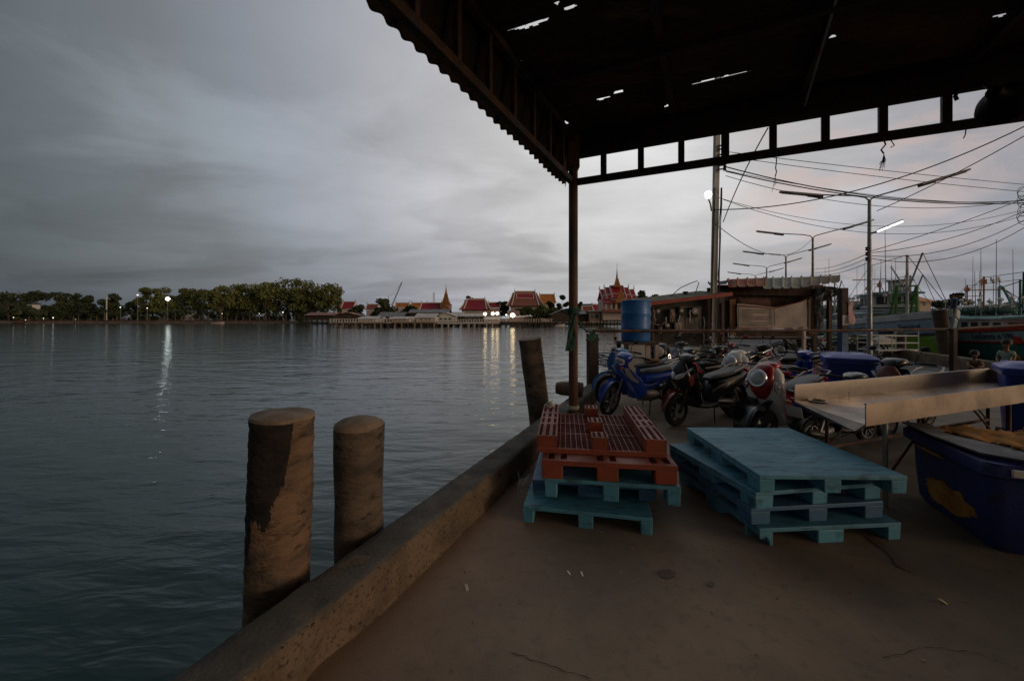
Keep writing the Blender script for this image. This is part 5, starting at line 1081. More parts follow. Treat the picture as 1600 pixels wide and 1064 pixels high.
bike('red faced scooter with white leg shield and one round chrome lamp, by the pallets', (3.56, 5.18), 207, 'retro', 'p_red', 'p_white', 'p_black', 2, fend='p_black', mirrors=False)
bike('white scooter with round lamps, behind the black and maroon one', (4.2, 7.02), 210, 'retro', 'p_white', 'p_white', 'p_white', -10, fend='p_white', mirrors=False)
bike('black motorbike in the middle row behind the white round lamped scooter', (3.72, 7.75), 203, 'underbone', 'p_black', 'p_black', 'p_red', 14, rim='black')
bike('black and silver motorbike in the rear row close to the utility pole', (4.55, 8.3), 206, 'underbone', 'p_black', 'p_silver', 'p_red', -12, mir='p_white')
bike('silver faced scooter parked beside the meter shack wall', (4.35, 9.45), 192, 'scooter', 'p_silver', 'p_black', 'p_silver', 8)
bike('black retro scooter with a pale lamp behind the blue drum stand', (3.55, 9.2), 236, 'retro', 'p_black', 'p_black', 'p_black', 6, fend='p_white')
bike('red motorbike with bright red mirrors beneath the hanging banner', (5.4, 9.35), 200, 'underbone', 'p_maroon', 'p_black', 'p_red', 10, mir='p_red')
bike('blue and red motorbike seen from its tail with a chrome grab rail', (4.85, 6.72), 42, 'underbone', 'p_blue', 'p_black', 'p_red', 0, mirrors=False)
bike('black motorbike with a red tail lamp, beyond the lone wheelie bin', (5.8, 8.55), 172, 'underbone', 'p_black', 'p_black', 'p_silver', -8)
bike('blue scooter with a black seat tucked under the spout of the steel tray', (4.05, 4.93), 22, 'scooter', 'p_blue', 'p_black', 'p_red', 0, mirrors=False).scale = (.92, .92, .86)
bike('faded dark red scooter standing behind the steel tray with one raised mirror', (5.52, 5.56), 206, 'scooter', 'p_dullred', 'p_black', 'p_dullred', -6)
GRD = 'motorbikes parked along the far side of the road'
bike('black motorbike parked across the road before the harbour kerb, beside the luggage cart', (14.2, 16.4), 150, 'underbone', 'p_black', 'p_black', 'p_white', 0, group=GRD)
bike('dark scooter across the road, next to the black motorbike near the lamp pole', (13.5, 17.2), 150, 'scooter', 'p_silver', 'p_black', 'p_silver', 0, group=GRD)
bike('dark motorbike standing on the road right behind the blue square post', (11.6, 16.2), 165, 'underbone', 'p_black', 'p_black', 'p_silver', 0, group=GRD)
for o in COL.objects:
    if o.get('label', '').startswith('red faced scooter'): rs = o
text_mesh('UNION', .055, 'sticker', K['p_white'], rs, Matrix.Translation((.62, .1275, .27)) @ Matrix.Rotation(R(180), 4, 'Z') @ Matrix.Rotation(R(90), 4, 'X') @ Matrix.Rotation(R(35), 4, 'Z'))
m = MB(); m.prism([(0, 0), (.06, 0), (.03, .05)], frame_M((.80, .1262, .35), (-1, 0, 0), (0, 0, 1)), .002); m.build('sticker', K['p_white'], rs)
# things left on the bikes
m = MB()
for k in range(5): m.loft([(-.16 + .0 * k, 0, .02, .01), (-.08, .01, .10, .018), (.05, .012, .11, .02), (.17, 0, .05, .012)], 12)
m.noise(.03, 9, 2); m.bm.transform(Matrix.Translation((2.62, 7.46, .80)) @ Matrix.Rotation(R(10), 4, 'Z'))
tag(m.build('glove_pair', mat('tan_cloth', (.36, .22, .09), .9, col2=(.2, .12, .05), scale=9, bump=.5), smooth=True, angle=80), 'crumpled tan cloth lying on the grey seat of the basket motorbike', 'cloth')
m = MB(); rings = []
for i in range(10):
    q = i / 9; rings.append([V((1.80 + (.02 + .10 * math.sin(min(1, q * 1.15) * math.pi * .62)) * math.cos(a) + .012 * math.sin(5 * a), 7.02 + (.02 + .07 * q) * math.sin(a), 1.06 - .36 * q + .01 * math.sin(3 * a))) for a in [2 * math.pi * k / 16 for k in range(16)]])
m.loops(rings); m.noise(.015, 8, 4)
tag(m.build('plastic_bag', mat('blue_plastic_bag', (.02, .13, .34), .45, col2=(.015, .08, .24), scale=8, bump=.5), smooth=True), 'blue bag hanging from the handlebar of the basket motorbike', 'bag')
# ================================================================ rail barrier, drum, meter shack, notice stall
m = MB()
post = thing('wooden_post', 'weathered grey square wooden post holding the rail at the water edge', 'post', (1.68, 8.3, .2), R(8))
m = MB(); m.box((0, 0, .5), (.21, .2, 1.14)); m.noise(.012, 6, 1); m.build('post', K['wood_dk'], post, bevel=.01)
rail = thing('barrier_rail', 'long rusty pipe rail strung across the quay in front of the bikes', 'rail', (1.6, 8.15, 1.33))
rp = [V((1.50, 8.12, 1.335)), V((4.5, 8.42, 1.33)), V((7.42, 8.85, 1.32)), V((10.5, 9.5, 1.335)), V((13.2, 9.9, 1.46)), V((17, 10.6, 1.62))]
m = MB(); m.tube(rp, .032, 8); part(m, 'pipe', K['rust'], rail, smooth=True)
bp_ = thing('steel_post', 'blue square steel post with a small white notice taped to it', 'post', (7.52, 9.05, 0))
K['bluepost'] = mat('faded_blue_paint', (.05, .12, .25), .6, col2=(.03, .07, .15), scale=5, bump=.2)
m = MB(); m.box((0, 0, .66), (.14, .14, 1.32)); m.build('lower_post', K['bluepost'], bp_)
m = MB(); m.box((0, 0, 1.80), (.139, .139, .96)); m.build('upper_post', K['darksteel'], bp_)
m = MB(); m.box((0, -.073, 1.55), (.13, .004, .22)); m.build('notice', K['white'], bp_)
m = MB()
for i in range(5): m.box((-.012 if i % 2 else 0, -.0757, 1.62 - .035 * i), (.08 - .02 * (i % 2), .002, .008))
m.build('notice_lines', K['black'], bp_)
m = MB(); m.loft([(-.02, 0, .05, .03), (0, .1, .08, .06), (.03, .25, .05, .05), (.02, .42, .06, .05), (.0, .5, .03, .02)], 12); m.noise(.02, 12, 1); m.bm.transform(Matrix.Translation((7.63, 8.94, 1.48)) @ Matrix.Rotation(R(90), 4, 'Z'))
tag(m.build('plastic_bag', mat('pink_plastic', (.55, .25, .26), .5, col2=(.5, .45, .42), scale=14, bump=.3), smooth=True), 'pink and white bag hung on the blue steel post', 'bag')
m = MB(); m.box((6.32, 8.62, .96), (.055, .055, .72)); m.box((6.32, 8.588, 1.18), (.03, .004, .06)); m.box((6.32, 8.62, .31), (.05, .05, .60))
tag(m.build('stake', K['cream'], bevel=.004), 'pale wooden stake under the rail below the corner of the banner', 'stake')
m = MB(); m.bar((10.55, 9.52, 0), (10.42, 9.4, 1.36), .1, .1); tag(m.build('rail_stake', K['wood_dk'], bevel=.008), 'dark wooden stake carrying the rail joint before the green boat', 'stake')
m = MB(); m.bar((13.4, 9.95, 0), (13.4, 9.95, 1.5), .1, .1); tag(m.build('rail_stake', K['wood_dk'], bevel=.008), 'dark wooden stake at the far end of the rising rail', 'stake')
m = MB(); m.box((7.0, 10.4, .14), (2.4, .35, .28), Matrix.Rotation(R(6), 3, 'Z')); m.noise(.015, 4); tag(m.build('concrete_block', K['kerb'], bevel=.02), 'long tan concrete block lying on the road behind the wheelie bin', 'block')
# drum on its stand
dr = thing('plastic_drum', 'tall bright blue plastic drum on a stand by the water edge', 'drum', (2.78, 8.95, 1.08))
m = MB(); m.lathe([(.0, 0), (.29, 0), (.305, .02), (.315, .06), (.315, .28), (.322, .3), (.315, .32), (.315, .60), (.322, .62), (.315, .64), (.315, .86), (.32, .88), (.32, .905), (.29, .905), (.28, .88), (0, .88)], 36); m.build('body', K['drum'], dr, smooth=True, angle=50)
m = MB(); m.torus((0, 0, .90), (0, 0, 1), .315, .014, 36, 8); m.build('rim', K['drum'], dr, smooth=True)
m = MB()
for z, h_ in ((.62, .16), (.80, .12), (.42, .1)): m.prism(jag(14, .03, h_ / 2, int(z * 100)), frame_M((.285, -.14, z), (.44, .9, 0), (0, 0, 1)), .006)
m.build('pale_scrape', K['white'], dr)
sd = thing('drum_stand', 'wooden stand of pale legs under the blue plastic drum', 'stand', (2.8, 8.95, 0))
m = MB(); m.box((0, 0, 1.05), (.74, .7, .05)); m.build('top', K['wood_dk'], sd)
for x in (-.32, .34):
    for y in (-.3, .3): m = MB(); m.box((x, y, .51), (.08, .08, 1.02)); m.build('leg', K['cream'] if x > 0 else K['wood_dk'], sd)
# meter shack
SH = thing('meter_shack', 'low shack wall crowded with electricity meters under a red edged roof', 'shack', (4.4, 11, 0))
def sp_(u, v, Y): return P(u, v, Y)
m = MB(); m.loops([[V((3.2, y, 0)), V((6.0, y, 0)), V((6.0, y, 2.28)), V((3.2, y, 1.98))] for y in (11.24, 11.36)]); m.build('wall', mat('shack_boards', (.10, .085, .07), .85, col2=(.05, .045, .04), scale=2.5, bump=.3), SH, world=True)
m = MB(); m.box((5.02, 11.22, 1.55), (.62, .05, .75)); m.build('pale_panel', mat('grimy_white_panel', (.34, .32, .29), .8, col2=(.22, .2, .18), scale=3, bump=.2), SH, world=True)
m = MB(); m.box((4.4, 11.2, .45), (2.25, .06, .78)); m.build('block_base', K['conc'], SH, world=True)
m = MB(); a, c = V((3.65, 10.7, 1.98)), V((5.85, 10.6, 2.24)); m.loops([[a, c, c + V((0, 1.8, .18)), a + V((0, 1.8, .18))], [p + V((0, 0, .03)) for p in (a, c, c + V((0, 1.8, .18)), a + V((0, 1.8, .18)))]]); m.build('roof', mat('mossy_roof', (.09, .10, .06), .85, col2=(.06, .05, .04), scale=3, bump=.2), SH, world=True)
m = MB(); m.bar(a + V((0, -.03, .0)), c + V((0, -.03, .0)), .04, .10); m.build('roof_edge', mat('faded_red_edge', (.36, .09, .07), .6, col2=(.28, .07, .055), scale=3, bump=.1), SH, world=True)
for u in (1019, 1127): m = MB(); m.tube([(px(u, 10.8), 10.8, 0), (px(u, 10.8), 10.8, 2.0)], .05, 8); m.build('post', K['wood_dk'], SH, world=True)
def meter(u, v, w_, h_, mt, label, Y=11.15, glassy=True, cat='meter', name='electric_meter'):
    p = P(u, v, Y); W_, H_ = w_ / F * Y, h_ / F * Y; t = thing(name, label, cat, p, 0, 'meters and boxes on the shack wall')
    m = MB(); m.box((0, 0, 0), (W_, .1, H_)); m.build('case', K[mt], t, bevel=.012)
    if glassy:
        m = MB(); m.lathe([(W_ * .42, 0), (W_ * .42, .04), (W_ * .36, .07), (0, .075)], 20, Matrix.Translation((0, -.05, H_ * .12)) @ Matrix.Rotation(R(90), 4, 'X')); g = m.build('dial_cover', K['alloy'], t, smooth=True)
        m = MB(); m.box((0, -.126, H_ * .12), (W_ * .34, .004, W_ * .34)); m.build('dial', K['white'], g)
        m = MB(); m.box((0, -.055, -H_ * .32), (W_ * .6, .02, H_ * .2)); m.build('terminal_cover', K['black'], t)
    return t
meter(1026, 488, 9, 14, 'black', 'electric meter under the low end of the red roof edge, nearest the drum')
meter(1062, 487, 9, 13, 'black', 'electric meter high on the wall beside the tan board')
meter(1083, 488, 14, 16, 'black', 'black boxed meter on the white wall panel')
meter(1041, 510, 8, 13, 'black', 'electric meter below the others, by the orange pipe box')
meter(1050, 493, 8, 20, 'cream', 'tall tan board on the meter wall', glassy=False, cat='board', name='wall_board')
y_ = meter(1059, 511, 11, 14, 'cream', 'pale yellow sign plate with a warning picture on the meter wall', glassy=False, cat='sign', name='warning_plate')
m = MB(); m.prism([(-.06, -.09), (-.01, -.09), (-.035, -.05)], frame_M((0, -.052, 0), (1, 0, 0), (0, 0, 1)), .004); m.build('mark', K['black'], y_)
m = MB(); m.box((.045, -.053, -.06), (.07, .004, .06)); m.build('patch', mat('olive_patch', (.3, .27, .1), .7, bump=0), y_)
meter(1030, 513, 6, 16, 'p_dullred', 'orange brown fuse box on the meter wall', glassy=False, cat='fuse box', name='fuse_box')
for i in range(16):
    m = MB(); u = 1022 + i * 6.4 + rnd.uniform(-2, 2); v0 = rnd.uniform(483, 500); v1 = v0 + rnd.uniform(15, 45); Y = 11.05
    pts = [P(u + rnd.uniform(-3, 3) * (k % 2), v0 + (v1 - v0) * k / 4, Y - .02 * (k % 2)) for k in range(5)]
    if i % 4 == 0: pts += [P(u + 12, v1 + 2, Y), P(u + 20, v1 - 6, Y)]
    m.tube(pts, .010 if i % 3 else .02, 5); tag(m.build('cable' if i % 3 else 'conduit', K['wire'] if i % 3 else K['galv'], smooth=True), 'black cable hanging down the meter wall' if i % 3 else 'grey conduit pipe on the meter wall', 'cable' if i % 3 else 'conduit', 'cables on the meter wall' if i % 3 else 'conduits on the meter wall')
m = MB(); m.tube([P(1048, 463, 11.8), P(1063, 450, 11.8), P(1078, 443, 11.8), P(1089, 439, 11.8), P(1092, 442, 11.8), P(1088, 454, 11.8), P(1084, 462, 11.8)], .012, 5); tag(m.build('bent_wire', K['wire'], smooth=True), 'bent wire loop rising above the red edged roof', 'wire')
m = MB(); m.tube([P(1071, 466, 11.9), P(1071, 456, 11.9)], .05, 8); m.tube([P(1071, 458, 11.9), P(1071, 455.5, 11.9)], .08, 8); tag(m.build('vent_pipe', K['wire'], smooth=True), 'stubby black vent pipe on the shack roof', 'pipe')
# notice stall
YS = 11.6
stl = thing('notice_stall', 'ramshackle stall with a patched corrugated roof and dark board sides', 'stall', (px(1215, YS), YS, 0))
K['tan_board'] = mat('tan_board', (.25, .13, .065), .8, col2=(.14, .07, .04), scale=3, bump=.3, stretch=(3, 1, .5)); K['dark_board'] = mat('dark_board', (.075, .042, .028), .85, col2=(.04, .025, .02), scale=2, bump=.3, stretch=(3, 1, .5))
def U(u, Y=YS): return px(u, Y)
def Zs(v, Y=YS): return zv(v, Y)
m = MB(); m.box((U(1205), YS, (Zs(519) + Zs(526)) / 2), (U(1275) - U(1145), .05, Zs(519) - Zs(526))); m.build('front_board', K['dark_board'], stl, world=True)
m = MB(); m.box((U(1212), YS + .3, (Zs(444) + Zs(512)) / 2), (U(1290) - U(1118), .05, Zs(444) - Zs(512))); m.build('back_board', K['dark_board'], stl, world=True)
m = MB(); m.box((U(1143.5), YS - .02, (Zs(468) + Zs(524)) / 2), (U(1150) - U(1141), .06, Zs(468) - Zs(524))); m.build('side_board', K['tan_board'], stl, world=True)
m = MB(); m.box((U(1269), YS - .03, (Zs(464) + Zs(521)) / 2), (U(1276) - U(1263), .06, Zs(464) - Zs(521))); m.build('side_board', K['tan_board'], stl, world=True)
m = MB(); m.box((U(1262), YS - .05, (Zs(468) + Zs(518)) / 2), (.05, .05, Zs(468) - Zs(518))); m.build('pale_strip', K['cream'], stl, world=True)
for u in (1114, 1136, 1276, 1300): m = MB(); m.box((U(u), YS + .1, Zs(452) / 2), (.1, .1, Zs(452))); m.build('post', K['dark_board'], stl, world=True)
m = MB(); m.box((U(1190), YS + .5, 1.0), (U(1256) - U(1116), .8, .06)); m.build('counter', K['dark_board'], stl, world=True)
m = MB(); m.bar((U(1108), YS + .1, Zs(455)), (U(1292), YS + .1, Zs(457)), .08, .2); m.build('beam', K['dark_board'], stl, world=True)
def rsheet(u0, u1, va0, va1, vb0, vb1, mt, name, pitch=.26):
    """ribbed roof sheet: front edge vb, back edge va"""
    m = MB(); x0, x1 = U(u0, YS - .55), U(u1, YS - .55); n = int((x1 - x0) / .022); prev = None
    for i in range(n + 1):
        q = i / n; x = x0 + (x1 - x0) * q; ph = ((x - x0) % pitch) / pitch; rib = .045 if ph < .16 else 0
        zb = Zs(vb0 + (vb1 - vb0) * q, YS - .55); za = Zs(va0 + (va1 - va0) * q, YS + .15)
        cur = [m.bm.verts.new(p) for p in (V((x, YS - .55, zb + rib)), V((x * (YS - .2) / (YS - .55), YS - .2, zb + (za - zb) * .52 + rib)), V((x * (YS + .15) / (YS - .55), YS + .15, za + rib)))]
        if prev:
            for k in range(2): m.face((prev[k], prev[k + 1], cur[k + 1], cur[k]))
        prev = cur
    m.build(name, mt, stl, world=True)
rsheet(1106, 1145, 442, 437, 446, 443.5, mat('rust_dark_sheet', spec=.12, col=(.06, .04, .03), rough=.8, col2=(.03, .025, .02), scale=3, bump=.2), 'roof_sheet')
rsheet(1137, 1197, 436.5, 434, 449, 447, mat('salmon_sheet', spec=.12, col=(.36, .17, .11), rough=.75, col2=(.24, .10, .07), scale=2.5, bump=.2), 'roof_sheet')
rsheet(1192, 1255, 434.5, 433, 451.5, 450, mat('pale_green_sheet', spec=.12, col=(.34, .36, .31), rough=.7, col2=(.24, .26, .23), scale=2.5, bump=.2), 'roof_sheet')
rsheet(1252, 1313, 433, 430, 449, 441, mat('brown_green_sheet', spec=.12, col=(.22, .17, .12), rough=.75, col2=(.30, .28, .23), scale=1.6, lo=.46, hi=.56, bump=.2), 'roof_sheet')
def cloth(u0, u1, top, bot, Y, nx, nz, wave, seed):
    m = MB(); g = []
    for i in range(nx + 1):
        q = i / nx; col = []
        for j in range(nz + 1):
            w_ = j / nz; v = top(q) + (bot(q) - top(q)) * w_; col.append(m.bm.verts.new(V((U(u0 + (u1 - u0) * q, Y), Y + wave * ns.noise(V((q * 3, w_ * 2, seed))) + wave * .4 * math.sin(q * 14 + w_ * 5), Zs(v, Y)))))
        g.append(col)
    for i in range(nx):
        for j in range(nz): m.face((g[i][j], g[i + 1][j], g[i + 1][j + 1], g[i][j + 1]))
    return m
K['banner'] = mat('dirty_banner', (.42, .36, .32), .8, col2=(.33, .28, .25), scale=2.5, bump=.15)
bt = lambda q: 474.5 + (5.5 * math.sin(min(q, .56) / .56 * math.pi / 2) ** 2 if q < .56 else 5.5 - 12 * ((q - .56) / .44) ** 1.2)
bb = lambda q: 514.5 - .5 * q - (6 if q > .9 else 0) * (q - .9) * 8
YB = YS - .12
bn = thing('banner', 'dirty pale banner with rows of dark writing sagging on the stall front', 'banner', (U(1206), YB, 1.2))
cloth(1152, 1261, bt, bb, YB, 40, 10, .03, 1).build('sheet', K['banner'], bn, world=True, smooth=True)
r_ = random.Random(3); K['ink'] = mat('faded_ink', (.10, .085, .08), .8, bump=0); K['redink'] = mat('faded_red_ink', (.22, .055, .05), .8, bump=0)
YI = YB - .045
m = MB()
for j, v in enumerate((484.5, 488, 491.5, 494.7, 498, 501.5, 504.8, 508.2)):
    u = 1160; end = (1203, 1200, 1178, 1203, 1204, 1173, 1206, 1200)[j]
    while u < end:
        w_ = r_.uniform(1.2, 4.5); k = 0
        while k < w_: m.box((U(u + k, YI), YI, Zs(v + r_.uniform(-.25, .25), YI)), (.010, .004, r_.uniform(.012, .026))); k += .75
        u += w_ + 1.1
m.build('writing', K['ink'], bn, world=True)
m = MB()
for a, c in (((1154, 477), (1209, 482)), ((1209, 482), (1234, 476)), ((1234, 476), (1258, 470)), ((1209.5, 483), (1210.5, 510)), ((1154, 512.5), (1209, 513)), ((1154, 477), (1153.5, 512))): m.bar(P(a[0], a[1], YI + .01), P(c[0], c[1], YI + .01), .004, .022)
m.build('red_border', K['redink'], bn, world=True)
cloth(1156, 1204, lambda q: 466, lambda q: 476 + 4 * q, YS - .06, 16, 4, .02, 5).build('upper_sheet', mat('maroon_banner', (.10, .04, .035), .8, bump=.1), bn, world=True, smooth=True)
m = MB(); u = 1160
while u < 1202: w_ = r_.uniform(1.5, 3.2); m.box((U(u + w_ / 2, YI), YI, Zs(471.5, YI)), (w_ * .012, .004, r_.uniform(.05, .09))); u += w_ + .9
m.build('heading', mat('faded_heading', (.16, .08, .07), .8, bump=0), bn, world=True)
cloth(1232, 1262, lambda q: 512 - 2 * q, lambda q: 513.5 + 6 * math.sin(q * 2.6), YS - .16, 12, 4, .05, 9).build('torn_corner', K['banner'], bn, world=True, smooth=True)
tp = thing('tarpaulin', 'crumpled grey tarpaulin bunched at the end of the patched stall roof', 'tarpaulin', (U(1295), YS, 1.6))
m = cloth(1274, 1311, lambda q: 447 + 2 * q, lambda q: 476 - 14 * q, YS - .1, 30, 16, .22, 3); m.noise(.08, 5, 3); m.build('bunched_part', mat('grey_tarp', (.22, .22, .22), .45, col2=(.05, .05, .05), scale=5, lo=.45, hi=.55, bump=.5), tp, world=True, smooth=True)
m = cloth(1275, 1287, lambda q: 462, lambda q: 517 - 14 * abs(q - .5), YS - .15, 10, 16, .15, 8); m.noise(.04, 6, 3); m.build('hanging_part', mat('pale_tarp', (.33, .34, .33), .5, col2=(.12, .13, .13), scale=5, lo=.45, hi=.55, bump=.5), tp, world=True, smooth=True)
for u in (1173, 1185): shL = thing('stall_lamp', 'small lit tube lamp under the patched stall roof', 'lamp', P(u, 459, YS + .3), 0, 'lamps under the stall roof'); m = MB(); m.cyl((-.05, 0, 0), (.05, 0, 0), .014, 8); m.build('tube', K['lits'], shL, smooth=True); m = MB(); m.box((0, 0, .12), (.14, .04, .2)); m.build('mount', K['black'], shL)
# ================================================================ utility pole and wires
UP = V((5.58, 11.1, 0)); UT = V((5.75, 11.1, 8.6))
pl = thing('utility_pole', 'tall concrete utility pole hung with cables beside the meter shack', 'pole', UP)
m = MB(); m.bar(UP, UT, .13, .13); m.build('shaft', K['conc'], pl, world=True)
for z in (5.7, 6.25, 6.0):
    for k in range(2):
        m = MB(); m.lathe([(.02, -.05), (.045, -.04), (.03, 0), (.045, .04), (.02, .05)], 10, Matrix.Translation((UP.x + .14 + .02 * z / 8 + .12, 10.95, z + .1 * k))); m.bar((UP.x + .1, 11.0, z + .1 * k), (UP.x + .3, 10.93, z + .1 * k), .03); m.build('insulator', K['black'], pl, world=True, smooth=True)
for i in range(5):
    m = MB(); a = (-.09, -.075, .085, .10, .12)[i]; m.tube([V((UP.x + a + .011 * k + rnd.uniform(-.015, .015), 11.0, .9 + (5.2 - .9) * k / 9)) for k in range(10)], .012, 5); m.build('strapped_cable', K['wire'], pl, world=True, smooth=True)
lp = thing('lit_lamp', 'bright white bulb lamp on a curved bracket of the utility pole', 'lamp', P(1112, 330, 11.0))
m = MB(); m.tube([P(1112, 330, 11.0), P(1110, 318, 10.95), P(1107, 311, 10.9)], .025, 8); m.build('bracket', K['galv'], lp, world=True, smooth=True)
m = MB(); m.lathe([(.03, -.11), (.07, -.08), (.10, 0), (.085, .06), (.04, .10)], 16, Matrix.Translation(P(1106.5, 304.5, 10.85))); m.build('bulb', lamp_mat('pole_bulb', (1, .98, .95), 2.2), lp, world=True, smooth=True)
def wire(a, c, sag, r, label, grp='overhead wires'):
    a, c = V(a), V(c); m = MB(); n = 20; m.tube([a.lerp(c, i / n) - V((0, 0, sag * 4 * (i / n) * (1 - i / n))) for i in range(n + 1)], r, 5)
    tag(m.build('overhead_wire', K['wire'], smooth=True), label, 'wire', grp)
# wires from the utility pole to the masts on the boats' side (beyond the frame)
for (u0, v0), (u1, v1, Y1), sag, r in (((1140, 238), (1640, 292, 13), .05, .009), ((1130, 244), (1640, 303, 13), .08, .009), ((1134, 261), (1620, 312, 13), .42, .016), ((1134, 268), (1620, 316, 13), .36, .016), ((1134, 275), (1620, 308, 13), .6, .009), ((1130, 312), (1620, 330, 13), .85, .008), ((1122, 309), (1610, 325, 13), .7, .007), ((1130, 266), (1600, 318, 13), .25, .008)):
    wire(P(u0, v0, 11), P(u1, v1, Y1), sag, r, 'sagging black wire running from the utility pole over the road')
wire(P(1113, 328, 11), P(1640, 178, 9.0), .55, .014, 'thick cable rising steeply from the utility pole to the shed eaves')
wire(P(1370, 330, 13.8), P(1640, 190, 10.5), .1, .014, 'thick cable climbing from the tall lamp post to the shed eaves')
wire(P(1130, 347, 11), P(1200, 200, 7.5), -.12, .012, 'slack cable dropping from the front truss to the utility pole', 'overhead wires')
wire(P(1118, 350, 11), P(1270, 372, 21.5), .9, .01, 'thin sagging wire from the utility pole to the second lamp post')
for v0, v1, sag in ((395, 318, .3), (400, 330, .5), (404, 340, .65), (392, 300, .1)): wire(P(1362, v0, 14), P(1625, v1, 14), sag, .012, 'black wire curving from the tall lamp post toward the boats')
for v0, v1 in ((420, 395), (426, 402), (430, 410)): wire(P(1274, v0, 21.9), P(1358, v1, 14), .15, .012, 'black wire between the two nearer double armed lamp posts')
for i in range(4): m = MB(); c = P(1598, 300 + i * 13, 13); m.torus(c, (rnd.uniform(-.4, .4), 1, rnd.uniform(-.4, .4)), .16, .008, 20, 5); m.torus(c + V((.1, 0, -.05)), (.3, 1, .2), .2, .008, 20, 5); tag(m.build('cable_coil', K['wire'], smooth=True), 'loose coil of black cable where the wires gather', 'cable', 'coils of cable above the boats')
# ================================================================ double armed street lamps
def street_lamp(u, vt, Y, label, lit=False, hs=1.0):
    x, zt_ = px(u, Y), zv(vt, Y); t = thing('street_lamp', label, 'street lamp', (x, Y, 0), 0, 'double armed street lamps along the quay road')
    m = MB(); m.tube([(0, 0, 0), (0, 0, zt_ * .5), (0, 0, zt_)], [.085, .07, .05], 12); m.build('pole', K['galv'], t, smooth=True)
    b = V((.965, -.26, 0))
    for s_, vL in ((-1, .50), (1, .78)):
        L_ = 1.62
        m = MB(); m.tube([V((0, 0, zt_ - .05)), V((0, 0, zt_)) + b * s_ * .12 + V((0, 0, .08)), V((0, 0, zt_)) + b * s_ * .45 + V((0, 0, .17)), V((0, 0, zt_)) + b * s_ * L_ + V((0, 0, vL * .6))], .026, 8); m.build('arm', K['galv'], t, smooth=True)
        p, q = V((0, 0, zt_ + vL * .52)) + b * s_ * (L_ - .15), V((0, 0, zt_ + vL)) + b * s_ * (L_ + 1.15)
        m = MB(); m.bar(p, q, .15, .06); f = m.build('lamp_fixture', K['white'] if False else K['galv'], t)
        m = MB(); m.tube([p.lerp(q, .1) - V((0, 0, .05)), p.lerp(q, .95) - V((0, 0, .05))], .02, 6); m.build('tube', K['white'], f)
        m = MB(); m.bar(p.lerp(q, -.05) - V((0, 0, .03)), p.lerp(q, .3) - V((0, 0, .03)), .1, .1); m.build('ballast_box', K['darksteel'], f)
    return t
l1 = street_lamp(1358.5, 312, 14, 'double armed street lamp with three dark insulators, tallest in the row')
street_lamp(1270, 371, 21.9, 'second double armed street lamp from the tall one'); street_lamp(1228, 401, 28.5, 'third double armed street lamp from the tall one'); street_lamp(1198, 418.5, 36, 'fourth double armed street lamp from the tall one'); street_lamp(1180, 431, 44, 'last small double armed street lamp above the stall roof')
for v in (389, 397, 405): m = MB(); p = P(1354.5, v, 13.95) - V((px(1358.5, 14), 14, 0)); m.lathe([(.02, -.07), (.055, -.05), (.03, 0), (.055, .05), (.02, .07)], 10, Matrix.Translation(p)); m.build('insulator', K['black'], l1, smooth=True)
lt = thing('lit_tube_lamp', 'bright lit fluorescent tube slung from the tall street lamp', 'lamp', P(1366, 363, 13.9))
m = MB(); a, c = P(1371, 362, 13.8), P(1411, 346, 13.2); m.tube([a, c], .035, 8); m.build('tube', lamp_mat('lit_tube', (1, 1, .98), 1.8), lt, world=True, smooth=True)
m = MB(); m.bar(P(1361, 365, 14), P(1372, 361.5, 13.8), .05); m.bar(a + V((0, 0, .05)), c + V((0, 0, .05)), .07, .03); m.build('holder', K['galv'], lt, world=True)
# ================================================================ luggage cart, harbour piles
ct = thing('hand_cart', 'white pipe framed cart on the road before the fishing boats', 'cart', (15.0, 15.9, 0), R(10))
for z in (.35, .62, .9):
    m = MB(); m.tube([(-.95, -.4, z), (.95, -.4, z), (.95, .4, z), (-.95, .4, z), (-.95, -.4, z)], .022, 6); m.build('frame_ring', K['white'], ct, smooth=True)
m = MB()
for x in (-.95, -.32, .32, .95):
    for y in (-.4, .4): m.tube([(x, y, .25), (x, y, .9 if x < .9 else 1.15)], .02, 6)
m.tube([(.95, -.4, 1.15), (.95, .4, 1.15)], .02, 6); m.build('uprights', K['white'], ct, smooth=True)
m = MB(); m.box((0, 0, .33), (1.9, .8, .03)); m.build('bed', K['galv'], ct)
for x in (-.6, .6):
    for y in (-.42, .42): m = MB(); m.torus((x, y, .17), (0, 1, 0), .14, .03, 20, 6); m.cyl((x, y - .03, .17), (x, y + .03, .17), .05, 8); m.build('wheel', K['tyre'], ct, smooth=True)
m = MB(); m.loft([(-.5, .5, .2, .12), (-.2, .55, .25, .17), (.2, .5, .2, .13)], 10); m.noise(.06, 4); m.bm.transform(Matrix.Translation((14.95, 15.9, .14))); tag(m.build('sack', K['rope'], smooth=True), 'pale sack lying in the white pipe framed cart', 'sack')
def hpile(u0, v0, u1, v1, Y, r, label, z0=-2.5):
    top = P(u0, v0, Y); bot = P(u1, v1, Y); d = (bot - top); bot = top + d * ((z0 - top.z) / d.z)
    t = thing('mooring_pile', label, 'mooring pile', bot, 0, 'piles of the boat harbour'); M_ = (top - bot).to_track_quat('Z', 'Y').to_matrix().to_4x4(); l = (top - bot).length
    m = MB(); m.lathe([(r, 0), (r, l * .5), (r, l * .98), (r * .9, l)], 18, M_); m.noise(.02, 3); m.build('pile_shaft', K['wood_dk'], t, smooth=True)
hpile(1467, 484, 1481, 566, 15.5, .21, 'thick dark leaning pile in front of the green boat')
hpile(1407, 519, 1408, 560, 19.0, .22, 'short dark pile below the name board of the green boat')
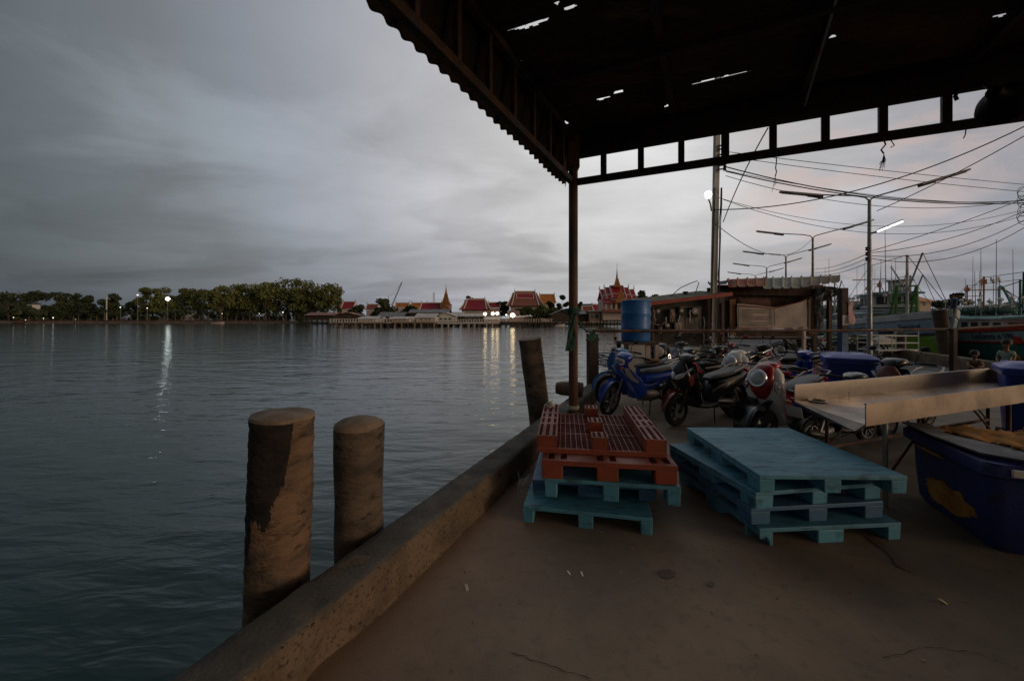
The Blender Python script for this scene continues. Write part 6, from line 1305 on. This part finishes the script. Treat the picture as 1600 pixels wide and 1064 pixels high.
# ================================================================ fishing boats in the harbour basin
def bpaint(n, c): return mat('boat_' + n, c, .55, col2=tuple(x * .65 for x in c), scale=1.3, col3=(.06, .04, .03), scale3=3, lo3=.64, hi3=.74, bump=.15)
KB = {n: bpaint(n, c) for n, c in dict(lime=(.17, .30, .02), teal=(.03, .20, .19), white=(.55, .56, .55), sky=(.30, .42, .50), red=(.42, .035, .03), turq=(.16, .36, .36), navy=(.03, .06, .12), brown=(.12, .06, .04), green=(.07, .25, .05), orange=(.5, .16, .04)).items()}
def boat(label, bow, rz, L_, B, hull, band, cap, trim, cabin, names=(), sheer=1.45, bowr=.62, mast='green', mh=4.6, two=True, group='fishing boats moored in the harbour basin', seed=0):
    r_ = random.Random(seed); ang = R(rz); h = V((math.cos(ang), math.sin(ang), 0)); o_ = V((bow[0], bow[1], WZ)) - h * L_ / 2
    t = thing('fishing_boat', label, 'fishing boat', o_, ang, group)
    def stn(q, f0, f1, n=8):
        """outline of the hull between heights f0 and f1 (share of the side) at station q"""
        be = B / 2 * (1 - max(0, (q - .42) / .58) ** 2.4) * (.82 + .18 * min(1, q / .25)); sz = sheer + bowr * max(0, q - .25) ** 2 * 1.5 + .35 * max(0, .3 - q); out = []
        for k in range(n + 1):
            f = f0 + (f1 - f0) * k / n; y = be * (.62 + .38 * f ** .8) + (.02 if q < 1 else 0); z = -.5 + (sz + .5) * f; x = L_ * (q - .5) + (.9 * f * max(0, (q - .7) / .3) ** 2) - .7 * max(0, (q - .7) / .3) ** 2
            out.append(V((x, y, z)))
        return out, sz
    def shell(name, f0, f1, mt, off=0.0, th=.06):
        m = MB(); prev = None; n = 26
        rings = []
        for i in range(n + 1):
            a, _ = stn(i / n, f0, f1); L1 = [p + V((0, off, 0)) for p in a]; Rr = [V((p.x, -p.y - off, p.z)) for p in a]
            rings.append(list(reversed(L1)) + Rr if False else (L1, Rr))
        for side in (0, 1):
            vs = [m.verts(r[side]) for r in rings]
            for a, c in zip(vs, vs[1:]):
                for k in range(len(a) - 1): m.face((a[k], a[k + 1], c[k + 1], c[k]))
        a0, a1 = rings[0]
        va, vb = m.verts(a0), m.verts(a1)
        for k in range(len(va) - 1): m.face((va[k], va[k + 1], vb[k + 1], vb[k]))
        o = m.build(name, KB[mt], t, smooth=True, angle=60); s_ = o.modifiers.new('th', 'SOLIDIFY'); s_.thickness = th; s_.offset = 0; return o
    shell('hull', 0, .72, hull); shell('name_band', .72, .92, band, .005); shell('bulwark', .92, 1.02, cap, .03, .10)
    shell('rubbing_strake', .70, .725, trim, .05, .08)
    m = MB(); ps = [stn(i / 20, .7, .7, 1)[0][0] for i in range(21)]
    for a, c in zip(ps, ps[1:]): m.quad(V((a.x, a.y, a.z)), V((c.x, c.y, c.z)), V((c.x, -c.y, c.z)), V((a.x, -a.y, a.z)))
    m.build('deck', KB['brown'], t)
    m = MB(); m.tube([V((L_ * .5 - .75, 0, .2)), V((L_ * .5, 0, sheer + bowr * .5)), V((L_ * .5 + .3, 0, sheer + bowr * .85 + .55))], [.10, .12, .10], 8); m.build('stem_post', KB[trim], t, smooth=True)
    # deck houses with window rows
    def house_(name, x0, x1, w_, z0, z1, mt, nw, winm='glass_dk', roofm='white', over=.3):
        m = MB(); m.box(((x0 + x1) / 2, 0, (z0 + z1) / 2), (x1 - x0, w_, z1 - z0)); hs = m.build(name, KB[mt], t, bevel=.03)
        for s_ in (-1, 1):
            for k in range(nw):
                x = x0 + (x1 - x0) * (k + .5) / nw; m = MB(); m.box((x, s_ * w_ / 2, z0 + (z1 - z0) * .58), ((x1 - x0) / nw * .62, .05, (z1 - z0) * .5)); m.build('window', K[winm], hs)
        for k in range(3):
            m = MB(); m.box((x1, (k - 1) * w_ * .31, z0 + (z1 - z0) * .6), (.05, w_ * .24, (z1 - z0) * .45)); m.build('window', K[winm], hs)
        m = MB(); rings = []
        for i in range(7):
            x = x0 - over + (x1 - x0 + 2 * over) * i / 6; rings.append([V((x, -w_ / 2 - over * .7, z1 - .03)), V((x, w_ / 2 + over * .7, z1 - .03)), V((x, w_ / 2 + over * .6, z1 + .06)), V((x, 0, z1 + .18)), V((x, -w_ / 2 - over * .6, z1 + .06))])
        m.loops(rings); m.build('roof', KB[roofm], t)
        m = MB(); m.box(((x0 + x1) / 2, 0, z0 + (z1 - z0) * .14), (x1 - x0 + .02, w_ + .02, .10)); m.build('stripe', KB[trim], hs)
        return hs
    zd = sheer * .70
    house_('deck_house', -L_ * .36, L_ * .10, B * .62, zd, zd + 1.3, cabin[0], 7, roofm=cabin[2])
    if two:
        house_('wheelhouse', -L_ * .08, L_ * .08, B * .5, zd + 1.46, zd + 2.45, cabin[1], 3, roofm=cabin[2])
        m = MB()
        for s_ in (-1, 1):
            for z in (zd + 2.0, zd + 2.3): m.tube([(-L_ * .36, s_ * B * .34, z), (-L_ * .09, s_ * B * .34, z)], .03, 5)
            for k in range(7): x = -L_ * .36 + L_ * .27 * k / 6; m.tube([(x, s_ * B * .34, zd + 1.6), (x, s_ * B * .34, zd + 2.3)], .025, 5)
        m.build('railing', KB['white'], t)
        m = MB(); m.box((-L_ * .3, 0, zd + 1.95), (L_ * .1, B * .5, .5)); m.build('roof_locker', KB[cabin[0]], t, bevel=.04)
    if True:
        m = MB()
        for k in range(6): m.loft([(-L_ * .3 + k * .6, zd + 1.75, .5, .16 + .06 * r_.random()), (-L_ * .3 + k * .6 + .4, zd + 1.8, .6, .2), (-L_ * .3 + k * .6 + .7, zd + 1.7, .3, .1)], 8)
        m.noise(.06, 4, seed); m.build('net_heap', K['net'], t)
    # gallows mast with rungs, derrick and rigging
    xm = L_ * .18; m = MB()
    for s_ in (-.5, .5): m.tube([(xm, s_, zd - .2), (xm, s_ * .85, zd + mh * .62)], .08, 8)
    for k in range(6): z = zd + mh * (.12 + .1 * k); m.tube([(xm, -.48, z), (xm, .48, z)], .05, 6)
    m.tube([(xm - 1.2, -.45, zd + .2), (xm - .1, -.42, zd + mh * .6)], .05, 6); m.tube([(xm - 1.2, .45, zd + .2), (xm - .1, .42, zd + mh * .6)], .05, 6)
    m.build('gallows_frame', KB[mast], t, smooth=True)
    m = MB(); m.tube([(xm + .1, 0, zd + .2), (xm + .1, 0, zd + mh)], [.09, .06], 8); m.tube([(xm + .1, 0, zd + mh * .55), (xm + 1.5, .1, zd + mh * .98)], .045, 6); m.tube([(xm + .1, 0, zd + mh * .55), (xm - 1.6, -.1, zd + mh * .9)], .045, 6)
    m.build('mast', KB['white' if mast != 'white' else 'teal'], t, smooth=True)
    for k in range(4):
        x, y = r_.uniform(-L_ * .4, L_ * .1), r_.uniform(-B * .25, B * .25); m = MB(); zt_ = zd + r_.uniform(4.2, 7.2); m.tube([(x, y, zd + 1.4), (x + r_.uniform(-.15, .15), y, zt_)], [.03, .012], 5); m.build('antenna', K['galv'], t)
    m = MB(); m.tube([(-L_ * .2, 0, zd + 1.4), (-L_ * .2, .02, zd + mh * 1.02)], .05, 6); m.tube([(-L_ * .2, -.9, zd + mh * .8), (-L_ * .2, .9, zd + mh * .8)], .03, 5); m.box((-L_ * .2, 0, zd + mh * .93), (.22, .22, .3)); m.build('signal_mast', KB['orange'], t)
    m = MB()
    for a, c in (((xm + .1, 0, zd + mh), (L_ * .5, 0, sheer + bowr * .8)), ((xm + .1, 0, zd + mh), (-L_ * .2, 0, zd + mh)), ((-L_ * .2, 0, zd + mh), (-L_ * .46, B * .3, zd + .6)), ((-L_ * .2, 0, zd + mh), (-L_ * .46, -B * .3, zd + .6)), ((xm, .4, zd + mh * .6), (-L_ * .1, B * .3, zd + 1.6)), ((xm, -.4, zd + mh * .6), (-L_ * .1, -B * .3, zd + 1.6)), ((xm + 1.5, .1, zd + mh * .98), (L_ * .42, .5, sheer + bowr * .6)), ((xm + .1, 0, zd + mh * .8), (L_ * .3, -B * .3, sheer + .4))): m.tube([a, c], .018, 4)
    m.build('rigging', K['wire'], t)
    for k in range(20):
        x = -L_ * .42 + L_ * .62 * k / 20; m = MB(); s_ = -1 if k % 2 else 1; m.tube([(x, s_ * .6, zd + 1.9), (x, s_ * .6, zd + 2.25 + .3 * r_.random())], .02, 5); m.lathe([(0, -.12), (.10, -.06), (.12, .02), (.05, .1), (0, .12)], 8, Matrix.Translation((x, s_ * .6, zd + 2.3 + .2 * r_.random()))); m.build('fishing_lamp', K['white'], t, smooth=True)
    m = MB()
    for k in range(14):
        x = r_.uniform(-L_ * .2, L_ * .36); y = r_.uniform(-.4, .4) * B; w_ = r_.uniform(.25, .6); m.box((x, y, zd + w_ * .4), (w_, w_ * .8, w_ * .8), Matrix.Rotation(r_.uniform(0, 3), 3, 'Z'))
    g = m.build('deck_gear', KB[r_.choice(('red', 'navy', 'turq'))], t, bevel=.02); g['kind'] = 'stuff'
    for k, q in enumerate((.86, .70, .52)):
        for s_ in (-1,):
            p = stn(q, .4, .4, 1)[0][0]; m = MB(); m.torus((p.x, s_ * (p.y + .12), p.z), (0, 1, .2), .22, .075, 18, 7); m.tube([(p.x, s_ * (p.y + .1), p.z + .2), (p.x, s_ * (p.y + .25), p.z + 1.1)], .015, 4); m.build('tyre_fender', K['tyre'] if k != 1 else KB['orange'], t, smooth=True)
    for body, q, f, side, size in names:
        pa = stn(q - .04, f, f, 1)[0][0]; pb = stn(q + .04, f, f, 1)[0][0]; pu = stn(q, f + .1, f + .1, 1)[0][0]; pc = stn(q, f, f, 1)[0][0]
        for p in (pa, pb, pu, pc): p.y = (p.y + .06) * side
        ex = (pb - pa) if side < 0 else (pa - pb)      # reads from bow to stern on the near side
        text_mesh(body, size, 'name_lettering', K['ink2'], t, frame_M(pc, ex, pu - pc), .006)
    return t
K['ink2'] = mat('black_lettering', (.012, .012, .014), .6, bump=0)
BH = -114.8
boat('lime green fishing boat with a pale blue name band, behind the dark leaning pile', (20.1, 18.2), BH, 13.5, 4.0, 'lime', 'sky', 'white', 'navy', ('white', 'white', 'sky'), (('โชคสมบัติทวี ๕', 0.60, .82, -1, .34), ('โชคอนันต์', .88, .82, 1, .30), ('โชคอนันต์', .88, .82, -1, .30)), mast='green', mh=4.5, seed=1, sheer=2.55, bowr=.7)
boat('teal fishing boat with red rails and a numbered pale band, beside the children', (25.6, 15.8), BH, 15, 4.3, 'teal', 'sky', 'red', 'red', ('white', 'turq', 'turq'), (('โชคโสภณ ๙ 599', .62, .82, -1, .42),), sheer=2.1, bowr=.9, mast='red', mh=3.9, two=False, seed=2)
boat('white fishing boat with a curved stern and dark striped window rows, beyond the lamp pole', (25.4, 29.5), BH, 15, 4.4, 'white', 'white', 'navy', 'navy', ('white', 'sky', 'white'), (), sheer=1.9, bowr=.9, mast='green', mh=4.6, seed=3)
boat('turquoise cabin fishing boat with a white domed wheelhouse roof, behind the red railed boat', (32.2, 22.5), BH, 15, 4.4, 'turq', 'turq', 'turq', 'red', ('turq', 'turq', 'white'), (), sheer=1.7, mast='white', mh=4.2, seed=4)
boat('dark red hulled fishing boat packed between the white and the turquoise ones', (31.5, 31), BH, 14, 4.2, 'red', 'white', 'red', 'navy', ('white', 'white', 'red'), (), sheer=1.8, mast='brown', mh=4.8, seed=5)
boat('teal derrick fishing boat at the outer end of the basin', (40, 24), BH, 14, 4.2, 'teal', 'turq', 'teal', 'white', ('turq', 'white', 'turq'), (), sheer=1.8, mast='teal', mh=5.2, seed=6)
boat('blue and white fishing boat with an orange signal mast squeezed beside the lime green one', (25.5, 23.5), BH, 13, 3.4, 'turq', 'white', 'sky', 'red', ('sky', 'white', 'white'), (), sheer=2.0, bowr=.6, mast='orange', mh=4.3, seed=9)
# derrick boom of the outer boat
dk = thing('boat_derrick', 'turquoise derrick crane with stays behind the red railed boat', 'derrick', (px(1562, 26), 26, WZ))
m = MB(); m.tube([P(1562, 485, 26), P(1561, 450, 26), P(1563, 447, 26), P(1567, 449, 26), P(1588, 490, 26)], .065, 8); m.build('boom', KB['turq'], dk, world=True, smooth=True)
m = MB()
for c in ((1600, 438), (1598, 470), (1585, 465)): m.tube([P(1565, 449, 26), P(c[0], c[1], 27)], .03, 4)
m.tube([P(1600, 425, 27), P(1598, 490, 27)], .06, 5); m.build('stay', K['wire'], dk, world=True)
# land and buildings behind the basin
landmass('basin_shore', [(px(1280, 95), 95), (230, 95), (260, 300), (px(1280, 300), 300)], .2)
for u0, u1, vt, vr, Y, wl, rf, lab in ((1300, 1362, 487, 479, 100, 'wood_dk', 't_brown', 'long low brown roofed shed across the basin beyond the blue post'), (1425, 1455, 470, 460, 110, 'cream', 't_orange', 'orange roofed building behind the fishing boat masts'), (1360, 1400, 488, 482, 98, 'white', 'grey_roof', 'grey roofed shed behind the white fishing boat'), (1540, 1600, 488, 480, 104, 'wood_dk', 'grey_roof', 'dark shed behind the turquoise derrick')):
    house('harbour_shed', lab, u0, u1, vt, Y, wl, rf, vr, depth=10, group='buildings behind the boat basin', floor_v=498, wins=((u0 + (u1 - u0) * .15, u0 + (u1 - u0) * .3, vt + 2, vt + 8), (u0 + (u1 - u0) * .6, u0 + (u1 - u0) * .75, vt + 2, vt + 8)))
tw_ = thing('concrete_tower', 'unfinished grey concrete tower block behind the white fishing boat', 'building', (px(1405, 112), 112, .2))
for u0, u1, v in ((1398, 1413, 439), (1394, 1424, 456)):
    m = MB(); z1 = zv(v, 112); m.box((px((u0 + u1) / 2, 112), 112 + (0 if u1 < 1420 else 1.5), z1 / 2), (px(u1, 112) - px(u0, 112), 4, z1)); m.build('block', K['conc'], tw_, world=True)
m = MB(); m.box((px(1405.5, 112), 109.9, zv(450, 112)), (1.2, .2, 1.6)); m.box((px(1405.5, 112), 112, zv(438.7, 112)), (3.6, 4.8, .4)); m.build('opening', K['glass_dk'], tw_, world=True)
ms = thing('cell_mast', 'lattice mobile phone mast with panel antennas far behind the boats', 'mast', (px(1555.5, 150), 150, 0))
m = MB(); x_ = px(1555.5, 150); zt_ = zv(433, 150)
for sx, sy in ((-1, -1), (1, -1), (0, 1)): m.tube([(x_ + sx * .8, 150 + sy * .8, 0), (x_ + sx * .6, 150 + sy * .6, zt_)], .12, 4)
for i in range(16): z = zt_ * i / 16; m.tube([(x_ - .75, 149.2, z), (x_ + .75, 149.2, z + zt_ / 16)], .07, 4)
m.build('lattice', K['galv'], ms, world=True)
for k in range(6): a = k * 1.047; m = MB(); m.box((x_ + 1.1 * math.cos(a), 150 + 1.1 * math.sin(a), zt_ - .8 - (k % 2) * .8), (.35, .35, 1.5)); m.build('panel_antenna', K['white'], ms, world=True)
for i, (x, y, h_, lab) in enumerate(((20.2, 25, 3.2, 'orange red excavator arm and cabin working behind the blue post'),)):
    ex = thing('excavator', lab, 'excavator', (px(1312, 40), 40, 0)); cx = px(1312, 40)
    m = MB(); m.tube([(cx - .6, 40, 1.3), (cx + .4, 40, 3.0), (cx + 1.0, 40, 3.1), (cx + 2.0, 40, 1.6)], [.24, .22, .2, .14], 8); m.build('boom', KB['orange'], ex, world=True)
    m = MB(); m.box((cx - 1.3, 40, 1.4), (2.2, 1.8, 1.0)); m.build('body', KB['orange'], ex, world=True, bevel=.08)
    m = MB(); m.box((cx - .9, 39.6, 2.3), (1.0, .9, 1.0)); m.build('cab', K['glass_dk'], ex, world=True, bevel=.05)
    for s_ in (-.8, .8): m = MB(); m.box((cx - 1.2, 40 + s_, .42), (2.8, .45, .8)); m.build('track', K['tyre'], ex, world=True, bevel=.2)
    m = MB(); m.loft([(cx + 1.7, 1.3, .3, .3), (cx + 2.1, 1.1, .4, .35), (cx + 2.4, 1.2, .3, .1)], 8); m.bm.transform(Matrix.Translation((0, 40, 0))); m.build('bucket', KB['orange'], ex, world=True)
# ================================================================ two children by the kerb
def skin(name, pts, edges, mt, parent, lv=2, root=0):
    me = bpy.data.meshes.new(name); me.from_pydata([p[:3] for p in pts], edges, [])
    o = bpy.data.objects.new(name, me); COL.objects.link(o); o.parent = parent
    sk = o.modifiers.new('skin', 'SKIN'); me.skin_vertices if me.skin_vertices else None
    bm = bmesh.new(); bm.from_mesh(me); ly = bm.verts.layers.skin.verify(); bm.verts.ensure_lookup_table()
    for i, p in enumerate(pts): r_ = p[3] if isinstance(p[3], tuple) else (p[3], p[3]); bm.verts[i][ly].radius = r_; bm.verts[i][ly].use_root = i == root
    bm.to_mesh(me); bm.free(); sub = o.modifiers.new('sub', 'SUBSURF'); sub.levels = sub.render_levels = lv; me.materials.append(mt); sk.use_smooth_shade = True; return o
K['skin'] = mat('brown_skin', (.22, .11, .065), .55, bump=.05); K['hair'] = mat('black_hair', (.012, .010, .009), .6, bump=.4, bscale=120)
K['stripe'] = mat('striped_shirt', (.34, .38, .33), .85, col2=(.16, .26, .22), scale=14, lo=.46, hi=.54, stretch=(.2, .2, 1), bump=.2); K['brownshirt'] = mat('brown_shirt', (.13, .07, .05), .9, bump=.2); K['shorts'] = mat('dark_shorts', (.04, .04, .06), .9, bump=.2)
def child(label, loc, rz, squat, shirt, s=1.0):
    t = thing('person', label, 'child', loc, R(rz)); q = (lambda *a: tuple(a))
    if not squat:
        hip, ch, nk, hd = .48, .70, .80, .95; kn = ((.02, .07, .25), (.03, -.07, .25)); ft = ((-.01, .075, .03), (0, -.075, .03)); hpx = 0; lean = 0
    else:
        hip, ch, nk, hd = .17, .38, .48, .61; kn = ((.20, .09, .30), (.20, -.09, .30)); ft = ((.04, .09, .03), (.04, -.09, .03)); hpx = -.05; lean = .10
    pts = [(hpx, 0, hip, .075), (hpx + lean * .5, 0, (hip + ch) / 2, .07), (lean, 0, ch, (.085, .06)), (lean + .01, 0, nk, .035), (lean + .03, 0, hd - .07, .058), (lean + .02, 0, hd, .078), (lean + .015, 0, hd + .07, .06)]
    ed = [(0, 1), (1, 2), (2, 3), (3, 4), (4, 5), (5, 6)]
    for i, s_ in enumerate((1, -1)):
        k = len(pts); pts += [(hpx, .05 * s_, hip - .02, .06), kn[i] + (.042,), ft[i] + (.03,), (ft[i][0] + .09, ft[i][1], .022, .022)]; ed += [(0, k), (k, k + 1), (k + 1, k + 2), (k + 2, k + 3)]
        k = len(pts); sh = (lean, .11 * s_, ch + .03); el = (lean + .05, .15 * s_, ch - .13) if not squat else (lean + .14, .14 * s_, ch - .08); ha = (lean + .16, .10 * s_, ch - .20) if not squat else (lean + .26, .05 * s_, ch - .12)
        pts += [sh + (.036,), el + (.027,), ha + (.02,)]; ed += [(2, k), (k, k + 1), (k + 1, k + 2)]
        w_ = len(pts) - 1; d = (V(ha) - V(el)).normalized()
        pm = V(ha) + d * .03; pts.append((*pm, .019)); ed.append((w_, len(pts) - 1)); pi_ = len(pts) - 1
        for f in range(5):
            a = (f - 2) * .011; base = V(ha) + d * (.045 if f else .02) + V((0, a * 1.2, 0)); tip = base + d * (.03 if 0 < f < 4 else .02) + V((0, a * .8, -.006))
            kk = len(pts); pts += [(*base, .007), (*tip, .005)]; ed += [(pi_, kk), (kk, kk + 1)]
    skin('body', [tuple(x * s for x in p[:3]) + ((p[3] if isinstance(p[3], tuple) else p[3]),) for p in pts], ed, K['skin'], t)
    tp_ = [(hpx, 0, hip + .02, .088), (hpx + lean * .5, 0, (hip + ch) / 2, .086), (lean, 0, ch + .01, (.10, .075)), (lean, 0, ch + .06, .05)]
    te = [(0, 1), (1, 2), (2, 3)]
    for s_ in (1, -1): k = len(tp_); tp_ += [(lean, .11 * s_, ch + .03, .048), (lean + .03, .14 * s_, ch - .07, .045)]; te += [(2, k), (k, k + 1)]
    skin('shirt', tp_, te, K[shirt], t)
    sp2 = [(hpx, 0, hip, .088)]; se = []
    for i, s_ in enumerate((1, -1)): k = len(sp2); mid = tuple((a + b_) / 2 for a, b_ in zip((hpx, .05 * s_, hip), kn[i])); sp2 += [(hpx, .05 * s_, hip - .02, .07), mid + (.062,)]; se += [(0, k), (k, k + 1)]
    skin('shorts', sp2, se, K['shorts'], t)
    m = MB(); m.lathe([(.088, -.03), (.096, .02), (.09, .07), (.055, .11), (0, .125)], 18, Matrix.Translation((lean + .005, 0, hd)) @ Matrix.Rotation(R(-14), 4, 'Y')); m.noise(.008, 20); m.build('hair', K['hair'], t, smooth=True)
    m = MB()
    for s_ in (-1, 1): m.lathe([(0, -.008), (.009, 0), (0, .008)], 8, Matrix.Translation((lean + .096, .03 * s_, hd)))
    m.build('eyes', K['hair'], t, smooth=True)
    m = MB(); m.lathe([(.014, -.02), (.011, 0), (0, .02)], 8, Matrix.Translation((lean + .10, 0, hd - .025))); m.build('nose', K['skin'], t, smooth=True)
    m = MB(); m.box((lean + .088, 0, hd - .055), (.01, .035, .007)); m.build('mouth', K['p_dullred'], t)
    for s_ in (-1, 1): m = MB(); m.lathe([(0, -.02), (.016, 0), (0, .02)], 8, Matrix.Translation((lean + .015, .083 * s_, hd - .01))); m.build('ear', K['skin'], t, smooth=True)
child('small child in a pale striped shirt standing before the numbered teal boat', (12.55, 10.1, .004), 200, False, 'stripe')
child('child in a brown shirt crouching by the kerb near the teal boat', (12.75, 11.0, .004), 230, True, 'brownshirt', 1.0)
